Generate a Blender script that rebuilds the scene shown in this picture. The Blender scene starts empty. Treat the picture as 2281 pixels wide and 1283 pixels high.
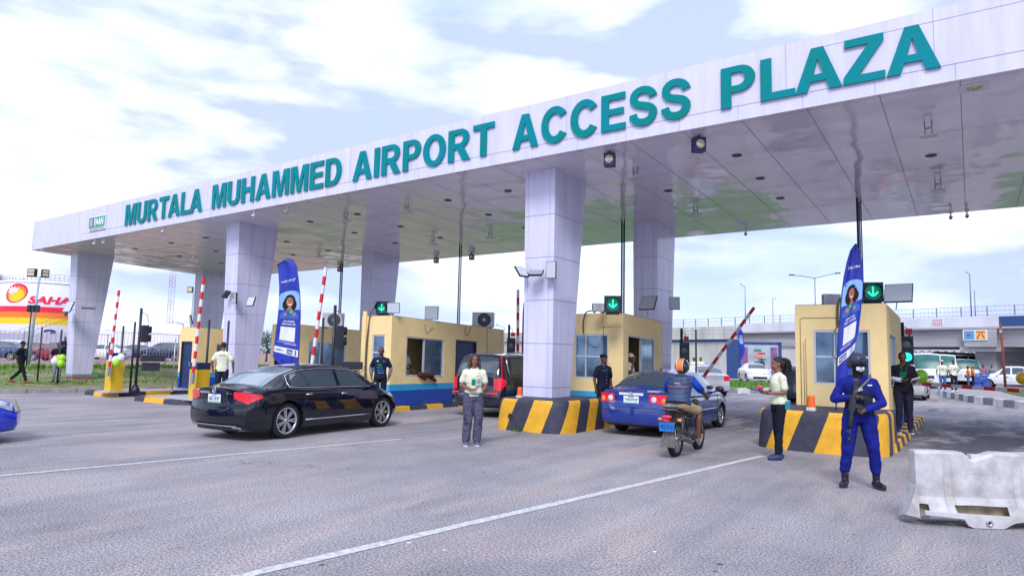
import bpy, bmesh, math, random
import numpy as np
from mathutils import Vector, Matrix
from mathutils.bvhtree import BVHTree
from math import sin, cos, pi, radians
random.seed(7)
SC = bpy.context.scene
COL = SC.collection
# ---------------------------------------------------------------- camera
RC = Matrix(((0.8277476946750655, 0.03822031663757597, 0.5597972502221121),
             (0.5606735701358418, -0.09525157138325353, -0.8225401424247636),
             (0.02188382304908925, 0.9947192295040568, -0.10027339000757757)))
EYE = Vector((0, 0, 1.7))
cd = bpy.data.cameras.new('camera')
cd.sensor_width = 36
cd.lens = 36 * 1503 / 2281
cd.clip_start = 0.1
cd.clip_end = 3000
cam = bpy.data.objects.new('camera', cd)
COL.objects.link(cam)
cam.matrix_world = Matrix.Translation(EYE) @ RC.to_4x4()
SC.camera = cam
# ---------------------------------------------------------------- world
W = bpy.data.worlds.new('World')
SC.world = W
W.use_nodes = True
SUN_EL, SUN_ROT = radians(44), radians(155)
def build_world():
    nt = W.node_tree
    nt.nodes.clear()
    N = nt.nodes.new
    L = nt.links.new
    out = N('ShaderNodeOutputWorld')
    bg = N('ShaderNodeBackground')
    bg.inputs[1].default_value = 0.15
    L(bg.outputs[0], out.inputs[0])
    sky = N('ShaderNodeTexSky')
    sky.sky_type = 'NISHITA'
    sky.sun_disc = False
    sky.sun_elevation = SUN_EL
    sky.sun_rotation = SUN_ROT
    sky.air_density = 1.0
    tc = N('ShaderNodeTexCoord')
    mp = N('ShaderNodeMapping')
    mp.inputs['Scale'].default_value = (1, 1, 2.0)
    mp.inputs['Location'].default_value = (0.35, 0.1, 0.0)
    L(tc.outputs['Generated'], mp.inputs[0])
    n1 = N('ShaderNodeTexNoise')
    n1.inputs['Scale'].default_value = 2.1
    n1.inputs['Detail'].default_value = 4.5
    n1.inputs['Roughness'].default_value = 0.42
    n1.inputs['Distortion'].default_value = 0.3
    L(mp.outputs[0], n1.inputs[0])
    r1 = N('ShaderNodeValToRGB')
    r1.color_ramp.elements[0].position = 0.30
    r1.color_ramp.elements[0].color = (0, 0, 0, 1)
    r1.color_ramp.elements[1].position = 0.55
    r1.color_ramp.elements[1].color = (1, 1, 1, 1)
    L(n1.outputs[0], r1.inputs[0])
    # cloud brightness: a second, broader noise gives grey bellies
    n2 = N('ShaderNodeTexNoise')
    n2.inputs['Scale'].default_value = 3.6
    n2.inputs['Detail'].default_value = 6
    mp2 = N('ShaderNodeMapping')
    mp2.inputs['Scale'].default_value = (1, 1, 3.2)
    mp2.inputs['Location'].default_value = (2.3, 0.4, 0.2)
    L(tc.outputs['Generated'], mp2.inputs[0])
    L(mp2.outputs[0], n2.inputs[0])
    r2 = N('ShaderNodeValToRGB')
    e = r2.color_ramp.elements
    e[0].position = 0.42
    e[0].color = (3.1, 3.65, 5.5, 1)
    e[1].position = 0.60
    e[1].color = (7.0, 7.3, 8.0, 1)
    L(n2.outputs[0], r2.inputs[0])
    # pale blue of the thin-cloud gaps: the sky texture, whitened
    mixb = N('ShaderNodeMix')
    mixb.data_type = 'RGBA'
    mixb.inputs[0].default_value = 0.86
    L(sky.outputs[0], mixb.inputs[6])
    mixb.inputs[7].default_value = (3.0, 3.8, 6.3, 1)
    mix = N('ShaderNodeMix')
    mix.data_type = 'RGBA'
    L(r1.outputs[0], mix.inputs[0])
    L(mixb.outputs[2], mix.inputs[6])
    L(r2.outputs[0], mix.inputs[7])
    L(mix.outputs[2], bg.inputs[0])
build_world()
sd = bpy.data.lights.new('sun', 'SUN')
sd.energy = 2.0
sd.angle = radians(22)
sd.color = (1.0, 0.95, 0.93)
sun = bpy.data.objects.new('sun', sd)
COL.objects.link(sun)
sdir = Vector((sin(SUN_ROT) * cos(SUN_EL), cos(SUN_ROT) * cos(SUN_EL), sin(SUN_EL)))
sun.rotation_euler = sdir.to_track_quat('Z', 'Y').to_euler()
sun.location = (0, 0, 60)
SC.view_settings.view_transform = 'Standard'
SC.view_settings.look = 'None'
SC.view_settings.gamma = 1
SC.view_settings.exposure = 0.5
SC.render.resolution_x, SC.render.resolution_y = 1024, 575
SC.cycles.max_bounces = 6
# ---------------------------------------------------------------- helpers
def at(px, py, z=0.0):
    "ground position seen at a point of the 2281 x 1283 photograph"
    r = RC @ Vector((px - 1140.5, 641.5 - py, -1503.0))
    t = (z - EYE.z) / r.z
    return Vector((r.x * t, r.y * t, z))

MATS = {}
def mat(name, col, rough=0.6, metal=0.0, var=0.0, vs=6.0, bump=0.0, bs=40.0, emit=None, es=0.0,
        coat=0.0, spec=0.5, streak=None, col2=None, sheen=0.0):
    if name in MATS:
        return MATS[name]
    m = bpy.data.materials.new(name)
    m.use_nodes = True
    nt = m.node_tree
    b = nt.nodes['Principled BSDF']
    N, L = nt.nodes.new, nt.links.new
    b.inputs['Base Color'].default_value = (*col, 1)
    b.inputs['Roughness'].default_value = rough
    b.inputs['Metallic'].default_value = metal
    b.inputs['Specular IOR Level'].default_value = 0.15 if rough >= 0.7 and spec == 0.5 else spec
    b.inputs['Coat Weight'].default_value = coat
    b.inputs['Coat Roughness'].default_value = 0.04
    if emit:
        b.inputs['Emission Color'].default_value = (*emit, 1)
        b.inputs['Emission Strength'].default_value = es
    tc = N('ShaderNodeTexCoord')
    if var > 0:
        n = N('ShaderNodeTexNoise')
        n.inputs['Scale'].default_value = vs
        n.inputs['Detail'].default_value = 6
        n.inputs['Roughness'].default_value = 0.62
        if streak:
            mp = N('ShaderNodeMapping')
            mp.inputs['Scale'].default_value = streak
            L(tc.outputs['Object'], mp.inputs[0])
            L(mp.outputs[0], n.inputs[0])
        else:
            L(tc.outputs['Object'], n.inputs[0])
        r = N('ShaderNodeValToRGB')
        c2 = col2 if col2 else tuple(c * (1 - var) for c in col)
        c1 = col if col2 else tuple(min(1, c * (1 + var * 0.6)) for c in col)
        r.color_ramp.elements[0].position = 0.30
        r.color_ramp.elements[0].color = (*c2, 1)
        r.color_ramp.elements[1].position = 0.62
        r.color_ramp.elements[1].color = (*c1, 1)
        L(n.outputs[0], r.inputs[0])
        L(r.outputs[0], b.inputs['Base Color'])
    if bump > 0:
        n = N('ShaderNodeTexNoise')
        n.inputs['Scale'].default_value = bs
        n.inputs['Detail'].default_value = 4
        L(tc.outputs['Object'], n.inputs[0])
        bp = N('ShaderNodeBump')
        bp.inputs['Strength'].default_value = bump
        bp.inputs['Distance'].default_value = 0.02
        L(n.outputs[0], bp.inputs['Height'])
        L(bp.outputs[0], b.inputs['Normal'])
    MATS[name] = m
    return m

def fr(a, b=None):
    return Vector((a, a, a)) if b is None else Vector(a)

class MB:
    "collects shapes with material slots and links them as one mesh object"
    def __init__(s, *mats):
        s.v, s.f, s.m, s.sm = [], [], [], []
        s.mats = list(mats)
        s.cur = 0
        s.smooth = False
    def mi(s, m):
        if m not in s.mats:
            s.mats.append(m)
        s.cur = s.mats.index(m)
        return s
    def add(s, vs, fs, smooth=None):
        o = len(s.v)
        s.v += [tuple(v) for v in vs]
        for f in fs:
            s.f.append([i + o for i in f])
            s.m.append(s.cur)
            s.sm.append(s.smooth if smooth is None else smooth)
        return s
    def box(s, x0, x1, y0, y1, z0, z1, M=None):
        vs = [Vector((x, y, z)) for z in (z0, z1) for y in (y0, y1) for x in (x0, x1)]
        if M is not None:
            vs = [M @ v for v in vs]
        return s.add(vs, [(0, 2, 3, 1), (4, 5, 7, 6), (0, 1, 5, 4), (2, 6, 7, 3), (0, 4, 6, 2), (1, 3, 7, 5)], False)
    def cb(s, c, d, M=None):
        return s.box(c[0] - d[0] / 2, c[0] + d[0] / 2, c[1] - d[1] / 2, c[1] + d[1] / 2, c[2] - d[2] / 2, c[2] + d[2] / 2, M)
    def prism(s, poly, a, b, axis='z', M=None):
        "poly: 2-D outline (counter-clockwise), extruded from a to b along axis"
        n = len(poly)
        def P(p, t):
            v = {'z': Vector((p[0], p[1], t)), 'y': Vector((p[0], t, p[1])), 'x': Vector((t, p[0], p[1]))}[axis]
            return M @ v if M is not None else v
        vs = [P(p, a) for p in poly] + [P(p, b) for p in poly]
        fs = [tuple(range(n))[::-1], tuple(range(n, 2 * n))] + [(i, (i + 1) % n, (i + 1) % n + n, i + n) for i in range(n)]
        return s.add(vs, fs, False)
    def tube(s, pts, r, n=8, cap=True, flat=None):
        pts = [Vector(p) for p in pts]
        k = len(pts)
        rs = r if isinstance(r, (list, tuple)) else [r] * k
        up = None
        o = []
        for i, p in enumerate(pts):
            d = (pts[min(i + 1, k - 1)] - pts[max(i - 1, 0)]).normalized()
            if up is None:
                up = Vector((0, 0, 1)) if abs(d.z) < 0.9 else Vector((1, 0, 0))
            a = d.cross(up).normalized()
            b = a.cross(d).normalized()
            up = b
            ra, rb = rs[i] if isinstance(rs[i], (list, tuple)) else (rs[i], rs[i])
            for j in range(n):
                t = 2 * pi * j / n
                o.append(p + a * (cos(t) * ra) + b * (sin(t) * rb))
        fs = []
        for i in range(k - 1):
            for j in range(n):
                fs.append((i * n + j, i * n + (j + 1) % n, (i + 1) * n + (j + 1) % n, (i + 1) * n + j))
        s.add(o, fs, True)
        if cap:
            s.add(o[:n][::-1], [tuple(range(n))], False)
            s.add(o[-n:], [tuple(range(n))], False)
        return s
    def lathe(s, prof, n=24, M=None, smooth=True):
        "prof: (radius, z) pairs turned about z"
        vs = []
        for r, z in prof:
            for j in range(n):
                t = 2 * pi * j / n
                v = Vector((r * cos(t), r * sin(t), z))
                vs.append(M @ v if M is not None else v)
        fs = [(i * n + j, i * n + (j + 1) % n, (i + 1) * n + (j + 1) % n, (i + 1) * n + j) for i in range(len(prof) - 1) for j in range(n)]
        return s.add(vs, fs, smooth)
    def sph(s, c, r, n=12, m=8, M=None):
        if not isinstance(r, (list, tuple)):
            r = (r, r, r)
        vs = []
        for i in range(m + 1):
            a = pi * i / m
            for j in range(n):
                t = 2 * pi * j / n
                v = Vector((r[0] * sin(a) * cos(t), r[1] * sin(a) * sin(t), r[2] * cos(a)))
                if M is not None:
                    v = M @ v
                vs.append(Vector(c) + v)
        fs = [(i * n + j, (i + 1) * n + j, (i + 1) * n + (j + 1) % n, i * n + (j + 1) % n) for i in range(m) for j in range(n)]
        return s.add(vs, fs, True)
    def grid(s, fn, nu, nv, smooth=True, flip=False):
        vs = [fn(i / nu, j / nv) for i in range(nu + 1) for j in range(nv + 1)]
        q = nv + 1
        fs = [(i * q + j, (i + 1) * q + j, (i + 1) * q + j + 1, i * q + j + 1) for i in range(nu) for j in range(nv)]
        if flip:
            fs = [f[::-1] for f in fs]
        return s.add(vs, fs, smooth)
    def xform(s, M, start=0):
        s.v[start:] = [tuple(M @ Vector(v)) for v in s.v[start:]]
        return s
    def mesh(s, name, weld=0.0):
        me = bpy.data.meshes.new(name)
        me.from_pydata(s.v, [], s.f)
        for m in s.mats:
            me.materials.append(m)
        me.polygons.foreach_set('material_index', s.m)
        me.polygons.foreach_set('use_smooth', s.sm)
        bm = bmesh.new()
        bm.from_mesh(me)
        bmesh.ops.remove_doubles(bm, verts=bm.verts, dist=weld if weld else 1e-5)
        bmesh.ops.recalc_face_normals(bm, faces=bm.faces)
        bm.to_mesh(me)
        bm.free()
        me.update()
        return me
    def build(s, name, parent=None, bevel=0.0, loc=None, rot=None, weld=0.0, seg=2):
        me = s.mesh(name, weld)
        if bevel:
            bm = bmesh.new()
            bm.from_mesh(me)
            es = [e for e in bm.edges if len(e.link_faces) == 2 and e.calc_face_angle(0) > radians(35)]
            bmesh.ops.bevel(bm, geom=es, offset=bevel, segments=seg, affect='EDGES', profile=0.6, clamp_overlap=True)
            bm.to_mesh(me)
            bm.free()
        o = bpy.data.objects.new(name, me)
        COL.objects.link(o)
        if parent is not None:
            o.parent = parent
        if loc is not None:
            o.location = loc
        if rot is not None:
            o.rotation_euler = rot
        return o

def tag(o, label=None, cat=None, group=None, kind=None):
    if label:
        o['label'] = label
    if cat:
        o['category'] = cat
    if group:
        o['group'] = group
    if kind:
        o['kind'] = kind
    return o
def thing(name, label, cat, loc=(0, 0, 0), rz=0.0, group=None):
    o = bpy.data.objects.new(name, None)
    o.empty_display_size = 0.2
    COL.objects.link(o)
    o.location = loc
    o.rotation_euler = (0, 0, rz)
    return tag(o, label, cat, group)
def kids(o):
    return [c for c in bpy.data.objects if c.parent == o]
def dup(o, loc=None, rz=None, label=None, group=None, parent=None):
    c = o.copy()
    COL.objects.link(c)
    if parent is not None:
        c.parent = parent
    if loc is not None:
        c.location = loc
    if rz is not None:
        c.rotation_euler = (0, 0, rz)
    if label:
        c['label'] = label
    if group:
        c['group'] = group
    for k in kids(o):
        dup(k, parent=c)
    return c
def struct(mb, name, **k):
    return tag(mb.build(name, **k), kind='structure')

_tc = {}
def text_data(s, h, w=None, depth=0.012, bold=0.02, space=1.0):
    "letters as (verts, faces), lower-left corner at 0,0: x right, z up, thickness towards -y"
    key = (s, bold, space, depth > 0.05)
    if key not in _tc:
        cu = bpy.data.curves.new('t', 'FONT')
        cu.body = s
        cu.size = 1.0
        cu.offset = bold
        cu.space_character = space
        cu.extrude = 0.05
        cu.resolution_u = 3
        o = bpy.data.objects.new('t', cu)
        COL.objects.link(o)
        dg = bpy.context.evaluated_depsgraph_get()
        dg.update()
        me = bpy.data.meshes.new_from_object(o.evaluated_get(dg))
        vs = [v.co.copy() for v in me.vertices]
        fs = [list(p.vertices) for p in me.polygons]
        bpy.data.objects.remove(o)
        bpy.data.curves.remove(cu)
        bpy.data.meshes.remove(me)
        _tc[key] = (vs, fs)
    vs, fs = _tc[key]
    x0 = min(v.x for v in vs); x1 = max(v.x for v in vs)
    y0 = min(v.y for v in vs); y1 = max(v.y for v in vs)
    sy = h / (y1 - y0)
    sx = sy if w is None else w / (x1 - x0)
    return [Vector(((v.x - x0) * sx, -(v.z + 0.05) * depth * 10, (v.y - y0) * sy)) for v in vs], fs
def add_text(mb, s, M, h, w=None, depth=0.006, bold=0.02, center=True, fn=None, space=1.0):
    vs, fs = text_data(s, h, w, depth, bold, space)
    if center:
        cx = (min(v.x for v in vs) + max(v.x for v in vs)) / 2
        vs = [Vector((v.x - cx, v.y, v.z)) for v in vs]
    if M is not None:
        vs = [M @ v for v in vs]
    if fn:
        vs = [fn(v) for v in vs]
    mb.add(vs, fs, False)

def frame(origin, xdir, zdir=(0, 0, 1)):
    "matrix whose x runs along xdir and z along zdir; y is away from the reader"
    x = Vector(xdir).normalized()
    z = Vector(zdir).normalized()
    y = z.cross(x).normalized()
    z = x.cross(y).normalized()
    m = Matrix((x, y, z)).transposed().to_4x4()
    m.translation = Vector(origin)
    return m
# ---------------------------------------------------------------- shared materials
WHITE = mat('white_paint', (0.74, 0.75, 0.80), 0.45, var=0.08, vs=3)
BLACK = mat('black_metal', (0.018, 0.020, 0.03), 0.45)
BLACKP = mat('black_plastic', (0.02, 0.022, 0.03), 0.55)
RUBBER = mat('tyre_rubber', (0.022, 0.024, 0.032), 0.8, bump=0.2, bs=60)
GREY = mat('grey_metal', (0.38, 0.40, 0.45), 0.4, metal=0.6)
ALU = mat('aluminium', (0.62, 0.65, 0.72), 0.32, metal=0.75)
CHROME = mat('chrome', (0.82, 0.84, 0.88), 0.09, metal=1.0)
YEL = mat('yellow_wall', (0.86, 0.67, 0.33), 0.75, var=0.08, vs=1.6, bump=0.12, bs=30)
YPAINT = mat('traffic_yellow', (0.72, 0.38, 0.02), 0.6, var=0.16, vs=5, bump=0.1)
BPAINT = mat('traffic_black', (0.035, 0.038, 0.065), 0.65, var=0.35, vs=5, bump=0.1)
LBLUE = mat('light_blue_band', (0.03, 0.36, 0.66), 0.6, var=0.1, vs=3)
DBLUE = mat('dark_blue_band', (0.012, 0.065, 0.40), 0.6, var=0.15, vs=3)
RED = mat('red_paint', (0.62, 0.012, 0.02), 0.45)
CLAD = mat('cladding', (0.61, 0.605, 0.80), 0.18, var=0.09, vs=1.3, streak=(4, 4, 0.35))
SEAM = mat('panel_joint', (0.32, 0.31, 0.44), 0.8)
KERBC = mat('kerb_concrete', (0.26, 0.245, 0.25), 0.9, var=0.3, vs=4, bump=0.4, bs=25)
CONC = mat('concrete', (0.42, 0.42, 0.45), 0.85, var=0.16, vs=1.2, bump=0.2, bs=12)
WPAINT = mat('road_marking', (0.62, 0.62, 0.62), 0.8, var=0.4, vs=14, col2=(0.36, 0.35, 0.38))
DOORB = mat('door_blue', (0.012, 0.035, 0.13), 0.5, var=0.3, vs=4)
DARKIN = mat('dark_interior', (0.03, 0.026, 0.03), 0.9)
WGLASS = mat('window_glass', (0.17, 0.25, 0.34), 0.07, metal=0.75, var=0.5, vs=1.3)
GREENL = mat('green_lamp', (0.0, 0.5, 0.3), 0.3, emit=(0.03, 1.0, 0.55), es=1.3)
DGREEN = mat('lamp_green_dim', (0.0, 0.10, 0.07), 0.25, emit=(0.0, 0.25, 0.15), es=0.3)
LENS = mat('lamp_lens', (0.55, 0.60, 0.64), 0.15, metal=0.5)
LENSW = mat('warm_lens', (0.62, 0.55, 0.40), 0.12, metal=0.4)
ORANGE = mat('orange_lens', (0.85, 0.13, 0.01), 0.3)
FRAMEA = mat('window_frame', (0.55, 0.60, 0.66), 0.4, metal=0.3)
FACW = mat('ac_white', (0.60, 0.61, 0.64), 0.5, var=0.1, vs=5)

def soffit_z(x, y):
    return 6.17 + 0.0094 * (x + 36.5) - 0.0272 * (y - 13.3)
# ---------------------------------------------------------------- ground
def asphalt():
    m = bpy.data.materials.new('asphalt')
    m.use_nodes = True
    nt = m.node_tree
    N, L = nt.nodes.new, nt.links.new
    b = nt.nodes['Principled BSDF']
    tc = N('ShaderNodeTexCoord')
    def noise(scale, det=5, rough=0.6, stretch=None, dist=0.0):
        n = N('ShaderNodeTexNoise')
        n.inputs['Scale'].default_value = scale
        n.inputs['Detail'].default_value = det
        n.inputs['Roughness'].default_value = rough
        n.inputs['Distortion'].default_value = dist
        if stretch:
            mp = N('ShaderNodeMapping')
            mp.inputs['Scale'].default_value = stretch
            L(tc.outputs['Object'], mp.inputs[0])
            L(mp.outputs[0], n.inputs[0])
        else:
            L(tc.outputs['Object'], n.inputs[0])
        return n.outputs[0]
    def ramp(f, a, ca, z, cz):
        r = N('ShaderNodeValToRGB')
        e = r.color_ramp.elements
        e[0].position = a; e[0].color = (*ca, 1)
        e[1].position = z; e[1].color = (*cz, 1)
        L(f, r.inputs[0])
        return r.outputs[0]
    def mixc(f, a, c, mode='MIX'):
        x = N('ShaderNodeMix')
        x.data_type = 'RGBA'
        x.blend_type = mode
        if isinstance(f, float):
            x.inputs[0].default_value = f
        else:
            L(f, x.inputs[0])
        for k, val in ((6, a), (7, c)):
            if isinstance(val, tuple):
                x.inputs[k].default_value = (*val, 1)
            else:
                L(val, x.inputs[k])
        return x.outputs[2]
    base = ramp(noise(0.35, 6), 0.35, (0.235, 0.23, 0.248), 0.64, (0.34, 0.33, 0.345))
    dust = ramp(noise(0.55, 7, 0.62, (1.6, 0.5, 1), 0.5), 0.48, (0, 0, 0), 0.66, (1, 1, 1))
    c = mixc(dust, base, (0.38, 0.335, 0.325))
    # dark tyre-rubbed and oily patches near the booths
    oil = ramp(noise(0.9, 6, 0.65, (1.2, 0.35, 1), 0.8), 0.54, (0, 0, 0), 0.66, (1, 1, 1))
    gy = N('ShaderNodeSeparateXYZ')
    L(tc.outputs['Object'], gy.inputs[0])
    mr = N('ShaderNodeMapRange')
    mr.inputs[1].default_value = 10
    mr.inputs[2].default_value = 19
    mr.inputs[3].default_value = 0.12
    mr.inputs[4].default_value = 0.85
    L(gy.outputs[1], mr.inputs[0])
    mu = N('ShaderNodeMath')
    mu.operation = 'MULTIPLY'
    L(oil, mu.inputs[0])
    L(mr.outputs[0], mu.inputs[1])
    c = mixc(mu.outputs[0], c, (0.075, 0.075, 0.105))
    # damp, resurfaced asphalt in the right-hand lane and under the canopy lanes
    def rng(sock, a, b):
        q_ = N('ShaderNodeMapRange')
        q_.inputs[1].default_value = a
        q_.inputs[2].default_value = b
        L(sock, q_.inputs[0])
        return q_.outputs[0]
    def mul(a, b):
        q_ = N('ShaderNodeMath')
        q_.operation = 'MULTIPLY'
        L(a, q_.inputs[0])
        L(b, q_.inputs[1])
        return q_.outputs[0]
    patch = ramp(noise(0.7, 7, 0.7, (1.4, 0.6, 1), 0.6), 0.40, (0, 0, 0), 0.52, (0.8, 0.8, 0.8))
    for x0, x1, y0, y1, y2, y3 in ((-1.6, -0.6, 14.5, 16.5, 24, 27), (-9, -7.6, 15.5, 17.5, 21, 25)):
        k_ = mul(mul(rng(gy.outputs[0], x0, x1), rng(gy.outputs[1], y0, y1)), mul(rng(gy.outputs[1], y3, y2), patch))
        c = mixc(k_, c, (0.085, 0.085, 0.11))
    trk = ramp(noise(1.0, 4, 0.6, (1.5, 0.035, 1)), 0.36, (0.86, 0.86, 0.88), 0.62, (1.06, 1.055, 1.05))
    c = mixc(1.0, c, trk, 'MULTIPLY')
    sp = ramp(noise(46, 3, 0.8), 0.40, (0.42, 0.42, 0.44), 0.60, (1.5, 1.48, 1.46))
    c = mixc(1.0, c, sp, 'MULTIPLY')
    sp2 = ramp(noise(150, 2, 0.8), 0.30, (0.62, 0.62, 0.64), 0.62, (1.25, 1.25, 1.25))
    c = mixc(1.0, c, sp2, 'MULTIPLY')
    # cracks
    vo = N('ShaderNodeTexVoronoi')
    vo.feature = 'DISTANCE_TO_EDGE'
    vo.inputs['Scale'].default_value = 0.42
    wv = N('ShaderNodeVectorMath')
    wv.operation = 'ADD'
    nn = N('ShaderNodeTexNoise')
    nn.inputs['Scale'].default_value = 2.2
    nn.inputs['Detail'].default_value = 5
    L(tc.outputs['Object'], nn.inputs[0])
    sc = N('ShaderNodeVectorMath')
    sc.operation = 'SCALE'
    sc.inputs['Scale'].default_value = 1.3
    L(nn.outputs['Color'], sc.inputs[0])
    L(tc.outputs['Object'], wv.inputs[0])
    L(sc.outputs[0], wv.inputs[1])
    L(wv.outputs[0], vo.inputs['Vector'])
    ck = ramp(vo.outputs['Distance'], 0.0, (1, 1, 1), 0.008, (0, 0, 0))
    ckm = ramp(noise(0.5, 3), 0.54, (0, 0, 0), 0.62, (0.7, 0.7, 0.7))
    k2 = N('ShaderNodeMath')
    k2.operation = 'MULTIPLY'
    L(ck, k2.inputs[0])
    L(ckm, k2.inputs[1])
    c = mixc(k2.outputs[0], c, (0.06, 0.055, 0.065))
    L(c, b.inputs['Base Color'])
    b.inputs['Roughness'].default_value = 0.88
    b.inputs['Specular IOR Level'].default_value = 0.3
    bp = N('ShaderNodeBump')
    bp.inputs['Strength'].default_value = 0.45
    bp.inputs['Distance'].default_value = 0.009
    L(noise(60, 4, 0.75), bp.inputs['Height'])
    L(bp.outputs[0], b.inputs['Normal'])
    return m
ASPH = asphalt()
g = MB(ASPH)
g.add([(-900, -300, 0), (900, -300, 0), (900, 1600, 0), (-900, 1600, 0)], [(0, 1, 2, 3)])
struct(g, 'road')
# road markings (thin sheets)
mk = MB(WPAINT)
def stripe(a, b, w, z=0.005):
    a, b = Vector(a), Vector(b)
    n_ = Vector((-(b - a).y, (b - a).x)).normalized() * w / 2
    k = max(2, int((b - a).length / 0.25))
    L_, R_ = [], []
    rnd = random.Random(3)
    for i in range(k + 1):
        p = a.lerp(b, i / k)
        L_.append((p.x + n_.x * (1 + rnd.uniform(-.15, .1)), p.y + n_.y * (1 + rnd.uniform(-.15, .1)), z))
        R_.append((p.x - n_.x * (1 + rnd.uniform(-.15, .1)), p.y - n_.y * (1 + rnd.uniform(-.15, .1)), z))
    mk.add(L_ + R_, [(i, i + 1, k + 2 + i, k + 1 + i) for i in range(k)])
stripe((-11.3, 0.0), (-10.54, 3.73), 0.10)
stripe((-10.54, 3.73), (-9.5, 10.15), 0.10)
stripe((-5.9, -2.0), (-4.63, 3.26), 0.13)
stripe((-4.63, 3.26), (-3.2, 12.9), 0.13)
struct(mk, 'lane_marking')
# verge, embankment and car park on the left
EARTH = mat('earth_verge', (0.24, 0.19, 0.17), 0.95, var=0.3, vs=1.5, bump=0.4, bs=10)
def grass_mat(name, a, b, c):
    m = bpy.data.materials.new(name)
    m.use_nodes = True
    nt = m.node_tree
    N, L = nt.nodes.new, nt.links.new
    bs = nt.nodes['Principled BSDF']
    tc = N('ShaderNodeTexCoord')
    n1 = N('ShaderNodeTexNoise'); n1.inputs['Scale'].default_value = 0.9; n1.inputs['Detail'].default_value = 7
    n2 = N('ShaderNodeTexNoise'); n2.inputs['Scale'].default_value = 14; n2.inputs['Detail'].default_value = 4
    L(tc.outputs['Object'], n1.inputs[0]); L(tc.outputs['Object'], n2.inputs[0])
    r1 = N('ShaderNodeValToRGB')
    e = r1.color_ramp.elements
    e[0].position = 0.40; e[0].color = (*a, 1)
    e[1].position = 0.56; e[1].color = (*b, 1)
    L(n1.outputs[0], r1.inputs[0])
    r2 = N('ShaderNodeValToRGB')
    e = r2.color_ramp.elements
    e[0].position = 0.35; e[0].color = (0.45, 0.45, 0.45, 1)
    e[1].position = 0.68; e[1].color = (*c, 1)
    L(n2.outputs[0], r2.inputs[0])
    x = N('ShaderNodeMix'); x.data_type = 'RGBA'; x.blend_type = 'MULTIPLY'; x.inputs[0].default_value = 1
    L(r1.outputs[0], x.inputs[6]); L(r2.outputs[0], x.inputs[7])
    L(x.outputs[2], bs.inputs['Base Color'])
    bs.inputs['Roughness'].default_value = 0.95
    bp = N('ShaderNodeBump'); bp.inputs['Strength'].default_value = 0.8; bp.inputs['Distance'].default_value = 0.06
    L(n2.outputs[0], bp.inputs['Height']); L(bp.outputs[0], bs.inputs['Normal'])
    return m
GRASS = grass_mat('grass', (0.085, 0.18, 0.025), (0.27, 0.215, 0.14), (1.5, 1.6, 1.2))
LAWN = grass_mat('lawn', (0.06, 0.19, 0.012), (0.085, 0.23, 0.02), (1.3, 1.4, 1.0))
def bank_z(d):
    if d < 6.6:
        return 0.13
    t = min(1, (d - 6.6) / 5.5)
    return 0.13 + 0.44 * t * t * (3 - 2 * t)
def kerb_x(y):
    return -28.05 + (y - 9.8) * 0.30 if y < 14 else -26.8
bk = MB(EARTH, GRASS)
rnd = random.Random(5)
ds = [0.25, 1.0, 2.5, 4.5, 6.6, 7.8, 9, 10, 11, 12.1, 14, 17, 21]
ys = [-40, -20, -10, -4, 0, 4, 6, 8, 10, 12, 14, 16, 18, 20, 23, 26, 30, 36, 44, 60, 100]
for i in range(len(ys) - 1):
    for j in range(len(ds) - 1):
        bk.mi(EARTH if j < 1 else GRASS)
        q = [(i, j), (i + 1, j), (i + 1, j + 1), (i, j + 1)]
        vs = []
        for a, b in q:
            d = ds[b]
            h = random.Random(a * 31 + b * 7).uniform(-0.03, 0.05) if 3 < b < 12 else 0
            vs.append((kerb_x(ys[a]) - d, ys[a], bank_z(d) + h))
        bk.add(vs, [(0, 1, 2, 3)], True)
struct(bk, 'grass_bank', weld=0.001)
cp = MB(mat('car_park_earth', (0.33, 0.225, 0.20), 0.95, var=0.2, vs=0.6, bump=0.3))
cp.add([(-47.6, -60, 0.565), (-260, -60, 0.565), (-260, 300, 0.565), (-47.6, 300, 0.565)], [(0, 1, 2, 3)])
cp.add([(-47.6, -60, 0.0), (-47.6, 300, 0.0), (-47.6, 300, 0.565), (-47.6, -60, 0.565)], [(0, 1, 2, 3)])
struct(cp, 'car_park')
# kerbs
def kerb_run(mb, pts, mats, seg=1.0, w=0.28, h=0.16, lean=0.03):
    pts = [Vector(p) for p in pts]
    acc = [0]
    for i in range(len(pts) - 1):
        acc.append(acc[-1] + (pts[i + 1] - pts[i]).length)
    def P(s):
        for i in range(len(pts) - 1):
            if s <= acc[i + 1] or i == len(pts) - 2:
                t = (s - acc[i]) / (acc[i + 1] - acc[i])
                return pts[i].lerp(pts[i + 1], t), (pts[i + 1] - pts[i]).normalized()
    n = max(1, int(acc[-1] / seg))
    gap = 0.012
    for k in range(n):
        s0, s1 = acc[-1] * k / n + gap, acc[-1] * (k + 1) / n - gap
        mb.mi(mats[k % len(mats)])
        sec = []
        for s in (s0, (s0 + s1) / 2, s1):
            p, d = P(s)
            nn = Vector((-d.y, d.x))
            sec.append([(p.x, p.y, 0), (p.x + nn.x * lean, p.y + nn.y * lean, h - 0.02), (p.x + nn.x * (lean + 0.02), p.y + nn.y * (lean + 0.02), h),
                        (p.x + nn.x * w, p.y + nn.y * w, h), (p.x + nn.x * w, p.y + nn.y * w, 0)])
        vs = sec[0] + sec[1] + sec[2]
        fs = [(a + j, a + (j + 1) % 5, a + 5 + (j + 1) % 5, a + 5 + j) for a in (0, 5) for j in range(5)]
        fs += [(4, 3, 2, 1, 0), (10, 11, 12, 13, 14)]
        mb.add(vs, fs, False)
kb = MB(KERBC)
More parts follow.
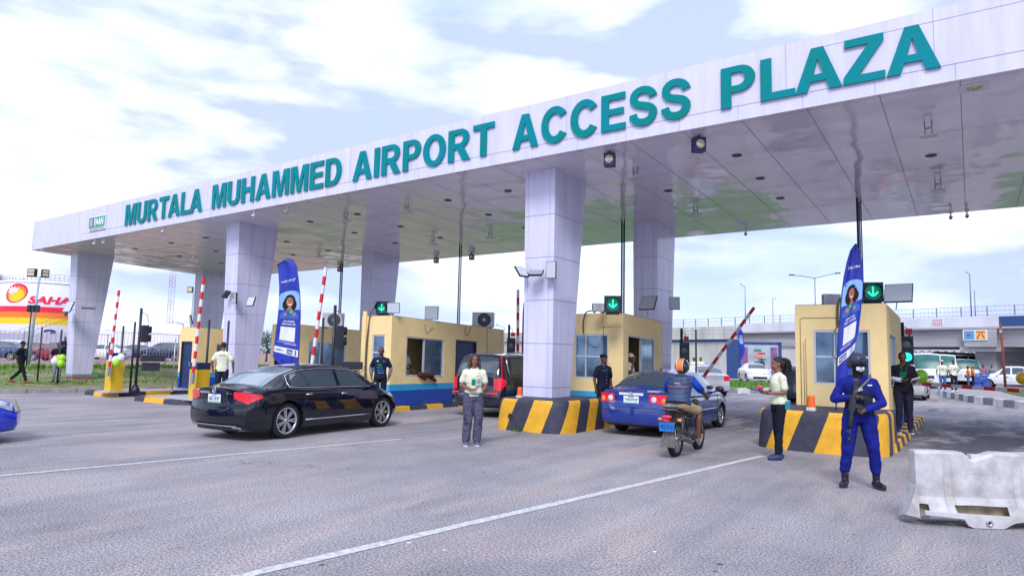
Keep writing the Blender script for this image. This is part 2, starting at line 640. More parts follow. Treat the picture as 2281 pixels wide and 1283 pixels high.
kerb_run(kb, [(kerb_x(y), y, 0) for y in (-30, -10, 0, 6, 10, 14)] + [(-26.8, 20, 0), (-26.8, 60, 0)], [KERBC], 1.5, 0.3, 0.17)
struct(kb, 'kerb')
# ---------------------------------------------------------------- toll islands
def island(x0, x1, y0, y1, h=0.15, seg=0.75, startm=0):
    "paved island edged by painted kerb stones; the left edge runs away from the viewer"
    m = MB(CONC)
    m.box(x0 + 0.2, x1 - 0.2, y0 + 0.2, y1, 0, h - 0.01)
    mats = [BPAINT, YPAINT] if startm == 0 else [YPAINT, BPAINT]
    kerb_run(m, [(x1, y0 + 0.35, 0), (x1, y1, 0)], mats, seg, 0.25, h)
    kerb_run(m, [(x0, y1, 0), (x0, y0 + 0.35, 0)], mats, seg, 0.25, h)
    kerb_run(m, [(x0, y0 + 0.35, 0), (x0 + 0.25, y0, 0), (x1 - 0.25, y0, 0), (x1, y0 + 0.35, 0)], mats, seg, 0.25, h)
    return struct(m, 'island_kerb')

def pos(px, D, z=0.0):
    "point at camera depth D seen in column px of the photograph, z metres up"
    p = at(px, 793 + 0.022 * (px - 1140) + (1.7 - z) * 1503 / D, z)
    return p
island(-26.7, -24.5, 11.6, 24, 0.15, 0.9)
island(-22.8, -19.7, 11.4, 25, 0.15, 0.9)
island(-16.0, -14.14, 12.0, 24, 0.13, 0.75)
island(-9.5, -7.6, 14.0, 24.5, 0.13, 0.75)
island(-3.6, -1.25, 15.0, 24.4, 0.17, 0.55)
# ---------------------------------------------------------------- canopy
CX0, CX1 = -36.5, 15.0
def back_y(x):
    return 23.17 + 0.0145 * (x + 36.5)
def letter_mat():
    m = mat('teal_letter', (0.0, 0.22, 0.28), 0.6, spec=0.12, var=0.5, vs=0.8, col2=(0.0, 0.205, 0.185))
    return m
def soffit_mat():
    m = bpy.data.materials.new('soffit_panel')
    m.use_nodes = True
    nt = m.node_tree
    N, L = nt.nodes.new, nt.links.new
    b = nt.nodes['Principled BSDF']
    b.inputs['Base Color'].default_value = (0.82, 0.76, 0.86, 1)
    b.inputs['Roughness'].default_value = 0.09
    b.inputs['Specular IOR Level'].default_value = 0.9
    b.inputs['IOR'].default_value = 1.7
    tc = N('ShaderNodeTexCoord')
    n = N('ShaderNodeTexNoise')
    n.inputs['Scale'].default_value = 0.75
    n.inputs['Detail'].default_value = 1.5
    L(tc.outputs['Object'], n.inputs[0])
    bp = N('ShaderNodeBump')
    bp.inputs['Strength'].default_value = 0.5
    bp.inputs['Distance'].default_value = 0.10
    L(n.outputs[0], bp.inputs['Height'])
    L(bp.outputs[0], b.inputs['Normal'])
    return m
can = thing('toll_canopy', 'long white clad canopy with teal letters spanning all the toll lanes', 'canopy', (-8.9, 18, 0))
OFF = Vector((8.9, -18, 0))
def shift(mb):
    mb.v = [tuple(Vector(v) + OFF) for v in mb.v]
    return mb
sm = MB(soffit_mat())
def sq(x, y, dz=0):
    return (x, y, soffit_z(x, y) + dz)
sm.add([sq(CX0, 13.3), sq(CX1, 13.3), sq(CX1, back_y(CX1)), sq(CX0, back_y(CX0))], [(0, 1, 2, 3)])
shift(sm).build('soffit', can)
jm = MB(SEAM)
x = -0.0
xs_ = []
k = 0
while True:
    xx = 0.02 + 1.213 * (k - 31)
    k += 1
    if xx > CX1:
        break
    if xx < CX0 + 0.1:
        continue
    xs_.append(xx)
for i, xx in enumerate(xs_):
    w = 0.006
    jm.add([sq(xx - w, 13.32, -.004), sq(xx + w, 13.32, -.004), sq(xx + w, back_y(xx) - .02, -.004), sq(xx - w, back_y(xx) - .02, -.004)], [(0, 3, 2, 1)])
for yy in (13.42, 15.97, 18.45, 21.07):
    w = 0.005
    jm.add([sq(CX0, yy - w, -.006), sq(CX1, yy - w, -.006), sq(CX1, yy + w, -.006), sq(CX0, yy + w, -.006)], [(0, 3, 2, 1)])
shift(jm).build('soffit_joints', can)
fm = MB(CLAD)
H = 1.345
def fz(x, t):
    return soffit_z(x, 13.3) + t
a0, a1 = (CX0, 13.295), (CX1, 13.295)
b0, b1 = (CX0, back_y(CX0) + .005), (CX1, back_y(CX1) + .005)
def V3(p, t, y=None):
    return (p[0], p[1], soffit_z(p[0], p[1]) + t)
hb = H * 0.8
fm.add([V3(a0, -.003), V3(a1, -.003), V3(a1, H), V3(a0, H)], [(0, 1, 2, 3)])
fm.add([V3(b0, -.003), V3(b1, -.003), V3(b1, H), V3(b0, H)], [(3, 2, 1, 0)])
fm.add([V3(a0, -.003), V3(b0, -.003), V3(b0, H), V3(a0, H)], [(3, 2, 1, 0)])
fm.add([V3(a1, -.003), V3(b1, -.003), V3(b1, H), V3(a1, H)], [(0, 1, 2, 3)])
fm.add([V3(a0, H), V3(a1, H), V3(b1, H), V3(b0, H)], [(0, 1, 2, 3)])
shift(fm).build('fascia', can)
sj = MB(SEAM)
yf = 13.291
def fq(x, t):
    return (x, yf, fz(x, t))
def fstrip(xa, ta, xb, tb, w):
    if abs(xa - xb) < 0.01:
        sj.add([fq(xa - w, ta), fq(xa + w, ta), fq(xb + w, tb), fq(xb - w, tb)], [(0, 1, 2, 3)])
    else:
        sj.add([fq(xa, ta - w), fq(xb, tb - w), fq(xb, tb + w), fq(xa, ta + w)], [(0, 1, 2, 3)])
fstrip(-31.6, .29, CX1, .29, .006)
fstrip(-2.2, 1.12, CX1, 1.12, .004)
for i, xx in enumerate(xs_):
    fstrip(xx - .06, 0.0, xx - .06, .29, .004)
    if i % 2 == 0:
        fstrip(xx - .35, .29, xx - .35, H, .004)
shift(sj).build('fascia_joints', can)
# letters
LM = letter_mat()
LW = mat('letter_edge', (0.62, 0.60, 0.70), 0.5)
words = [('MURTALA', -27.79, -22.42), ('MUHAMMED', -21.80, -15.22), ('AIRPORT', -14.72, -9.66), ('ACCESS', -9.10, -4.63), ('PLAZA', -4.0, -0.24)]

def ell(cx, cy, rx, ry, a0, a1, n):
    return [(cx + rx * cos(radians(a0 + (a1 - a0) * i / n)), cy + ry * sin(radians(a0 + (a1 - a0) * i / n))) for i in range(n + 1)]
def stroke(pts, w):
    L_, R_ = [], []
    for i, p in enumerate(pts):
        a, b = pts[max(0, i - 1)], pts[min(len(pts) - 1, i + 1)]
        d = math.hypot(b[0] - a[0], b[1] - a[1]) or 1
        nx, ny = -(b[1] - a[1]) / d * w / 2, (b[0] - a[0]) / d * w / 2
        L_.append((p[0] + nx, p[1] + ny))
        R_.append((p[0] - nx, p[1] - ny))
    return L_ + R_[::-1]
def bezier(P, n=8):
    o = []
    for k in range(0, len(P) - 3, 3):
        p = P[k:k + 4]
        for i in range(n + (k + 4 >= len(P))):
            t = i / n
            c = [(1 - t) ** 3, 3 * t * (1 - t) ** 2, 3 * t * t * (1 - t), t ** 3]
            o.append((sum(c[j] * p[j][0] for j in range(4)), sum(c[j] * p[j][1] for j in range(4))))
    return o
q = .19
GLY = {
 'I': (.2, [[(0, 0), (.2, 0), (.2, 1), (0, 1)]]),
 'L': (.62, [[(0, 0), (.62, 0), (.62, .17), (.2, .17), (.2, 1), (0, 1)]]),
 'T': (.68, [[(.24, 0), (.44, 0), (.44, .83), (.68, .83), (.68, 1), (0, 1), (0, .83), (.24, .83)]]),
 'E': (.64, [[(0, 0), (.64, 0), (.64, .17), (.2, .17), (.2, .43), (.59, .43), (.59, .59), (.2, .59), (.2, .83), (.63, .83), (.63, 1), (0, 1)]]),
 'H': (.72, [[(0, 0), (.2, 0), (.2, .42), (.52, .42), (.52, 0), (.72, 0), (.72, 1), (.52, 1), (.52, .6), (.2, .6), (.2, 1), (0, 1)]]),
 'M': (.86, [[(0, 0), (.18, 0), (.18, .78), (.345, 0), (.515, 0), (.68, .78), (.68, 0), (.86, 0), (.86, 1), (.58, 1), (.43, .30), (.28, 1), (0, 1)]]),
 'A': (.80, [[(0, 0), (.21, 0), (.275, .22), (.53, .22), (.59, 0), (.80, 0), (.50, 1), (.29, 1)], [(.32, .38), (.40, .74), (.485, .38)]]),
 'Z': (.66, [[(0, 0), (.66, 0), (.66, .17), (.25, .17), (.65, .85), (.65, 1), (.03, 1), (.03, .83), (.41, .83), (0, .15)]]),
 'U': (.72, [[(0, 1), (.2, 1)] + [(.2, .38)] + ell(.36, .33, .16, .17, 180, 360, 12) + [(.52, 1), (.72, 1)] + ell(.36, .33, .36, .345, 0, -180, 18)]),
 'D': (.72, [[(0, 0), (.34, 0)] + ell(.34, .5, .38, .5, -90, 90, 18) + [(0, 1)], [(.2, .17), (.2, .83), (.33, .83)] + ell(.33, .5, .185, .33, 90, -90, 14)]),
 'P': (.66, [[(0, 0), (.2, 0), (.2, .36), (.36, .36)] + ell(.36, .68, .30, .32, -90, 90, 14) + [(0, 1)], [(.2, .52), (.2, .84), (.34, .84)] + ell(.34, .68, .125, .16, 90, -90, 10)]),
 'R': (.74, [[(0, 0), (.2, 0), (.2, .39), (.30, .39), (.50, 0), (.74, 0), (.52, .42)] + ell(.41, .70, .29, .30, -60, 90, 14) + [(0, 1)], [(.2, .55), (.2, .84), (.39, .84)] + ell(.39, .695, .12, .145, 90, -90, 10)]),
 'O': (.80, [ell(.40, .5, .40, .52, 0, 350, 35), ell(.40, .5, .195, .345, 0, -350, 28)]),
 'C': (.76, [stroke(ell(.40, .5, .30, .43, 35, 325, 26), .2)]),
 'S': (.70, [stroke(bezier([(.60, .72), (.57, .99), (.11, 1.02), (.11, .73), (.11, .42), (.62, .60), (.60, .275), (.57, -.02), (.10, .0), (.09, .31)], 9), .19)]),
}
def glyph_mesh(ch, w, h, depth):
    cu = bpy.data.curves.new('g', 'CURVE')
    cu.dimensions = '2D'
    cu.fill_mode = 'BOTH'
    cu.extrude = depth / 2
    gw, loops = GLY[ch]
    for lp in loops:
        sp = cu.splines.new('POLY')
        sp.points.add(len(lp) - 1)
        for i, (x, y) in enumerate(lp):
            sp.points[i].co = (x / gw * w, y * h, 0, 1)
        sp.use_cyclic_u = True
    o = bpy.data.objects.new('g', cu)
    COL.objects.link(o)
    dg = bpy.context.evaluated_depsgraph_get()
    me = bpy.data.meshes.new_from_object(o.evaluated_get(dg))
    vs = [v.co.copy() for v in me.vertices]
    fs = [list(p.vertices) for p in me.polygons]
    bpy.data.objects.remove(o)
    bpy.data.curves.remove(cu)
    bpy.data.meshes.remove(me)
    return vs, fs
def make_letters():
    GAP = .10
    for w, xa, xb in words:
        gap = {'A': .02}
        tot = 0
        xs = []
        for i, ch in enumerate(w):
            if i:
                g_ = GAP
                if 'A' in (ch, w[i - 1]) and (ch in 'TAL' and w[i - 1] in 'TALZ' or ch == 'Z'):
                    g_ = .02
                if ch == 'A' and w[i - 1] == 'L':
                    g_ = .0
                if ch == 'L' and w[i - 1] == 'A':
                    g_ = .08
                tot += g_
            xs.append(tot)
            tot += GLY[ch][0]
        k = (xb - xa) / tot
        for i, ch in enumerate(w):
            wd = GLY[ch][0] * k
            xl = xa + xs[i] * k
            zb = soffit_z(xl + wd / 2, 13.3) + .27
            m = MB(LM)
            vs, fs = glyph_mesh(ch, wd, .84, .05)
            out = [(xl + v.x, 13.262 + v.z, zb + v.y + (v.x - wd / 2) * .0094) for v in vs]
            m.add(out, fs, False)
            m.mi(LW)
            out = [(xl + v.x + .012, 13.282 + v.z * .1, zb + v.y - .014 + (v.x - wd / 2) * .0094) for v in vs]
            m.add(out, fs, False)
            shift(m).build('letter', can)
make_letters()
# authority sign on the fascia
def fascia_logo():
    m = MB(mat('sign_white', (0.75, 0.76, 0.80), 0.4))
    x0, x1, z0, z1 = -30.82, -29.42, 6.56, 7.15
    m.box(x0, x1, 13.24, 13.285, z0, z1)
    G = mat('sign_green', (0.0, 0.33, 0.22), 0.4)
    m.mi(G).box(x0 + .03, x1 - .03, 13.228, 13.238, z0 + .13, z1 - .03)
    m.mi(mat('sign_grey', (0.16, 0.13, 0.25), 0.5))
    m.box(x0 + .12, x0 + .42, 13.217, 13.225, z0 + .16, z1 - .06)
    m.mi(m.mats[0])
    for k in range(4):
        m.box(x0 + .16, x0 + .38, 13.208, 13.215, z0 + .20 + k * .08, z0 + .235 + k * .08)
    add_text(m, 'FAAN', Matrix.Translation((x0 + .90, 13.224, z0 + .19)), .31, .80, .006, .04)
    m.mi(m.mats[2])
    add_text(m, 'FEDERAL AIRPORTS AUTHORITY OF NIGERIA', Matrix.Translation(((x0 + x1) / 2, 13.236, z0 + .04)), .055, 1.25, .004, .0)
    shift(m).build('logo_sign', can)
fascia_logo()
# columns
def column(x0, x1, y0, top=1.65, bot=0.86, zb=0.1, taperx=0.04, bs=0.0):
    zt = soffit_z((x0 + x1) / 2, y0 + .8) + .02
    m = MB(CLAD)
    def sec(z):
        t = (z - zb) / (zt - zb)
        d = bot + (top - bot) * t ** 1.0
        e = taperx * (1 - t)
        s_ = bs * (1 - t)
        return (x0 + e + s_, x1 - e * .2 + s_, y0 + .03 * (1 - t), y0 + d)
    zs = [zt]
    z = zt - 1.17
    while z > zb + .3:
        zs.append(z)
        z -= 1.07
    zs.append(zb)
    g_ = .006
    for i in range(len(zs) - 1):
        za, zc = zs[i] - (g_ if i else 0), zs[i + 1] + g_
        A, B = sec(za), sec(zc)
        vs = [(B[0], B[2], zc), (B[1], B[2], zc), (B[1], B[3], zc), (B[0], B[3], zc), (A[0], A[2], za), (A[1], A[2], za), (A[1], A[3], za), (A[0], A[3], za)]
        m.add(vs, [(3, 2, 1, 0), (4, 5, 6, 7), (0, 1, 5, 4), (1, 2, 6, 5), (2, 3, 7, 6), (3, 0, 4, 7)], False)
    A, B = sec(zt), sec(zb)
    i_ = .02
    m.mi(SEAM)
    m.add([(B[0] + i_, B[2] + i_, zb - .1), (B[1] - i_, B[2] + i_, zb - .1), (B[1] - i_, B[3] - i_, zb - .1), (B[0] + i_, B[3] - i_, zb - .1),
           (A[0] + i_, A[2] + i_, zt - .03), (A[1] - i_, A[2] + i_, zt - .03), (A[1] - i_, A[3] - i_, zt - .03), (A[0] + i_, A[3] - i_, zt - .03)],
          [(3, 2, 1, 0), (4, 5, 6, 7), (0, 1, 5, 4), (1, 2, 6, 5), (2, 3, 7, 6), (3, 0, 4, 7)], False)
    # vertical joints proud by 2 mm
    def vj(fa, w=.004):
        vs = []
        for z in (zb + .02, zt - .02):
            S = sec(z)
            for dx in (-w, w):
                vs.append(fa(S, dx) + (z,))
        m.add([vs[0], vs[1], vs[3], vs[2]], [(0, 1, 2, 3)], False)
    vj(lambda S, d: (S[0] + .10 + d, S[2] - .002))
    vj(lambda S, d: (S[1] - .14 + d, S[2] - .002))
    vj(lambda S, d: (S[1] + .002, S[2] + (S[3] - S[2]) * .35 + d))
    vj(lambda S, d: (S[1] + .002, S[2] + (S[3] - S[2]) * .70 + d))
    shift(m)
    return m.build('column', can)
for cx0, cx1 in ((-9.30, -8.42), (-22.25, -21.50), (-35.30, -34.62), (3.75, 4.6)):
    column(cx0, cx1, 14.17 if cx0 > -30 else 14.5, zb=0.25 if cx0 > -30 else 0.42, bs={-22.25: .2, -35.30: .42}.get(cx0, 0))
    column(cx0 + .05, cx1 + .03, 20.75, 1.62, 1.1)
def column_plinth():
    m = MB(mat('brick_red', (0.33, 0.13, 0.07), 0.9, var=0.6, vs=4, col2=(0.36, 0.31, 0.24), bump=0.4, bs=15))
    m.box(-34.8, -34.25, 14.6, 15.35, 0.0, 0.40)
    m.mi(KERBC)
    m.box(-34.95, -34.81, 14.55, 15.2, 0.0, 0.35)
    m.box(-36.3, -34.0, 13.7, 15.6, 0.0, 0.16)
    shift(m).build('brick_plinth', can)
column_plinth()
# recessed downlights
for xx in (-4.3, -6.76, -10.7, -12.9, -16.8, -19.2, -23.2, -25.6, -28.2, -31.2, -0.58):
    for yy in (15.42, 17.5, 19.7):
        if (xx, yy) in ((-6.76, 15.42), (-6.76, 19.7), (-0.58, 15.42), (-0.58, 19.7)):
            continue
        m = MB(BLACK)
        z = soffit_z(xx, yy)
        m.lathe([(0.0, z - .008), (0.10, z - .008), (0.115, z - .014), (0.115, z - .003)], 16, Matrix.Translation((xx, yy, 0)))
        shift(m).build('downlight', can)
# ---------------------------------------------------------------- booths
SLOPE = -0.03
def wall_cells(m, u0, u1, zs, holes, put, mat_of):
    us = sorted({u0, u1} | {h[0] for h in holes} | {h[1] for h in holes})
    zz = sorted(set(zs) | {h[2] for h in holes} | {h[3] for h in holes})
    for i in range(len(us) - 1):
        for j in range(len(zz) - 1):
            a, b, c, d = us[i], us[i + 1], zz[j], zz[j + 1]
            if any(a >= h[0] - 1e-6 and b <= h[1] + 1e-6 and c >= h[2] - 1e-6 and d <= h[3] + 1e-6 for h in holes):
                continue
            m.mi(mat_of((c + d) / 2))
            put(a, b, c, d)
def booth(label, x0, x1, y0, y1, zt, front=(), side=(), zb=0.14, band=(0.59, 0.78), name='toll_booth', back=()):
    root = thing(name, label, 'booth', ((x0 + x1) / 2, y0, 0), group='yellow toll booths')
    m = MB(YEL)
    T = .14
    zs = [zb, band[0], band[1], zt]
    mo = lambda z: DBLUE if z < band[0] else LBLUE if z < band[1] else YEL
    wall_cells(m, x0, x1, zs, front, lambda a, b, c, d: m.box(a, b, y0, y0 + T, c, d), mo)
    wall_cells(m, x0, x1, zs, (), lambda a, b, c, d: m.box(a, b, y1 - T, y1, c, d), mo)
    wall_cells(m, y0 + T, y1 - T, zs, side, lambda a, b, c, d: m.box(x1 - T, x1, a, b, c, d), mo)
    wall_cells(m, y0 + T, y1 - T, zs, (), lambda a, b, c, d: m.box(x0, x0 + T, a, b, c, d), mo)
    m.v = [(x - (x0 + x1) / 2, y - y0, z + (SLOPE * (y - y0) if z > band[1] + .01 else 0)) for x, y, z in m.v]
    m.build('wall', root, weld=.0005)
    r = MB(mat('roof_felt', (0.05, 0.10, 0.13), 0.8))
    cx = (x0 + x1) / 2
    r.box(x0 - cx + T, x1 - cx - T, T, y1 - y0 - T, zt - .12, zt - .06)
    r.box(x0 - cx + .01, x1 - cx - .01, .01, y1 - y0 - .01, zt + .001, zt + .012)
    r.v = [(x, y, z + SLOPE * y) for x, y, z in r.v]
    r.build('roof', root)
    fl = MB(DARKIN)
    fl.box(x0 - cx + T, x1 - cx - T, T, y1 - y0 - T, zb + .01, zb + .05)
    fl.build('floor_slab', root)
    return root
def P2(root, kind, x1, y0):
    "maps (u, z, n): along a booth wall, up, and out of the wall"
    cx, cy = root.location.x, root.location.y
    if kind == 'front':
        return lambda u, z, n: (u - cx, y0 - cy - n, z)
    return lambda u, z, n: (x1 - cx + n, u - cy, z + SLOPE * (u - cy) * .8)
def slab(m, f, u0, u1, z0, z1, n0, n1):
    vs = [f(u, z, n) for n in (n0, n1) for z in (z0, z1) for u in (u0, u1)]
    m.add(vs, [(0, 1, 3, 2), (4, 6, 7, 5), (0, 4, 5, 1), (2, 3, 7, 6), (0, 2, 6, 4), (1, 5, 7, 3)], False)
def window(root, f, u0, u1, z0, z1, muls=(), mulz=(), panes=None, fw=.045, glass=WGLASS, opened=None):
    m = MB(FRAMEA)
    n0, n1 = -.09, -.015
    slab(m, f, u0, u1, z0, z0 + fw, n0, n1)
    slab(m, f, u0, u1, z1 - fw, z1, n0, n1)
    slab(m, f, u0, u0 + fw, z0 + fw, z1 - fw, n0, n1)
    slab(m, f, u1 - fw, u1, z0 + fw, z1 - fw, n0, n1)
    for u in muls:
        slab(m, f, u - fw * .45, u + fw * .45, z0 + fw, z1 - fw, n0 + .005, n1 - .005)
    for z in mulz:
        slab(m, f, u0 + fw, u1 - fw, z - fw * .5, z + fw * .5, n0 + .01, n1 + .004)
    w = m.build('window', root)
    ug = [u0 + fw] + list(muls) + [u1 - fw]
    for i in range(len(ug) - 1):
        if opened is not None and i == opened:
            continue
        g_ = MB(glass)
        slab(g_, f, ug[i], ug[i + 1], z0 + fw, z1 - fw, -.06, -.052)
        g_.build('pane', w)
    return w
def door(root, f, u0, u1, z0, z1, m_=DOORB):
    m = MB(BLACK)
    fw = .05
    slab(m, f, u0, u0 + fw, z0, z1, -.1, .012)
    slab(m, f, u1 - fw, u1, z0, z1, -.1, .012)
    slab(m, f, u0 + fw, u1 - fw, z1 - fw, z1, -.1, .012)
    m.mi(m_)
    slab(m, f, u0 + fw, u1 - fw, z0, z1 - fw, -.09, -.045)
    m.mi(BLACK)
    for k in (.25, .62):
        zz = z0 + (z1 - z0) * k
        slab(m, f, u0 + .14, u1 - .14, zz, zz + .02, -.045, -.035)
    d = m.build('door', root)
    h_ = MB(ALU)
    slab(h_, f, u1 - .16, u1 - .12, z0 + (z1 - z0) * .48, z0 + (z1 - z0) * .56, -.045, .0)
    h_.build('handle', d)
    return d
def cable(m, pts, r=.012, sag=0):
    P_ = [Vector(p) for p in pts]
    o = []
    n = len(P_)
    for i in range(n - 1):
        for k in range(4):
            t = k / 4
            a, b, c, d = P_[max(0, i - 1)], P_[i], P_[i + 1], P_[min(n - 1, i + 2)]
            o.append(.5 * ((2 * b) + (c - a) * t + (2 * a - 5 * b + 4 * c - d) * t * t + (3 * b - a - 3 * c + d) * t ** 3))
    o.append(P_[-1])
    m.tube(o, r, 6)
# booth by the right-hand lane
b4 = booth('narrow yellow toll booth behind the barrier with the armed guard, flag at its front', -3.37, -1.50, 16.68, 20.3, 3.02,
           front=[(-2.98, -1.83, 1.22, 2.44)], side=[(17.3, 18.8, 1.2, 2.41)], band=(.49, .69))
f4 = P2(b4, 'front', -1.50, 16.68)
window(b4, f4, -2.98, -1.83, 1.22, 2.44, (-2.55,), (1.84,))
window(b4, P2(b4, 'side', -1.50, 16.68), 17.3, 18.8, 1.22, 2.43, (18.05,))
f = lambda u, z, n: f4(u * 1.1, 1.7 + (z - 1.7) * 1.1, n)
m = MB(mat('conduit', (0.42, 0.32, 0.15), 0.6))
for u in (-2.96, -2.90, -2.86):
    m.tube([f(u, .8, .012), f(u, 2.0 + (u + 2.96) * 2, .012)], .008, 6)
m.tube([f(-2.96, 2.0, .012), f(-2.96, 2.6, .012), f(-2.92, 2.63, .012), f(-2.25, 2.63, .012)], .008, 6)
m.build('conduit', b4)
m = MB(BLACKP)
m.mi(mat('cable_bundle', (0.10, 0.095, 0.08), 0.7))
cable(m, [f(-2.18, 3.02, .02), f(-2.22, 2.9, .05), f(-2.24, 2.6, .03), f(-2.24, 2.45, .03)], .028)
cable(m, [f(-2.24, 2.45, .03), f(-2.32, 2.3, .03), f(-2.33, 2.0, .04), f(-2.34, 1.85, .03), f(-2.26, 1.76, .03)], .01)
m.build('cable', b4)
# booth behind the middle column
b3 = booth('yellow toll booth behind the middle striped barrier, with an attendant leaning in its side window', -9.45, -7.8, 16.88, 19.7, 2.92,
           front=[(-9.3, -8.25, 1.13, 2.36)], side=[(17.2, 19.12, 1.22, 2.36)])
f = P2(b3, 'front', -7.8, 16.88)
window(b3, f, -9.3, -8.25, 1.13, 2.36, (-8.95,), (1.74,))
window(b3, P2(b3, 'side', -7.8, 16.88), 17.2, 19.12, 1.22, 2.36, (18.15,), opened=0)
m = MB(YEL)
m.box(*[c for c in (f(-8.5, 0, 0)[0], f(-8.43, 0, 0)[0])], -.04, -.003, 2.55, 3.02)
m.box(f(-8.43, 0, 0)[0], f(-7.85, 0, 0)[0], -.03, -.003, 2.57, 2.66)
m.build('conduit', b3)
m = MB(mat('cable_bundle', (0.1, 0.1, 0.1)))
cable(m, [f(-8.6, 3.0, .0), f(-8.9, 2.98, .05), f(-9.0, 2.7, .05), f(-9.0, 2.4, .05)], .02)
cable(m, [f(-9.0, 2.4, .03), f(-8.9, 2.1, .03), f(-8.6, 2.0, .03), f(-8.4, 2.3, .03), f(-8.38, 2.6, .03)], .007)
m.build('cable', b3)
# long booth in the centre
b2 = booth('long yellow toll booth in the centre, a brown coat on its open side window', -15.63, -14.35, 14.73, 20.6, 2.83,
           front=[(-15.15, -14.62, 1.08, 2.26)], side=[(15.4, 17.2, 1.04, 2.25), (17.8, 18.95, .6, 2.28)])
f = P2(b2, 'front', -14.35, 14.73)
window(b2, f, -15.15, -14.62, 1.08, 2.26, (), (1.72,))
fs_ = P2(b2, 'side', -14.35, 14.73)
window(b2, fs_, 15.4, 17.2, 1.04, 2.25, (16.25,), opened=0)
door(b2, fs_, 17.8, 18.95, .3, 2.28)
m = MB(YEL)
m.box(f(-15.55, 0, 0)[0], f(-15.40, 0, 0)[0], -.05, -.002, .8, 2.98)
m.build('pilaster', b2)
m = MB(mat('cable_bundle', (0.1, 0.1, 0.1)))
cable(m, [f(-14.9, 2.98, .0), f(-15.1, 3.05, .05), f(-15.28, 2.8, .03), f(-15.3, 2.4, .03), f(-15.33, 1.9, .03), f(-15.33, 1.2, .03), f(-15.3, .9, .03)], .016)
cable(m, [f(-14.8, 2.9, .0), f(-15.2, 2.9, .05), f(-15.31, 2.5, .04), f(-15.37, 1.9, .03), f(-15.38, 1.3, .03), f(-15.36, .9, .03)], .012)
cable(m, [fs_(16.2, 2.68, .01), fs_(16.3, 2.4, .01), fs_(16.6, 2.62, .01)], .006)
cable(m, [fs_(18.3, 2.8, .02), fs_(18.25, 2.6, .02), fs_(18.35, 2.45, .02), fs_(18.5, 2.6, .02), fs_(18.6, 2.85, .02)], .008)
cable(m, [fs_(19.6, 2.85, .01), fs_(19.55, 2.4, .01), fs_(19.6, 1.8, .01)], .006)
m.build('cable', b2)
# booths further left
b1 = booth('plain yellow toll booth between the left feather banner and the long centre booth', -23.0, -21.6, 16.9, 21.6, 2.74,
           front=[(-22.75, -22.0, .3, 2.12)], side=[(17.6, 19.5, 1.0, 2.13)])
f = P2(b1, 'front', -21.6, 16.9)
door(b1, f, -22.75, -22.0, .16, 2.12)
window(b1, P2(b1, 'side', -21.6, 16.9), 17.6, 19.5, 1.0, 2.13, (18.2, 18.9))
b0 = booth('far left yellow toll booth with a dark blue door, behind the yellow barrier cabinets', -26.35, -25.15, 15.05, 17.9, 2.56,
           front=[(-26.2, -25.45, .2, 2.0)], side=[(15.9, 17.0, 1.0, 1.95)])
f = P2(b0, 'front', -25.15, 15.05)
door(b0, f, -26.2, -25.45, .15, 2.0)
window(b0, P2(b0, 'side', -25.15, 15.05), 15.9, 17.0, 1.0, 1.95, ())
# ---------------------------------------------------------------- striped concrete barriers
def bullnose(label, cx, y0, hw, yb, h, hole=None):
    root = thing('concrete_barrier', label, 'barrier', (cx, y0, 0), group='yellow and black striped concrete barriers')
    pts = []
    bulge = .55
    n = 40
    # outline from left-back round the front to right-back, with arc length
    for i in range(n + 1):
        t = i / n
        a = pi * (1 - t)
        pts.append((hw * (abs(cos(a)) ** .62) * (1 if cos(a) > 0 else -1), bulge * 1.5 * (1 - sin(a) ** .55)))
    pts = [(-hw, yb)] + [(p[0], p[1]) for p in pts] + [(hw, yb)]
    acc = [0]
    for i in range(len(pts) - 1):
        acc.append(acc[-1] + math.dist(pts[i], pts[i + 1]))
    def P(s):
        s = max(0, min(acc[-1], s))
        for i in range(len(pts) - 1):
            if s <= acc[i + 1]:
                t = (s - acc[i]) / max(1e-6, acc[i + 1] - acc[i])
                return (pts[i][0] + (pts[i + 1][0] - pts[i][0]) * t, pts[i][1] + (pts[i + 1][1] - pts[i][1]) * t)
    m = MB(YPAINT)
    N_ = 120
    lv = [0, .3, .6, .86, .95, .985, 1.0]
    inset = [0, .015, .03, .04, .06, .085, .12]
    S = acc[-1]
    pw = .47
    mid = S / 2 + .1
    idx = {}
    vs = []
    for i in range(N_ + 1):
        for j, (l, ins) in enumerate(zip(lv, inset)):
            s = S * i / N_ + .30 * (l - .5)
            if i == 0:
                s = 0
            if i == N_:
                s = S
            x, y = P(s)
            k = 1 - ins / hw
            vs.append((x * k, yb - (yb - y) * (1 - ins / max(.5, yb) * .5) if y < yb else yb, h * l))
    q_ = len(lv)
    for i in range(N_):
        ph = ((S * (i + .5) / N_ - mid) / (pw * 2)) % 1
        m.mi(YPAINT if ph < .5 else BPAINT)
        for j in range(q_ - 1):
            m.add([vs[i * q_ + j], vs[(i + 1) * q_ + j], vs[(i + 1) * q_ + j + 1], vs[i * q_ + j + 1]], [(0, 1, 2, 3)], True)
    m.mi(BPAINT)
    top = [vs[i * q_ + q_ - 1] for i in range(N_ + 1)]
    m.add(top, [tuple(range(len(top)))], False)
    m.add([(-hw, yb, 0), (hw, yb, 0), (hw * .95, yb, h), (-hw * .95, yb, h)], [(0, 1, 2, 3)], False)
    if hole:
        m.mi(BLACK)
        hx, hz = hole
        hy_ = min(p[1] for p in pts if abs(p[0] - hx) < .12)
        m.lathe([(0.0, 0), (.055, 0), (.07, .004), (.07, -.02)], 16, Matrix.Translation((hx, hy_ + .0, hz)) @ Matrix.Rotation(radians(90), 4, 'X'))
    m.build('block', root)
    return root
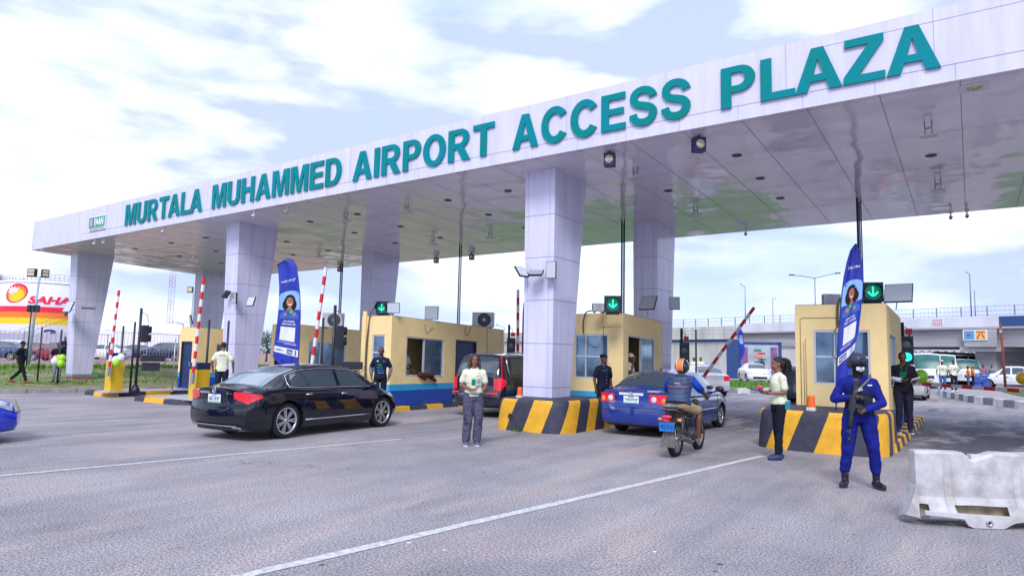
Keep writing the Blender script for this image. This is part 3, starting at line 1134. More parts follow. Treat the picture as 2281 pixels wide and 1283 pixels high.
bullnose('striped concrete barrier at the foot of the front middle column, with a drain hole', -8.47, 13.05, 1.0, 2.5, .72, hole=(-.38, .32))
bullnose('striped concrete barrier in front of the right booth, behind the armed guard', -2.5, 14.05, 1.2, 2.0, .77)
def beacon(label, p, s=1.0):
    root = thing('warning_beacon', label, 'beacon', p, group='orange warning beacons on the barriers')
    m = MB(mat('beacon_base', (0.6, 0.58, 0.55), 0.5, var=.3, vs=12))
    m.box(-.085, .085, -.085, .085, 0, .075)
    m.build('base', root, bevel=.008)
    m = MB(ORANGE)
    prof = [(.0, .32), (.055, .32), (.068, .31)]
    for k in range(9):
        z = .30 - k * .026
        prof += [(.070 + k * .0014, z), (.074 + k * .0014, z - .013)]
    prof += [(.08, .075)]
    m.lathe(prof, 20)
    m.build('lens', root)
    root.scale = (s, s, s)
beacon('orange beacon on the middle striped barrier beside the column', (-8.93, 13.55, .72), .78)
beacon('orange beacon on the right striped barrier, left of the armed guard', (-2.62, 14.30, .77), .92)
# ---------------------------------------------------------------- posts rising to the canopy
TRUSS = mat('dark_post', (0.03, 0.035, 0.06), 0.5)
def cable_post(label, x, y):
    zt = soffit_z(x, y)
    root = thing('cable_post', label, 'post', (x, y, 0), group='dark cable posts between booths and canopy')
    m = MB(TRUSS)
    for a, b in ((-.055, -.03), (.055, -.03), (0, .05)):
        m.tube([(a, b, 1.0), (a, b, zt - .01)], .014, 6)
    k = 1.0
    i = 0
    while k < zt - .15:
        c = [(-.055, -.03), (.055, -.03), (0, .05)]
        for j in range(3):
            p_, q2 = c[j], c[(j + 1) % 3]
            m.tube([(p_[0], p_[1], k), (q2[0], q2[1], k + .07)], .009, 4, cap=False)
        k += .07
    m.tube([(-.03, -.05, 1.0), (-.03, -.05, zt - .01)], .022, 8)
    m.build('lattice', root)
    m = MB(TRUSS)
    m.box(-.12, .12, -.09, .11, .14, 1.02)
    m.build('base_box', root, bevel=.01)
cable_post('dark lattice cable post rising behind the right booth', -2.43, 20.6)
cable_post('dark lattice cable post rising behind the middle booth', -9.27, 20.03)
cable_post('dark lattice cable post rising behind the long centre booth', -16.79, 20.97)
cable_post('dark lattice cable post rising behind the plain booth on the left', -24.87, 22.0)
# ---------------------------------------------------------------- vehicles
def paint(name, col, rough=0.16, metal=0.0, coat=1.0):
    return mat(name, col, rough, metal=metal, coat=coat, var=0.05, vs=3)
CGLASS = mat('car_glass', (0.035, 0.06, 0.075), 0.04, coat=1.0, spec=0.9)
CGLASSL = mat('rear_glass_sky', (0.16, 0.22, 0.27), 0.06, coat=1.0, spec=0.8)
TRIM = mat('black_trim', (0.012, 0.013, 0.018), 0.4)
TAILR = mat('tail_lamp', (0.65, 0.008, 0.03), 0.12, coat=1.0, emit=(0.9, 0.02, 0.06), es=0.12)
HEADL = mat('head_lamp', (0.62, 0.66, 0.72), 0.1, metal=0.5, coat=1.0)
RIM = mat('alloy_rim', (0.55, 0.56, 0.60), 0.25, metal=0.8)
PLATE = mat('plate_white', (0.74, 0.78, 0.78), 0.5)
PLBLUE = mat('plate_ink', (0.02, 0.10, 0.30), 0.5)
PLGREEN = mat('plate_green', (0.02, 0.35, 0.15), 0.5)
INDIC = mat('indicator_orange', (0.9, 0.25, 0.02), 0.2, coat=1.0)
class Car:
    def __init__(s, P):
        s.P = P
        xs = np.array([k[0] for k in P['st']])
        s.L = P['L']
        X = np.linspace(0, s.L, 97)
        s.X = X
        s.T = {}
        sm = P.get('smooth', 1)
        for i, nm in enumerate(('zt', 'zb', 'wm', 'wr', 'zs')):
            v = np.interp(X, xs, [k[i + 1] for k in P['st']])
            for _ in range(sm if nm in ('zt', 'wr') else 6):
                w = v.copy()
                w[1:-1] = .25 * v[:-2] + .5 * v[1:-1] + .25 * v[2:]
                v = w
            s.T[nm] = v
        s.cx = s.L / 2
    def g(s, nm, x):
        return float(np.interp(x, s.X, s.T[nm]))
    def sec(s, x):
        zt, zb, wm, wr, zs = (s.g(n, x) for n in ('zt', 'zb', 'wm', 'wr', 'zs'))
        ze = max(zb + .012, zt - s.P.get('crown', .055))
        zm = zs + (zb - zs) * .5
        return [(0, zs), (wm * .80, zs), (wm * .94, zs + .03), (wm * .985, zs + .12), (wm, zm - .06), (wm * 1.0, zm + .10), (wm * .985, zb - .10),
                (wm * .965, zb - .03), (wm * .94, zb), (wm * .94 + (wr - wm * .94) * .35, zb + (ze - zb) * .36), (wm * .94 + (wr - wm * .94) * .70, zb + (ze - zb) * .70),
                (wr + .006, ze - .012 if ze - zb > .05 else ze - .004), (wr * .90, ze + (zt - ze) * .35), (wr * .55, ze + (zt - ze) * .80), (0, zt)]
    BELT, EDGE = 8, 11
    def warp(s, x, y, z):
        P = s.P
        wm = 0.88
        er = max(0, 1 - x / .7)
        ef = max(0, 1 - (s.L - x) / .9)
        yy = min(1.15, abs(y) / wm)
        if er > 0:
            x = x + er * er * (P.get('rcurve', .14) * yy ** 2.4 + np.interp(z, *zip(*P['rprof'])))
        if ef > 0:
            x = x - ef * ef * (P.get('fcurve', .30) * yy ** 2.2 + np.interp(z, *zip(*P['fprof'])))
        return Vector((x - s.cx, y, z))
    def S(s, x, q, side=1, off=0.0):
        pts = s.sec(x)
        i = min(int(q), len(pts) - 2)
        t = q - i
        y = pts[i][0] + (pts[i + 1][0] - pts[i][0]) * t
        z = pts[i][1] + (pts[i + 1][1] - pts[i][1]) * t
        return s.warp(x, y * side, z)
    def SN(s, x, q, side=1, off=.005):
        p = s.S(x, q, side)
        e = .02
        a = s.S(min(s.L, x + e), q, side) - s.S(max(0, x - e), q, side)
        b = s.S(x, min(13.99, q + .1), side) - s.S(x, max(0, q - .1), side)
        n = a.cross(b).normalized() * side
        if q < 12 and n.y * side < 0 or q >= 12 and n.z < 0:
            n = -n
        return p + n * off
    def side(s, x, z, side=1, off=.004):
        pts = s.sec(x)
        for i in range(2, 12):
            if pts[i + 1][1] >= z or i == 11:
                t = (z - pts[i][1]) / max(1e-4, pts[i + 1][1] - pts[i][1])
                return s.SN(x, i + min(1, max(0, t)), side, off)
    def rear(s, y, z, off=.004):
        p = s.warp(0, y, z)
        return p + Vector((-off, 0, 0))
    def front(s, y, z, off=.004):
        p = s.warp(s.L, y, z)
        return p + Vector((off, 0, 0))
    def shell(s, m, pm):
        m.mi(pm)
        rows = []
        for x in s.X:
            pts = s.sec(x)
            r = [s.warp(x, y, z) for y, z in pts] + [s.warp(x, -y, z) for y, z in pts[-2:0:-1]]
            rows.append(r)
        n = len(rows[0])
        vs = [v for r in rows for v in r]
        fs = [(i * n + j, i * n + (j + 1) % n, (i + 1) * n + (j + 1) % n, (i + 1) * n + j) for i in range(len(rows) - 1) for j in range(n)]
        m.add(vs, fs, True)
        for xe, ridx in ((0, 0), (s.L, len(rows) - 1)):
            pts = s.sec(xe)
            ny = 8
            g = [[s.warp(xe, y * (1 - 2 * k / ny), z) for k in range(ny + 1)] for y, z in pts[1:-1]]
            for a in range(len(g) - 1):
                for k in range(ny):
                    m.add([g[a][k], g[a][k + 1], g[a + 1][k + 1], g[a + 1][k]], [(0, 1, 2, 3)], True)
            # close under and over
            for row, apex in ((g[0], s.warp(xe, 0, pts[0][1])), (g[-1], s.warp(xe, 0, pts[-1][1]))):
                for k in range(ny):
                    m.add([row[k], row[k + 1], apex], [(0, 1, 2)], True)

def wheel(parent, c, R, w, side, spokes=10, rimm=None, rr=.68, style='thin'):
    "c: hub centre in car space"
    t = MB(RUBBER)
    Mx = Matrix.Translation(c) @ Matrix.Rotation(radians(90) * (-side), 4, 'X')
    h = w / 2
    t.lathe([(R * rr, -h * .8), (R * .9, -h), (R * .985, -h * .8), (R, -h * .4), (R, h * .4), (R * .985, h * .8), (R * .9, h), (R * rr, h * .86)], 36, Mx)
    for k in (-.35, 0, .35):
        t.mi(BLACK)
        t.lathe([(R + .0015, h * k - .006), (R + .0015, h * k + .006)], 36, Mx)
    tyre = t.build('wheel', parent)
    m = MB(BLACKP)
    m.lathe([(0, h * .1), (R * rr * .98, h * .1), (R * rr * .99, -h * .7)], 28, Mx)
    m.mi(rimm or RIM)
    m.lathe([(R * rr * .90, h * .80), (R * rr * 1.0, h * .92), (R * rr * 1.015, h * .86), (R * rr * 1.0, h * .3), (R * rr * .9, h * .2), (R * rr * .90, h * .80)], 36, Mx)
    m.lathe([(0, h * .74), (R * .12, h * .74), (R * .15, h * .60), (R * .15, h * .2)], 20, Mx)
    for k in range(spokes):
        a = 2 * pi * k / spokes + .2
        if style == 'pair':
            a += (.11 if k % 2 else -.11)
        sw = R * (.045 if spokes > 6 else .085)
        R0, R1 = R * .10, R * rr * .95
        Ms = Mx @ Matrix.Rotation(a, 4, 'Z')
        m.add([Ms @ Vector(v) for v in ((R0, -sw, h * .66), (R1, -sw * .8, h * .78), (R1, sw * .8, h * .78), (R0, sw, h * .66), (R0, -sw * 1.1, h * .3), (R1, -sw, h * .4), (R1, sw, h * .4), (R0, sw * 1.1, h * .3))],
              [(0, 1, 2, 3), (0, 4, 5, 1), (3, 2, 6, 7), (4, 7, 6, 5), (0, 3, 7, 4), (1, 5, 6, 2)], False)
    m.build('rim', tyre)
    return tyre

def plate(parent, M, txt, w=.36, h=.16, ground=None, ink=None):
    m = MB(ground or PLATE)
    start = len(m.v)
    m.box(-w / 2, w / 2, -.006, .0, 0, h)
    if ground is None:
        m.mi(PLGREEN).box(-w / 2 + .01, w / 2 - .01, -.009, -.007, .006, .022)
        m.box(-w * .17, w * .17, -.009, -.007, h - .026, h - .008)
    m.xform(M, start)
    m.mi(ink or PLBLUE)
    add_text(m, txt, M @ Matrix.Translation((0, -.0065, h * .26)), h * .48, w * .86, .003, .02)
    return m.build('licence_plate', parent)

def build_car(name, label, cat, P, loc, rz, pm, group=None, glass=CGLASS, detail=True, rimm=None, plate_txt=None):
    "rz: heading, 0 = driving away along +Y, positive turns left"
    c = Car(P)
    L = P['L']
    root = thing(name, label, cat, loc, rz + pi / 2, group)
    b = MB(pm)
    c.shell(b, pm)
    me = b.mesh('body', weld=.0008)
    body = bpy.data.objects.new('body', me)
    COL.objects.link(body)
    R, ax = P['R'], P['axles']
    ww = P.get('tw', .20)
    wtrack = P['track'] / 2
    # cut wheel arches
    cut = MB(TRIM)
    for xa in ax:
        for sd_ in (-1, 1):
            M_ = Matrix.Translation((xa - c.cx, sd_ * (wtrack + .12), R)) @ Matrix.Rotation(radians(90), 4, 'X')
            cut.lathe([(0.0, -.26), (R + .055, -.26), (R + .055, .30), (0.0, .30)], 40, M_, False)
    ccol = cut.build('cutter')
    md = body.modifiers.new('b', 'BOOLEAN')
    md.object = ccol
    md.operation = 'DIFFERENCE'
    md.solver = 'EXACT'
    dg = bpy.context.evaluated_depsgraph_get()
    dg.update()
    nm = bpy.data.meshes.new_from_object(body.evaluated_get(dg))
    body.modifiers.clear()
    bpy.data.objects.remove(ccol)
    body.data = nm
    ti = len(nm.materials)
    nm.materials.append(TRIM)
    for p in nm.polygons:
        q = p.center
        for xa in ax:
            dx, dz = q.x - (xa - c.cx), q.z - R
            if math.hypot(dx, dz) < R + .0545 and abs(q.y) > wtrack - .25 or q.z < P['st'][0][5] + .02 and p.normal.z < -.5:
                p.material_index = ti
                p.use_smooth = False
    nm.set_sharp_from_angle(angle=radians(38))
    body.parent = root
    # glass
    def gpatch(name, fn, nu, nv, m_, parent=body):
        g = MB(m_)
        g.grid(fn, nu, nv)
        return g.build(name, parent)
    for sd_ in (1, -1):
        for wi in P['win']:
            x0, x1, s0, s1 = wi[:4]
            lo, hi = (wi[4], wi[5]) if len(wi) > 4 else (.07, .90)
            def fn(u, v, x0=x0, x1=x1, s0=s0, s1=s1, lo=lo, hi=hi, sd_=sd_):
                x = (x0 + s0 * v) + ((x1 + s1 * v) - (x0 + s0 * v)) * u
                return c.SN(x, 8 + (lo + (hi - lo) * v) * 3, sd_, .004)
            gpatch('window', fn, 14, 6, P.get('sglass', glass))
        if P.get('chrome'):
            x0, x1 = P['chrome']
            m = MB(CHROME)
            N_ = 26
            up = [c.SN(x0 + (x1 - x0) * i / N_, 8 + .93 * 3, sd_, .008) for i in range(N_ + 1)]
            dn = [c.SN(x0 - .04 + (x1 + .04 - x0) * i / N_, 8.08, sd_, .010) for i in range(N_ + 1)]
            ring = dn[::-1] + [c.SN(x0 - .05, 8 + 3 * .35, sd_, .009), c.SN(x0 - .02, 8 + 3 * .7, sd_, .009)] + up
            m.tube(ring, .011, 6)
            m.build('chrome_trim', body)
        # door joints and handles
        m = MB(TRIM)
        for xd in P['doors']:
            pts = [c.side(xd + (0.03 * (z > .7)), z, sd_, .002) for z in np.linspace(P['st'][0][5] + .12, c.g('zb', xd) - .01, 8)]
            m.tube(pts, .0045, 4)
        zr = P['st'][0][5] + .14
        m.tube([c.side(x, zr, sd_, .001) for x in np.linspace(P['doors'][0], P['doors'][-1], 10)], .004, 4)
        m.build('door_joint', body)
        for xh in P['handles']:
            m = MB(P.get('handle_m', CHROME))
            zb = c.g('zb', xh)
            m.tube([c.side(xh - .09, zb - .125, sd_, .012), c.side(xh - .05, zb - .12, sd_, .03), c.side(xh + .05, zb - .118, sd_, .03), c.side(xh + .09, zb - .12, sd_, .012)], [(.010, .014)] * 4, 6)
            m.build('door_handle', body)
        if 'mirror' in P:
            xm = P['mirror']
            m = MB(P.get('mirror_m', pm))
            zb = c.g('zb', xm)
            p = c.side(xm, zb - .01, sd_, .0)
            m.sph(p + Vector((.02, .13 * sd_, .07)), (.07, .11, .075), 14, 10)
            m.tube([p, p + Vector((.01, .07 * sd_, .03))], .022, 6)
            mm = m.build('mirror', body)
        if P.get('rocker'):
            m = MB(CHROME)
            z = P['st'][0][5] + .10
            m.tube([c.side(x, z, sd_, .004) for x in np.linspace(ax[0] + R + .1, ax[1] - R - .1, 8)], [(.006, .014)] * 8, 6)
            m.build('sill_strip', body)
        if P.get('rubstrip'):
            m = MB(P['rubstrip'])
            m.tube([c.side(x, P['rubz'], sd_, .004) for x in np.linspace(ax[0] + R + .12, ax[1] - R - .12, 10)], [(.008, .022)] * 10, 6)
            m.build('side_strip', body)
        for nm_, x0, x1, z0, z1, mm_ in P.get('sidelamps', ()):
            def fn(u, v, x0=x0, x1=x1, z0=z0, z1=z1, sd_=sd_):
                x = x0 + (x1 - x0) * u
                k = u if nm_ != 'head_lamp' else 1 - u
                mid = (z0 + z1) / 2 + .02
                a = z0 + (mid - z0) * k * .8
                b2_ = z1 + (mid - z1) * k * .55
                return c.side(x, a + (b2_ - a) * v, sd_, .006)
            gpatch(nm_, fn, 10, 5, mm_)
    for nm_, x0, x1, k, mm_ in P['top_glass']:
        def fn(u, v, x0=x0, x1=x1, k=k):
            y = (v * 2 - 1) * k
            xx = x0 + (x1 - x0) * u
            return c.SN(xx, 14 - abs(y) * 2.55, 1 if y >= 0 else -1, P.get('goff', .005))
        gpatch(nm_, fn, 24, 12, mm_ or glass)
    # rear and front items given in (y, z)
    for nm_, poly, mm_, off in P.get('rear_items', ()):
        y0, y1, z0, z1 = poly[:4]
        sk = poly[4] if len(poly) > 4 else 0
        ny = 12
        def fn(u, v, y0=y0, y1=y1, z0=z0, z1=z1, sk=sk, off=off):
            y = y0 + (y1 - y0) * u
            a = z0 + (sk * u if sk > 0 else -sk * (1 - u))
            return c.rear(y, a + (z1 - a) * v, off)
        gpatch(nm_, fn, ny, 4, mm_)
    for nm_, poly, mm_, off in P.get('front_items', ()):
        y0, y1, z0, z1 = poly[:4]
        def fn(u, v, y0=y0, y1=y1, z0=z0, z1=z1, off=off):
            return c.front(y0 + (y1 - y0) * u, z0 + (z1 - z0) * v, off)
        gpatch(nm_, fn, 8, 4, mm_)
    if plate_txt:
        z = P['plate_z']
        p = c.rear(0, z + .08, P.get('plate_off', .012))
        plate(body, frame(p + Vector((0, 0, -.08)), (0, -1, 0)), plate_txt)
    for xa in ax:
        for sd_ in (1, -1):
            wheel(root, Vector((xa - c.cx, sd_ * (wtrack - .01), R)), R, ww, sd_, P.get('spokes', 10), rimm, style=P.get('wstyle', 'thin'), rr=P.get('rr', .68))
    # underside
    u = MB(TRIM)
    u.box(ax[0] - c.cx - .5, ax[1] - c.cx + .5, -wtrack + .25, wtrack - .25, P['st'][0][5] - .03, P['st'][0][5] + .1)
    u.build('underbody', root)
    return root, c, body

def P_sedan(L=4.69, W=1.81, H=1.44, wb=2.84, R=.32, trunk=.98, hood=.95, ff=.82, **k):
    w = W / 2
    ra = L - ff - wb      # rear axle
    zb = k.pop('belt', .93)
    rg0, rg1 = k.pop('rg', (.62, 1.35))
    ws0, ws1 = k.pop('ws', (L - 1.72, L - 1.05))
    rf = H
    P = dict(L=L, R=R, axles=(ra, ra + wb), track=W - .24, smooth=3, crown=.05,
        st=[(0, trunk - .035, trunk - .10, w * .90, w * .70, .24), (.06, trunk + .0, trunk - .07, w * .93, w * .74, .22), (.3, trunk + .005, trunk - .05, w * .975, w * .78, .19),
            (rg0, trunk + .015, trunk - .02, w, w * .76, .18), (rg0 + (rg1 - rg0) * .5, (trunk + rf) / 2 + .045, zb + .02, w, w * .70, .17), (rg1, rf - .045, zb, w, w * .635, .17),
            (L * .44, rf, zb - .01, w, w * .63, .17), (L * .52, rf, zb - .015, w, w * .63, .17), (ws0, rf - .05, zb - .02, w, w * .64, .17), (ws0 + (ws1 - ws0) * .5, (hood + rf) / 2 + .04, zb - .03, w, w * .71, .17),
            (ws1, hood + .03, zb - .04, w, w * .80, .17), (L - .75, hood - .03, hood - .12, w * .985, w * .80, .18), (L - .3, hood - .12, hood - .20, w * .95, w * .74, .19), (L, hood - .24, hood - .30, w * .86, w * .62, .21)],
        rprof=[(.2, .10), (.3, .02), (.5, .0), (.62, .02), (.75, .05), (trunk, .03)],
        fprof=[(.2, .08), (.35, .0), (.55, .02), (hood, .16)],
        top_glass=[('rear_window', rg0 + .07, rg1 - .06, .90, None), ('windscreen', ws0 + .06, ws1 - .04, .92, None)],
        doors=(ra + .38 + .0, L * .505, L - ff - .38), handles=(ra + .52, L * .505 + .20), mirror=ws1 - .38)
    P.update(k)
    return P
def E_():
    pass
# black saloon in the centre-left lane
BLKP = mat('black_car_paint', (0.004, 0.006, 0.014), 0.04, coat=1.0, spec=.15)
P = P_sedan(4.69, 1.81, 1.44, 2.84, .345, trunk=.985, hood=.96, ff=.80, rg=(.50, 1.50), ws=(3.02, 3.78), belt=.965, chrome=(1.12, 3.42), rocker=True, rr=.74, wstyle='pair', spokes=14,
    win=[(1.12, 1.62, .12, -.10, .10, .84), (1.64, 2.40, -.10, .04, .08, .86), (2.50, 3.40, .04, -.30, .08, .88)],
    handle_m=CHROME, plate_z=.70,
    rear_items=[('tail_lamp', (.50, .84, .70, .92, -.09), TAILR, .006), ('tail_lamp', (-.84, -.50, .70, .92, .09), TAILR, .006), ('chrome_bar', (-.46, .46, .872, .908), CHROME, .016),
                ('plate_recess', (-.36, .36, .66, .86), TRIM, .003), ('bumper_trim', (-.62, .62, .275, .30), CHROME, .014), ('diffuser', (-.60, .60, .19, .27), TRIM, .004),
                ('exhaust_tip', (.50, .70, .24, .275), CHROME, .018), ('exhaust_tip', (-.70, -.50, .24, .275), CHROME, .018)],
    sidelamps=[('tail_lamp', .02, .38, .72, .90, TAILR), ('head_lamp', 4.05, 4.55, .66, .80, HEADL)])
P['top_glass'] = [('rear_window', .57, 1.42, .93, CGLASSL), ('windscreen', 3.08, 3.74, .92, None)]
car, C_, body = build_car('saloon_car', 'glossy black saloon car in the lane left of the middle column, rear towards us', 'car', P, (-12.12, 9.88, 0), radians(4.5), BLKP, plate_txt='AKD 18 BY')
def star_badge(body, p, r):
    m = MB(CHROME)
    M_ = frame(p, (0, -1, 0)) @ Matrix.Rotation(radians(90), 4, 'X')
    ring = [M_ @ Vector((r * cos(a), r * sin(a), 0)) for a in np.linspace(0, 2 * pi, 25)]
    m.tube(ring, r * .10, 5, cap=False)
    for k in range(3):
        a = pi / 2 + 2 * pi * k / 3
        m.add([M_ @ Vector(v) for v in ((r * cos(a), r * sin(a), .004), (r * .16 * cos(a + 1.05), r * .16 * sin(a + 1.05), .004), (0, 0, .010), (r * .16 * cos(a - 1.05), r * .16 * sin(a - 1.05), .004))], [(0, 1, 2), (0, 2, 3)])
    m.build('emblem', body)
star_badge(body, C_.rear(0, .935, .02), .05)
m = MB(TRIM)
m.grid(lambda u, v: C_.SN(.02 + .10 * v, 14 - abs(u * 2 - 1) * 2.4, 1 if u >= .5 else -1, .018 - .012 * v), 14, 2)
m.build('boot_spoiler', body)
# blue saloon ahead of the motorcycle
BLUP = paint('blue_car_paint', (0.006, 0.032, 0.24), 0.12)
P = P_sedan(4.53, 1.70, 1.47, 2.60, .30, trunk=1.04, hood=.98, ff=.86, rg=(.50, 1.28), ws=(2.80, 3.55), belt=.96, crown=.06, spokes=9, rr=.64,
    win=[(.98, 1.26, .10, .0, .08, .70), (1.30, 1.98, -.02, .02, .06, .86), (2.08, 3.22, .02, -.35, .06, .88)], handle_m=None, plate_z=.72,
    rear_items=[('tail_lamp', (.42, .80, .72, .93, -.03), TAILR, .008), ('tail_lamp', (-.80, -.42, .72, .93, .03), TAILR, .008), ('chrome_bar', (-.29, .29, .90, .955), mat('bar_white', (.72, .74, .78), .25), .02),
                ('boot_joint', (-.60, .60, .628, .640), TRIM, .006), ('plate_recess', (-.30, .30, .66, .895), mat('blue_shade', (.009, .045, .34), .3), .003),
                ('bumper_joint', (-.80, .80, .555, .562), TRIM, .006)],
    sidelamps=[('tail_lamp', .02, .22, .72, .93, TAILR), ('head_lamp', 4.0, 4.4, .62, .78, HEADL)], rubstrip=mat('strip_silver', (.4, .42, .5), .3, metal=.5), rubz=.52)
P['handle_m'] = BLUP
P['mirror_m'] = TRIM
car, C_, body = build_car('saloon_car', 'blue saloon car between the middle and right striped barriers, ahead of the motorcycle', 'car', P, (-6.22, 16.2, 0), radians(-1.0), BLUP, plate_txt='YAB·654 JF')
for sd_ in (1, -1):
    m = MB(mat('reverse_lens', (.65, .68, .70), .15))
    p = C_.rear(.52 * sd_, .82, .014)
    m.sph(p, (.012, .062, .062), 16, 10)
    m.build('reverse_lamp', body)
    m = MB(INDIC)
    m.sph(C_.rear(.72 * sd_, .80, .012), (.012, .05, .06), 16, 10)
    m.build('indicator', body)
m = MB(CHROME)
for rx, rz_, zc in ((.055, .035, 0), (.02, .033, 0), (.04, .014, .012)):
    p = C_.rear(0, .935, .028)
    m.tube([p + Vector((0, rx * cos(a), rz_ * sin(a) + zc)) for a in np.linspace(0, 2 * pi, 21)], .005, 5, cap=False)
m.build('emblem', body)
m = MB(mat('bar_white', (.72, .74, .78), .25))
add_text(m, 'COROLLA', frame(C_.rear(-.52, .985, .02), (0, -1, 0)), .035, .28, .004, .03)
m.build('badge_lettering', body)
m = MB(TRIM)
m.tube([(-.55, 0, 1.46), (-.60, 0, 1.50)], [.02, .006], 6)
m.build('aerial', body)
# dark SUV leaving past the long centre booth
SUVP = paint('dark_suv_paint', (0.012, 0.013, 0.028), 0.10)
def P_suv(L=4.8, W=1.9, H=1.78, wb=2.86, R=.36, belt=1.10, hood=1.12, **k):
    w = W / 2
    ff = .88
    ra = L - ff - wb
    P = dict(L=L, R=R, axles=(ra, ra + wb), track=W - .26, smooth=1, crown=.05,
        st=[(0, 1.16, 1.02, w * .90, w * .80, .32), (.05, 1.25, 1.05, w * .93, w * .80, .30), (.18, 1.50, belt, w * .965, w * .74, .27), (.40, H - .04, belt, w * .985, w * .70, .25), (1.2, H, belt, w, w * .70, .24),
            (L - 2.3, H - .01, belt - .02, w, w * .70, .24), (L - 1.9, H - .10, belt - .03, w, w * .71, .24), (L - 1.15, hood + .03, hood - .06, w, w * .80, .24), (L - .5, hood - .04, hood - .14, w * .97, w * .8, .25), (L, hood - .2, hood - .28, w * .88, w * .66, .28)],
        rprof=[(.3, .08), (.45, -.02), (.68, -.02), (.74, .04), (1.1, .05), (H, .05)], fprof=[(.2, .08), (.4, .0), (.7, .02), (hood, .12)],
        top_glass=[('rear_window', .045, .34, .88, None), ('windscreen', L - 1.86, L - 1.22, .92, None)],
        doors=(ra + .38, L * .50, L - ff - .40), handles=(ra + .50, L * .50 + .2), mirror=L - 1.62,
        win=[(.55, 1.42, .12, .0, .08, .86), (1.50, 2.35, .0, .02, .08, .86), (2.45, 3.30, .02, -.28, .08, .86)], sidelamps=[('tail_lamp', .02, .26, .78, 1.12, TAILR)], spokes=5, rr=.64)
    P.update(k)
    return P
P = P_suv(chrome=(.58, 3.3), plate_z=.80, handle_m=SUVP,
    rear_items=[('tail_lamp', (.66, .86, .76, 1.08), TAILR, .008), ('tail_lamp', (-.86, -.66, .76, 1.08), TAILR, .008), ('bumper_strip', (-.8, .8, .62, .635), CHROME, .01),
                ('reflector', (-.82, -.5, .66, .70), TAILR, .012), ('reflector', (.5, .82, .66, .70), TAILR, .012), ('boot_joint', (-.6, .6, .735, .745), TRIM, .006)])
P['win'] = [(.62, 1.40, .15, .0, .10, .84), (1.50, 2.35, .0, .02, .10, .84), (2.45, 3.30, .02, -.28, .10, .84)]
suv, C_, body = build_car('estate_car', 'dark blue estate car with tall red tail lamps beside the long centre booth', 'car', P, pos(1050, 18.5) + Vector((0.1, 2.4, 0)), radians(-2), SUVP, plate_txt='KJA 20 AP', rimm=mat('brake_rust_rim', (.32, .25, .24), .4, metal=.5))
for sd_ in (1, -1):   # tall lamps running up the rear corner pillars, roof rails
    m = MB(TAILR)
    m.grid(lambda u, v: C_.SN(.04 + .32 * u + .07 * v, 8.0 + 3.4 * u, sd_, .008), 10, 2)
    m.build('pillar_lamp', body)
    m = MB(ALU)
    m.tube([C_.SN(x, 12.2, sd_, .05 if .7 < x < 2.7 else .0) for x in (.55, .7, 1.2, 1.8, 2.4, 2.7, 2.85)], .014, 6)
    m.build('roof_rail', body)
# blue saloon at the left edge
BLU2 = paint('bright_blue_paint', (0.008, 0.03, 0.50), 0.15)
P = P_sedan(4.4, 1.70, 1.45, 2.55, .30, trunk=1.0, hood=.90, win=[(1.0, 1.9, .1, 0), (2.0, 3.1, 0, -.3)],
    sidelamps=[('head_lamp', 3.92, 4.30, .55, .76, HEADL)], front_items=[('grille', (-.45, .45, .5, .62), TRIM, .004), ('head_lamp', (.50, .80, .54, .74), HEADL, .008), ('head_lamp', (-.80, -.50, .54, .74), HEADL, .008)])
build_car('saloon_car', 'bright blue car nosing in at the left edge of the photo', 'car', P, (-14.78, 3.15, 0), radians(-4), BLU2)
# cars beyond the plaza
SILV = paint('silver_paint', (0.50, 0.52, 0.58), 0.2, metal=.3)
P = P_sedan(4.35, 1.70, 1.47, 2.5, .30, trunk=1.05, hood=.98, win=[(1.0, 1.9, .1, 0), (2.0, 3.05, 0, -.3)], sidelamps=[('tail_lamp', .02, .25, .72, .98, TAILR)],
    rear_items=[('tail_lamp', (.50, .78, .72, .98), TAILR, .008), ('tail_lamp', (-.78, -.50, .72, .98), TAILR, .008)], handle_m=SILV, mirror_m=TRIM)
build_car('saloon_car', 'silver saloon car just beyond the raised barrier arm, in front of the blue one', 'car', P, (-11.35, 34.2, 0), radians(31), SILV, rimm=RIM)
WHT = paint('white_paint_car', (0.72, 0.73, 0.77), 0.2)
P = P_sedan(4.8, 1.82, 1.47, 2.78, .33, trunk=1.02, hood=1.0, win=[(1.1, 2.0, .1, 0), (2.1, 3.3, 0, -.3)], sidelamps=[('head_lamp', 4.1, 4.65, .68, .84, HEADL)],
    front_items=[('grille', (-.42, .42, .62, .72), CHROME, .006), ('lower_grille', (-.5, .5, .30, .46), TRIM, .006), ('head_lamp', (.50, .82, .66, .80), HEADL, .008), ('head_lamp', (-.82, -.50, .66, .80), HEADL, .008)], handle_m=WHT)
build_car('saloon_car', 'white saloon car facing the plaza on the far side of the grassed median', 'car', P, pos(1680, 52, 0.12) + Vector((0, 0, -.0)), radians(205), WHT)
GRYP = paint('grey_car_paint', (0.055, 0.065, 0.10), 0.15)
P = P_suv(4.6, 1.85, 1.62, 2.7, .34, belt=1.0, hood=1.05, rear_items=[('tail_lamp', (.60, .84, .84, 1.0), TAILR, .008), ('tail_lamp', (-.84, -.60, .84, 1.0), TAILR, .008), ('reflector', (.5, .8, .55, .58), TAILR, .01), ('exhaust_tip', (.52, .66, .38, .45), CHROME, .02)])
build_car('hatchback_car', 'grey hatchback car driving off left of the right booth, behind the woman with braids', 'car', P, (-5.62, 29.6, 0), radians(0), GRYP)
CHMP = paint('champagne_paint', (0.46, 0.45, 0.46), 0.22, metal=.3)
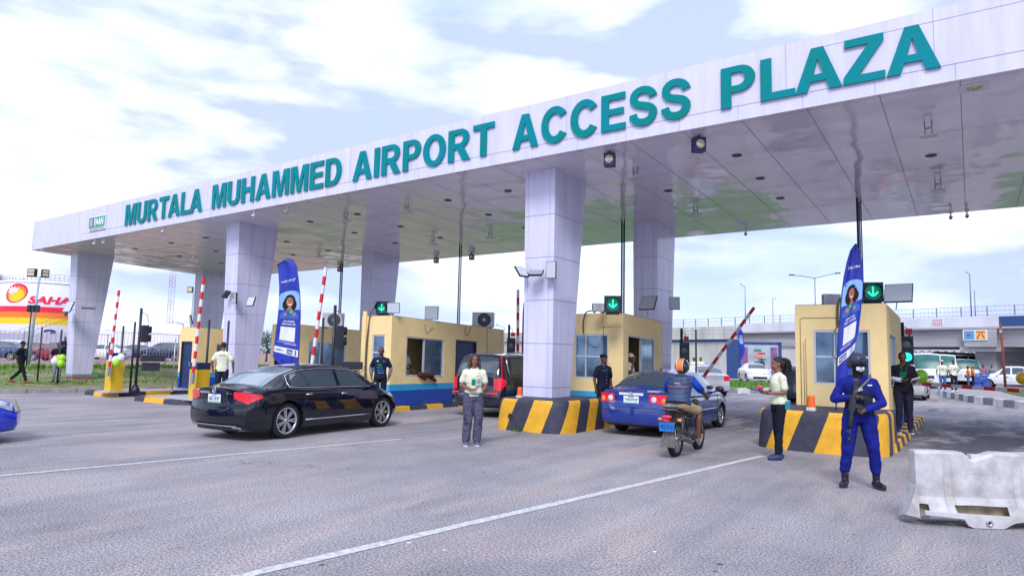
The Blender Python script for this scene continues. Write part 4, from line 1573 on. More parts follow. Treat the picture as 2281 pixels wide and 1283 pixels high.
P = P_sedan(4.5, 1.75, 1.48, 2.6, .31, trunk=1.06, hood=.98, win=[(1.0, 1.9, .1, 0), (2.0, 3.1, 0, -.3)],
    rear_items=[('tail_lamp', (.48, .80, .74, .96), TAILR, .008), ('tail_lamp', (-.80, -.48, .74, .96), TAILR, .008), ('plate', (-.2, .2, .74, .86), PLATE, .01)])
build_car('saloon_car', 'champagne saloon car leaving beyond the lowered barrier arm on the right', 'car', P, (-2.72, 40.0, 0), 0, CHMP)
# pickup truck
P = P_suv(5.1, 1.85, 1.80, 3.08, .37, belt=1.12, hood=1.14)
def pickup():
    L = 5.2
    w = .92
    P = dict(L=L, R=.37, axles=(1.15, 4.25), track=1.62, smooth=1, crown=.05,
        st=[(0, 1.12, 1.06, w * .96, w * .92, .42), (.1, 1.14, 1.08, w * .98, w * .92, .4), (1.75, 1.14, 1.08, w, w * .92, .36), (1.80, 1.74, 1.10, w, w * .72, .34), (2.2, 1.80, 1.10, w, w * .70, .34), (3.1, 1.78, 1.08, w, w * .70, .34),
            (3.85, 1.20, 1.02, w, w * .82, .34), (4.7, 1.10, .98, w * .97, w * .8, .36), (L, .95, .86, w * .90, w * .7, .40)],
        rprof=[(.3, .0), (1.2, .0)], fprof=[(.2, .08), (.45, .0), (.8, .03), (1.2, .10)],
        top_glass=[('windscreen', 3.15, 3.76, .92, None)], doors=(1.85, 2.75, 3.75), handles=(1.98, 2.9), mirror=3.55, handle_m=WHT,
        win=[(1.92, 2.68, .05, 0, .08, .86), (2.78, 3.55, 0, -.25, .08, .86)], sidelamps=[('head_lamp', 4.7, 5.05, .80, .98, HEADL)], spokes=6)
    t, c, b = build_car('pickup_truck', 'white pickup truck with a green door sticker, by the lawn on the right', 'truck', P, pos(2262, 52, 0.0), radians(82), WHT)
    m = MB(mat('sign_green', (0, .33, .22), .4))
    m.grid(lambda u, v: c.side(2.9 + .32 * u, .98 - .1 * v, 1, .012), 3, 1)
    m.build('door_sticker', b)
pickup()
# ---------------------------------------------------------------- people
from mathutils import noise
SKIN = mat('skin_dark', (0.105, 0.042, 0.026), 0.5, var=0.15, vs=14)
SKIN2 = mat('skin_brown', (0.22, 0.095, 0.06), 0.48, var=0.12, vs=14)
HAIR = mat('hair_black', (0.010, 0.008, 0.010), 0.6, bump=0.5, bs=120)
EYEW = mat('eye_white', (0.42, 0.38, 0.36), 0.4)
LIP = mat('lips', (0.22, 0.06, 0.06), 0.4)
CREAM = mat('cream_cotton', (0.66, 0.68, 0.52), 0.85, var=0.06, vs=8)
BLKT = mat('black_cotton', (0.012, 0.013, 0.02), 0.85)
NAVYT = mat('navy_cotton', (0.010, 0.016, 0.045), 0.85)
DENIM = mat('dark_denim', (0.018, 0.022, 0.045), 0.85, var=0.3, vs=12)
JEANS = mat('blue_jeans', (0.05, 0.12, 0.32), 0.85, var=0.3, vs=10)
GREYJ = mat('grey_jeans', (0.22, 0.23, 0.32), 0.85, var=0.25, vs=8)
ACID = mat('acid_wash', (0.12, 0.12, 0.19), 0.85, var=0.9, vs=34, col2=(0.018, 0.018, 0.04))
ORG = mat('orange_cotton', (0.75, 0.22, 0.02), 0.8)
def cap_(m, p0, p1, r0, r1, n=12):
    p0, p1 = Vector(p0), Vector(p1)
    m.sph(p0, r0, n, 8)
    m.sph(p1, r1, n, 8)
    m.tube([p0, p1], [r0, r1], n)
def blob(name, parent, material, els, vox=.012, smooth=2, fold=0.0, ff=9.0):
    m = MB(material)
    for e in els:
        if e[0] == 'c':
            cap_(m, *e[1:])
        elif e[0] == 's':
            m.sph(e[1], e[2], 16, 10, e[3] if len(e) > 3 else None)
        elif e[0] == 't':
            m.tube(e[1], e[2], 18)
        elif e[0] == 'b':
            m.box(*e[1:])
    me = bpy.data.meshes.new(name)
    me.from_pydata(m.v, [], m.f)
    bm = bmesh.new()
    bm.from_mesh(me)
    bmesh.ops.remove_doubles(bm, verts=bm.verts, dist=1e-5)
    bmesh.ops.recalc_face_normals(bm, faces=bm.faces)
    bm.to_mesh(me)
    bm.free()
    o = bpy.data.objects.new(name, me)
    COL.objects.link(o)
    r = o.modifiers.new('r', 'REMESH')
    r.mode = 'VOXEL'
    r.voxel_size = vox
    dg = bpy.context.evaluated_depsgraph_get()
    dg.update()
    nm = bpy.data.meshes.new_from_object(o.evaluated_get(dg))
    o.modifiers.clear()
    o.data = nm
    bm = bmesh.new()
    bm.from_mesh(nm)
    for _ in range(smooth):
        bmesh.ops.smooth_vert(bm, verts=bm.verts, factor=.5, use_axis_x=True, use_axis_y=True, use_axis_z=True)
    if fold:
        bm.normal_update()
        for v in bm.verts:
            q_ = v.co
            k = noise.noise(Vector((q_.x * ff * 1.2, q_.y * ff * 1.2, q_.z * ff * .8))) + .5 * noise.noise(Vector((q_.x * ff * .6 + 3, q_.y * ff * .6, q_.z * ff * 2.6)))
            v.co = q_ + v.normal * k * fold
    bm.to_mesh(nm)
    bm.free()
    nm.materials.clear()
    nm.materials.append(material)
    nm.polygons.foreach_set('use_smooth', [True] * len(nm.polygons))
    o.parent = parent
    return o
def hand_els(w, d, n, curl=.4, k=1.0, fat=1.0):
    "wrist point, finger direction, palm normal"
    w, d = Vector(w), Vector(d).normalized()
    n = Vector(n)
    n = (n - d * n.dot(d)).normalized()
    s = d.cross(n)
    els = [('c', w, w + d * .035 * k, .026 * k, .028 * k)]
    kn = w + d * .088 * k
    for i, (o, l) in enumerate(((-.030, .062), (-.010, .074), (.011, .070), (.030, .055))):
        b = w + d * .03 * k + s * o * .7 * k
        q0 = kn + s * o * k - d * abs(o) * .2
        els.append(('c', b, q0, .014 * k, .0125 * k))
        r = .0092 * fat * k
        c1 = curl * (1 + .12 * i)
        d1 = (d * cos(c1) + n * sin(c1)).normalized()
        q1 = q0 + d1 * l * .52 * k
        c2 = c1 + curl * 1.2
        d2 = (d * cos(c2) + n * sin(c2)).normalized()
        els.append(('c', q0, q1, r, r * .95))
        els.append(('c', q1, q1 + d2 * l * .48 * k, r * .95, r * .8))
    t0 = w + d * .025 * k + s * (-.028) * k
    t1 = t0 + (d * .6 - s * .75 + n * .35).normalized() * .042 * k
    t2 = t1 + (d * .85 - s * .2 + n * (.3 + curl * .4)).normalized() * .032 * k
    els += [('c', t0, t1, .013 * k, .011 * k), ('c', t1, t2, .011 * k, .009 * k)]
    return els
DEF = dict(pel=(0, 0, .94), wai=(0, 0, 1.08), che=(0, .01, 1.30), nek=(0, 0, 1.47), hed=(0, .02, 1.635),
           rs=(.178, 0, 1.395), re=(.235, -.02, 1.13), rw=(.24, .05, .88), ls=(-.178, 0, 1.395), le=(-.235, -.02, 1.14), lw=(-.235, .05, .89),
           rh=(.09, 0, .92), rk=(.10, .02, .50), ra=(.10, -.02, .085), lh=(-.09, 0, .92), lk=(-.10, .02, .50), la=(-.10, -.02, .085), rt=(.03, 1, 0), lt=(-.03, 1, 0))
def facing(p, off=0):
    "heading that turns local +Y to the camera, plus off degrees (positive: towards the person's left)"
    return math.atan2(-p[1], -p[0]) - pi / 2 + radians(off)
def lerp(a, b, t):
    return Vector(a).lerp(Vector(b), t)
def person(label, loc, rz, pose=None, h=1.75, skin=SKIN, top=('tee', CREAM), legs=('trousers', DENIM), shoes=BLKT, hair='short', hairm=HAIR, vox=.014, build=1.0, yaw=0, pitch=0, hem=.05,
           hands=None, group=None, sole=None, fem=False):
    J = {k: Vector(v) for k, v in DEF.items()}
    for k, v in (pose or {}).items():
        J[k] = Vector(v)
    root = thing('person', label, 'person', loc, rz, group)
    sc = h / 1.75
    root.scale = (sc, sc, sc)
    B = build
    hv = min(vox, .009)
    sp = [(J['pel'] - Vector((0, 0, .07)), .155, .105), (J['pel'], .162, .112), (J['wai'], .138 if not fem else .120, .095), (J['che'] - (J['che'] - J['wai']) * .35, .150, .105), (J['che'], .165 if not fem else .150, .112), (lerp(J['che'], J['nek'], .6), .160 if not fem else .140, .095), (J['nek'] - Vector((0, 0, .02)), .085, .07)]
    def torso(e, a=0, z=7):
        pts = [s_[0] for s_ in sp[a:z]]
        rr = [((s_[2] + e) * B, (s_[1] + e) * B) for s_ in sp[a:z]]
        return ('t', pts, rr)
    els = [torso(0), ('c', J['nek'] - Vector((0, 0, .04)), lerp(J['nek'], J['hed'], .6), .060, .053)]
    els.append(('c', J['che'] + Vector((0, 0, .08)), J['rs'] - Vector((0, 0, .01)), .07, .05))
    els.append(('c', J['che'] + Vector((0, 0, .08)), J['ls'] - Vector((0, 0, .01)), .07, .05))
    for s_ in 'rl':
        els += [('c', J[s_ + 's'], J[s_ + 'e'], .052 * B, .040 * B), ('c', J[s_ + 'e'], J[s_ + 'w'], .039 * B, .026)]
        els += [('c', J[s_ + 'h'], J[s_ + 'k'], .082 * B, .052 * B), ('c', J[s_ + 'k'], lerp(J[s_ + 'k'], J[s_ + 'a'], .35) - Vector((0, .015, 0)), .050, .055 * B), ('c', lerp(J[s_ + 'k'], J[s_ + 'a'], .35) - Vector((0, .015, 0)), J[s_ + 'a'], .055 * B, .036)]
        t_ = Vector(J[s_ + 't']).normalized()
        els += [('c', J[s_ + 'a'] - Vector((0, 0, .04)), J[s_ + 'a'] + t_ * .11 - Vector((0, 0, .055)), .034, .026)]
        hd = (hands or {}).get(s_)
        if hd is None:
            d = (J[s_ + 'w'] - J[s_ + 'e']).normalized()
            hd = (d * .7 + Vector((0, .1, -.7)), Vector((-1 if s_ == 'r' else 1, 0, 0)), .35)
        els += hand_els(J[s_ + 'w'], *hd, k=1.0, fat=1.0 if hv < .010 else 1.15)
    # head, shaped in its own frame and turned
    Rh = Matrix.Rotation(radians(yaw), 3, 'Z') @ Matrix.Rotation(radians(pitch), 3, 'X')
    hc = J['hed']
    HP = lambda x, y, z: hc + Rh @ Vector((x, y, z))
    els += [('s', HP(0, -.012, .025), (.076, .094, .092), Rh), ('s', HP(0, .022, -.035), (.060, .068, .078), Rh), ('s', HP(0, .055, -.082), (.032, .030, .026), Rh), ('s', HP(0, .088, -.018), (.015, .020, .016), Rh),
            ('c', HP(0, .080, .012), HP(0, .093, -.012), .009, .012), ('s', HP(.078, -.005, -.01), (.010, .020, .030), Rh), ('s', HP(-.078, -.005, -.01), (.010, .020, .030), Rh), ('s', HP(0, .080, -.053), (.026, .014, .012), Rh),
            ('s', HP(0, .062, .030), (.055, .030, .014), Rh)]
    body = blob('body', root, skin, els, hv if vox < .02 else vox * .8, 2)
    for s_ in (-1, 1) if vox < .02 else ():
        m = MB(EYEW)
        m.mi(EYEW).sph(HP(.031 * s_, .079, .008), (.0115, .007, .0052), 10, 6, Rh)
        m.mi(HAIR).sph(HP(.031 * s_, .0855, .008), (.006, .004, .0055), 8, 6, Rh)
        m.tube([HP(.016 * s_, .089, .026), HP(.032 * s_, .087, .032), HP(.050 * s_, .076, .027)], .004, 5)
        m.build('eye', body)
    m = MB(LIP)
    m.tube([HP(-.024, .086, -.052), HP(-.008, .0945, -.050), HP(.008, .0945, -.050), HP(.024, .086, -.052)], [.003, .0065, .0065, .003], 6)
    m.build('mouth', body)
    # clothing
    kind, tm = top
    te = .018 if kind != 'puffer' else .045
    tel = [torso(te, 1 if kind in ('tee', 'shirt', 'puffer', 'long') else 0, 6)]
    tel.append(('t', [lerp(J['che'], J['nek'], .6), J['nek'] + Vector((0, 0, -.035)), J['nek'] + Vector((0, 0, .002))], [(.105 * B, .165 * B), (.085, .115), (.07, .078)]))
    for s_ in 'rl':
        sh, el, wr = J[s_ + 's'], J[s_ + 'e'], J[s_ + 'w']
        tel.append(('c', lerp(J['nek'], J['che'], .18), sh - Vector((0, 0, .004)), .066 * B, .062 * B))
        tel.append(('c', lerp(sh, J['che'], .5), sh - Vector((0, 0, .02)), .085 * B, .066 * B))
        if kind in ('tee', 'shirt'):
            tel.append(('c', sh - Vector((0, 0, .01)), lerp(sh, el, .66), .062 * B, .066 * B))
        elif kind == 'long':
            tel += [('c', sh - Vector((0, 0, .01)), el, .062 * B, .056 * B), ('c', el, lerp(el, wr, .93), .055 * B, .040)]
    d0 = J['pel'] - Vector((0, 0, hem))
    tel.append(('t', [d0, lerp(d0, J['wai'], .5), J['wai'] + Vector((0, 0, .02))], [((.116 + te) * B, (.168 + te) * B), ((.110 + te) * B, (.158 + te) * B), ((.098 + te) * B, (.142 + te * .6) * B)]))
    shirt = blob('shirt' if kind != 'puffer' else 'vest', root, tm, tel, vox, 1, .009 if kind != 'puffer' else .006, 8)
    lk, lm = legs
    le_ = {'trousers': .014, 'wide': .030, 'slim': .010, 'shorts': .03, 'cargo': .022}[lk]
    ll = [torso(.012, 0, 2)]
    for s_ in 'rl':
        hp, kn, an = J[s_ + 'h'], J[s_ + 'k'], J[s_ + 'a']
        if lk == 'shorts':
            ll.append(('c', hp, lerp(hp, kn, .82), .10, .088))
        else:
            wide = lk == 'wide'
            ll += [('c', hp, kn, (.086 + le_) * B, .058 + le_), ('c', kn, an + Vector((0, 0, .045 if lk != 'cargo' else .13)), .058 + le_, (.088 if wide else .046 + le_ * .9))]
    tr = blob('shorts' if lk == 'shorts' else 'trousers', root, lm, ll, vox, 1, .011, 10)
    for s_ in 'rl':
        a = J[s_ + 'a']
        t_ = Vector(J[s_ + 't']).normalized()
        sd_ = Vector((-t_.y, t_.x, 0))
        so = a.z - .085
        base = Vector((a.x, a.y, so))
        if shoes:
            boot = shoes is BOOT
            fe = [('c', base - t_ * .035 + Vector((0, 0, .045)), base + t_ * .07 + Vector((0, 0, .045)), .044, .042), ('c', base + t_ * .06 + Vector((0, 0, .038)), base + t_ * .155 + Vector((0, 0, .034)), .044, .034),
                  ('c', base + Vector((0, 0, .05)), base + Vector((0, 0, 0.10 if not boot else .31)), .045, .046 if not boot else .055)]
            sh = blob('shoe' if not boot else 'boot', root, shoes, fe, .011, 1)
            for v in sh.data.vertices:
                v.co.z = max(v.co.z, so + .016)
            m = MB(sole or BLACKP)
            P_ = []
            for i in range(20):
                an_ = 2 * pi * i / 20
                P_.append(base + t_ * (.058 + .132 * cos(an_)) + sd_ * .046 * sin(an_) * (1.08 if cos(an_) > -.2 else .85))
            m.add([p + Vector((0, 0, .002)) for p in P_] + [p + Vector((0, 0, .026)) for p in P_], [tuple(range(20))[::-1], tuple(range(20, 40))] + [(i, (i + 1) % 20, (i + 1) % 20 + 20, i + 20) for i in range(20)])
            m.build('sole', sh)
    if hair == 'short':
        blob('hair', root, hairm, [('s', HP(0, -.020, .034), (.080, .094, .090), Rh)], .010, 1)
    elif hair == 'cap':
        m = MB(hairm)
        m.sph(HP(0, -.014, .045), (.085, .100, .082), 18, 10, Rh)
        brim = [HP(.07 * sin(t), .06 + .095 * cos(t), .045 - .012 * cos(t)) for t in np.linspace(-1.35, 1.35, 10)]
        m.add(brim + [p + Vector((0, 0, .006)) for p in brim], [tuple(range(10)), tuple(range(19, 9, -1))])
        m.build('cap', root)
    elif hair == 'beret':
        blob('beret', root, hairm, [('s', HP(0, -.012, .060), (.090, .105, .055), Rh), ('s', HP(.03, .0, .085), (.085, .09, .035), Rh)], .010, 1)
    elif hair == 'bob':
        e = [('s', HP(0, -.022, .036), (.092, .098, .094), Rh)]
        for s_ in (-1, 1):
            e += [('c', HP(.075 * s_, -.01, .04), HP(.095 * s_, -.005, -.10), .034, .040), ('c', HP(.095 * s_, -.005, -.10), HP(.105 * s_, .01, -.17), .038, .022)]
        e += [('c', HP(0, -.07, .0), HP(0, -.085, -.15), .07, .06)]
        blob('hair', root, mat('hair_plum', (0.05, 0.018, 0.022), .5, bump=.4, bs=90), e, .011, 1, .006, 20)
    elif hair == 'braids':
        e = [('s', HP(0, -.022, .040), (.082, .098, .090), Rh), ('s', HP(0, -.085, .02), (.095, .085, .10), Rh)]
        rnd = random.Random(4)
        hr = blob('hair', root, hairm, e, .010, 1, .006, 30)
        m = MB(mat('braid_black', (.018, .010, .012), .5))
        for i in range(46):
            a = rnd.uniform(-1.5, 1.5)
            up = rnd.uniform(.02, .10)
            st = HP(.09 * sin(a), -.05 - .07 * cos(a), up)
            out = rnd.uniform(.05, .10)
            dn = rnd.uniform(.10, .26)
            ps = [st]
            for k in range(1, 6):
                t = k / 5
                ps.append(HP(.09 * sin(a) * (1 + out * 4 * min(1, t * 2)) + rnd.uniform(-.012, .012), -.05 - .07 * cos(a) - out * 1.1 * min(1, t * 1.6) + rnd.uniform(-.012, .012), up + .02 * sin(t * 3) - dn * t * t))
            m.tube(ps, [.011, .012, .011, .010, .009, .006], 6)
        m.build('braids', hr)
    return root, J, shirt, tr, body, HP, Rh
BOOT = mat('boot_leather', (0.008, 0.010, 0.022), 0.35)
def decal(root, cloth, txts, front=True):
    "prints words on a garment; txts: (text, x, z, height, width, material)"
    bm = bmesh.new()
    bm.from_mesh(cloth.data)
    bv = BVHTree.FromBMesh(bm)
    sgn = 1 if front else -1
    m = MB(txts[0][5])
    for t, x, z, h_, w, mm in txts:
        m.mi(mm)
        def fn(v):
            px = -v.x if front else v.x
            hit = bv.ray_cast(Vector((px, sgn * 1.0, v.z)), Vector((0, -sgn, 0)))
            y = hit[0].y if hit[0] else sgn * .12
            return Vector((px, y + sgn * (.004 - v.y * .3), v.z))
        if t == '#':
            n = 6
            for i in range(n):
                for j in range(n):
                    q_ = [Vector(((-x if front else x) - w / 2 + w * (i + a) / n, 0, z + h_ * (j + b) / n)) for a, b in ((0, 0), (1, 0), (1, 1), (0, 1))]
                    m.add([fn(v) for v in q_], [(0, 1, 2, 3)], True)
        else:
            M_ = Matrix.Translation((-x if front else x, 0, z))
            add_text(m, t, M_, h_, w, .004, .02, fn=fn)
    bm.free()
    m.build('print', cloth)
TGREEN = mat('print_green', (0.02, 0.42, 0.12), .7)
TBLUE = mat('print_blue', (0.03, 0.10, 0.55), .7)
TNAVY = mat('print_navy', (0.02, 0.04, 0.22), .7)
TWHITE = mat('print_white', (0.68, 0.70, 0.72), .7)
TDG = mat('print_dark_green', (0.0, 0.22, 0.16), .7)
# woman standing in the road
p = at(1052, 992)
w1 = person('woman in cream t-shirt and acid-washed cargo trousers standing on the road by the middle barrier', p, facing(p, 6), dict(
    re=(.245, -.03, 1.15), rw=(.06, .20, 1.075), le=(-.225, .0, 1.15), lw=(-.16, .22, 1.06), rk=(.105, .02, .5), lk=(-.105, .02, .5), ra=(.125, .0, .085), la=(-.085, -.02, .085)),
    h=1.72, skin=SKIN2, top=('tee', CREAM), legs=('wide', ACID), shoes=mat('canvas_shoe', (.12, .12, .2), .8), sole=TWHITE, hair='bob', hem=-.075, vox=.011, fem=True, yaw=-2,
    hands={'r': ((-.8, .35, .0), (0, .3, 1), .5), 'l': ((-.3, .8, .05), (.3, 0, 1), .45)})
root, J, shirt, tr = w1[:4]
decal(root, shirt, [('TAP,', -.075, 1.235, .028, .085, TNAVY), ('PAY', -.075, 1.195, .028, .085, TNAVY), ('&', -.075, 1.165, .018, .02, TNAVY), ('MOVE', -.075, 1.12, .030, .095, TNAVY), ('#', .02, 1.15, .12, .075, TDG), ('ridepass', -.06, 1.33, .012, .06, TBLUE)])
m = MB(mat('cargo_pocket', (.06, .055, .10), .85))
for sx, y_, z_ in ((.175, .02, .70), (-.175, .02, .68), (.14, .10, .45), (-.13, .10, .45), (.165, .05, .55)):
    m.sph((sx, y_, z_), (.03, .065, .085 if abs(sx) > .15 else .03), 12, 8)
m.build('cargo_pockets', tr)
m = MB(mat('belt', (.015, .03, .03), .6))
m.tube([(.172 * cos(a), .122 * sin(a), .985) for a in np.linspace(0, 2 * pi, 25)], [(.018, .007)] * 25, 6, cap=False)
m.build('belt', tr)
M_ = root.matrix_basis
ph = thing('phone', 'phone and leaflets held by the woman standing in the road', 'phone', (0, 0, 0))
ph.location = p
ph.rotation_euler = root.rotation_euler
m = MB(BLACKP)
m.cb((-.20, .325, 1.07), (.075, .15, .012))
m.build('handset', ph, bevel=.003)
m = MB(TDG)
m.cb((-.27, .31, 1.045), (.14, .10, .004))
m.build('leaflet', ph)
# armed guard
p = at(1918, 1086)
CAMB = mat('guard_blue', (0.009, 0.015, 0.19), 0.8, var=.35, vs=10)
VEST = mat('guard_vest', (0.016, 0.02, 0.045), 0.75, bump=.3, bs=50)
g1 = person('armed guard in blue overalls, black helmet and vest standing in front of the right barrier', p, facing(p, 14), dict(
    rs=(.195, 0, 1.395), re=(.31, .02, 1.17), rw=(.11, .20, 1.20), ls=(-.195, 0, 1.395), le=(-.26, .10, 1.13), lw=(-.01, .27, 1.05),
    rh=(.10, 0, .92), rk=(.16, .03, .50), ra=(.19, -.02, .10), lh=(-.10, 0, .92), lk=(-.165, .03, .50), la=(-.19, .0, .10), rt=(.5, .9, 0), lt=(-.35, 1, 0)),
    h=1.80, skin=SKIN, top=('long', CAMB), legs=('cargo', CAMB), shoes=BOOT, hair=None, hem=-.04, vox=.010, yaw=8, pitch=-4, build=1.06,
    hands={'r': ((-.75, .3, .25), (0, .2, -1), .9), 'l': ((.75, .25, -.45), (0, .2, 1), .85)})
root, J, shirt, tr, body, HP, Rh = g1
blob('vest', root, VEST, [('t', [(0, .0, 1.0), (0, .0, 1.12), (0, .01, 1.28), (0, .01, 1.40)], [(.148, .180), (.142, .172), (.150, .178), (.125, .150)]),
    ('c', (.10, .02, 1.38), (.10, -.02, 1.47), .05, .035), ('c', (-.10, .02, 1.38), (-.10, -.02, 1.47), .05, .035), ('b', .01, .12, .12, .175, 1.05, 1.22), ('b', -.13, -.02, .12, .175, 1.05, 1.20)], .011, 1, .004, 14)
m = MB(mat('belt', (.015, .03, .03), .6))
m.tube([(.185 * cos(a), .135 * sin(a), .985) for a in np.linspace(0, 2 * pi, 25)], [(.024, .008)] * 25, 6, cap=False)
m.build('belt', root)
blob('balaclava', root, BLKT, [('s', HP(0, -.012, .025), (.083, .100, .098), Rh), ('s', HP(0, .022, -.04), (.068, .074, .085), Rh), ('c', J['nek'] - Vector((0, 0, .03)), HP(0, 0, -.06), .075, .066)], .009, 1)
m = MB(TWHITE)
def jaw(u, v):
    a = (u - .5) * 1.5
    return HP(.078 * sin(a), .022 + .080 * cos(a), -.018 - .062 * v + .018 * (abs(u - .5) * 2) * v)
m.grid(jaw, 14, 6)
m.mi(BLKT)
for k in range(-2, 3):
    a = k * .17
    m.cb(HP(.079 * sin(a), .027 + .080 * cos(a), -.058), (.004, .006, .022))
m.sph(HP(0, .107, -.022), (.010, .005, .012), 8, 6)
m.build('face_mask', root)
m = MB(BLKT)
m.tube([HP(.086 * sin(a), .012 + .092 * cos(a), .012) for a in np.linspace(-1.3, 1.3, 12)], [(.020, .010)] * 12, 8)
m.build('goggles', root)
hel = blob('helmet', root, mat('helmet_shell', (.022, .03, .055), .45), [('s', HP(0, -.014, .062), (.118, .136, .105), Rh), ('s', HP(.095, -.035, .01), (.034, .062, .062), Rh), ('s', HP(-.095, -.035, .01), (.034, .062, .062), Rh), ('s', HP(0, -.07, .02), (.095, .075, .07), Rh), ('b', -.001, .001, -.001, .001, 1.6, 1.601)], .009, 1)
m = MB(BLACKP)
for s_ in (-1, 1):
    m.tube([HP(.113 * s_, .05, .045), HP(.119 * s_, -.07, .045)], [(.009, .012)] * 2, 6)
    m.tube([HP(.10 * s_, .0, -.02), HP(.075 * s_, .04, -.10)], [(.007, .003)] * 2, 6)
m.cb(HP(0, .128, .085), (.045, .03, .055))
m.build('helmet_fittings', hel)
m = MB(TWHITE)
m.cb((-.105, .158, 1.37), (.055, .004, .018))
m.mi(RED).cb((-.262, .03, 1.36), (.006, .05, .035))
m.build('patches', shirt)
m = MB(mat('kneepad', (.012, .018, .16), .8))
for s_ in (-1, 1):
    m.sph((.20 * s_, .0, .70), (.03, .07, .09), 12, 8)
m.build('thigh_pocket', tr)
rf = thing('rifle', 'black rifle on a grey sling held muzzle-down across the guard’s chest'.replace('’', "'"), 'rifle', p)
rf.rotation_euler = root.rotation_euler
rf.scale = root.scale
a_, b_ = Vector((.085, .20, 1.43)), Vector((.20, .27, .62))
dx = (b_ - a_).normalized()
nz = Vector((-1, 0, -.15)).normalized()
M_ = frame(a_, dx, (-nz))
GUN = mat('gun_metal', (.010, .013, .02), .38)
m = MB(GUN)
m.box(.0, .20, -.018, .018, -.045, .015, M_)
m.box(.0, .02, -.02, .02, -.07, .02, M_)
m.build('stock', rf, bevel=.006)
m = MB(GUN)
m.box(.19, .42, -.022, .022, -.035, .03, M_)
m.box(.22, .40, -.012, .012, .03, .045, M_)
m.build('receiver', rf, bevel=.004)
m = MB(GUN)
m.tube([M_ @ Vector((.42, 0, 0)), M_ @ Vector((.62, 0, 0))], .026, 10)
for k in range(8):
    m.tube([M_ @ Vector((.435 + k * .023, 0, 0)), M_ @ Vector((.447 + k * .023, 0, 0))], .030, 10)
m.build('handguard', rf)
m = MB(GUN)
m.tube([M_ @ Vector((.62, 0, 0)), M_ @ Vector((.80, 0, 0))], .011, 10)
m.tube([M_ @ Vector((.75, 0, 0)), M_ @ Vector((.82, 0, 0))], .017, 10)
m.box(.66, .69, -.008, .008, .0, .05, M_)
m.build('barrel', rf)
m = MB(GUN)
m.prism([(.30, -.03), (.36, -.03), (.40, -.20), (.34, -.21)], -.014, .014, 'y', M_)
m.build('magazine', rf, bevel=.004)
m = MB(GUN)
m.prism([(.20, -.03), (.25, -.03), (.235, -.13), (.19, -.12)], -.014, .014, 'y', M_)
m.build('grip', rf, bevel=.004)
m = MB(mat('sling_grey', (.16, .18, .22), .7))
m.tube([(-.16, .02, 1.50), (-.10, .13, 1.44), (-.02, .19, 1.37), (.06, .22, 1.30), (.10, .225, 1.26)], [(.005, .022)] * 5, 6)
m.tube([(-.16, .02, 1.50), (-.12, -.10, 1.46), (.0, -.15, 1.40)], [(.005, .022)] * 3, 6)
m.mi(TWHITE)
for k in range(3):
    c_ = Vector((.02 + .035 * k, .215, 1.315 - .012 * k))
    m.tube([c_ + Vector((.016 * cos(t), .004, .016 * sin(t))) for t in np.linspace(0, 2 * pi, 13)], .005, 5, cap=False)
m.build('sling', rf)
# woman with braids in profile
p = at(1737, 1023)
rzp = math.atan2(-.56, -.83) - pi / 2
g2 = person('woman with black braids and cream t-shirt in profile, left of the right booth', p, rzp + radians(4), dict(
    re=(.19, -.05, 1.17), rw=(.12, .20, 1.13), le=(-.19, -.02, 1.15), lw=(-.12, .22, 1.13), rk=(.09, .0, .50), lk=(-.09, .04, .50), ra=(.10, -.05, .085), la=(-.09, .07, .085)),
    h=1.78, skin=SKIN2, legs=('slim', mat('black_denim', (.010, .012, .022), .8)), shoes=mat('navy_shoe', (.02, .04, .12), .6), sole=mat('navy_sole', (.02, .03, .08), .7), hair='braids', hem=-.03, vox=.011, fem=True,
    hands={'r': ((-.2, .8, .05), (-.3, 0, 1), .55), 'l': ((.2, .8, .05), (.3, 0, 1), .5)})
root = g2[0]
m = MB(mat('teal_pouch', (.0, .22, .28), .6))
m.cb((-.17, -.07, .93), (.03, .09, .14))
m.build('pouch', g2[3], bevel=.01)
m = MB(mat('teal_pouch', (.0, .22, .28), .6))
m.cb((-.135, -.10, .93), (.09, .03, .14))
m.build('waist_pouch', g2[3], bevel=.01)
t_ = thing('tablet', 'tablet with papers and a pink cloth held by the woman with braids', 'tablet', p)
t_.rotation_euler = root.rotation_euler
m = MB(BLACKP)
M_ = Matrix.Translation((-.02, .40, 1.20)) @ Matrix.Rotation(radians(10), 4, 'X')
m.box(-.11, .11, -.10, .14, -.006, .006, M_)
m.mi(mat('screen_blue', (.10, .16, .30), .15)).box(-.10, .10, -.09, .13, .0065, .009, M_)
m.build('screen', t_)
m = MB(mat('pink_cloth', (.70, .06, .16), .7))
m.sph((.03, .32, 1.245), (.06, .07, .035), 12, 8)
m.build('cloth', t_)
# police officer behind the middle barrier
p = pos(1343, 16.9, .0)
POL = mat('police_navy', (.008, .012, .03), .75, var=.2, vs=9)
pc = person('officer in navy short-sleeved uniform and beret standing behind the middle striped barrier', p, facing(p, 38), dict(rw=(.25, .03, .90), re=(.25, -.03, 1.14)), h=1.80, top=('shirt', POL), legs=('trousers', POL), hair='beret', hairm=POL, vox=.014, build=1.05, yaw=8)
root, J, shirt = pc[:3]
m = MB(mat('glasses', (.25, .03, .03), .3))
HP = pc[5]
for s_ in (-1, 1):
    m.tube([HP(.030 * s_ + .022 * cos(a), .094, .008 + .018 * sin(a)) for a in np.linspace(0, 2 * pi, 13)], .003, 4, cap=False)
m.build('glasses', root)
m = MB(ALU)
for k in range(5):
    m.sph((0, .138 + .003 * (k % 2), 1.05 + k * .08), .008, 8, 6)
m.cb((.08, .142, 1.35), (.06, .004, .014))
m.mi(mat('epaulette', (.35, .28, .10), .6))
for s_ in (-1, 1):
    m.cb((.17 * s_, .0, 1.505), (.09, .045, .012))
m.build('badges', shirt)
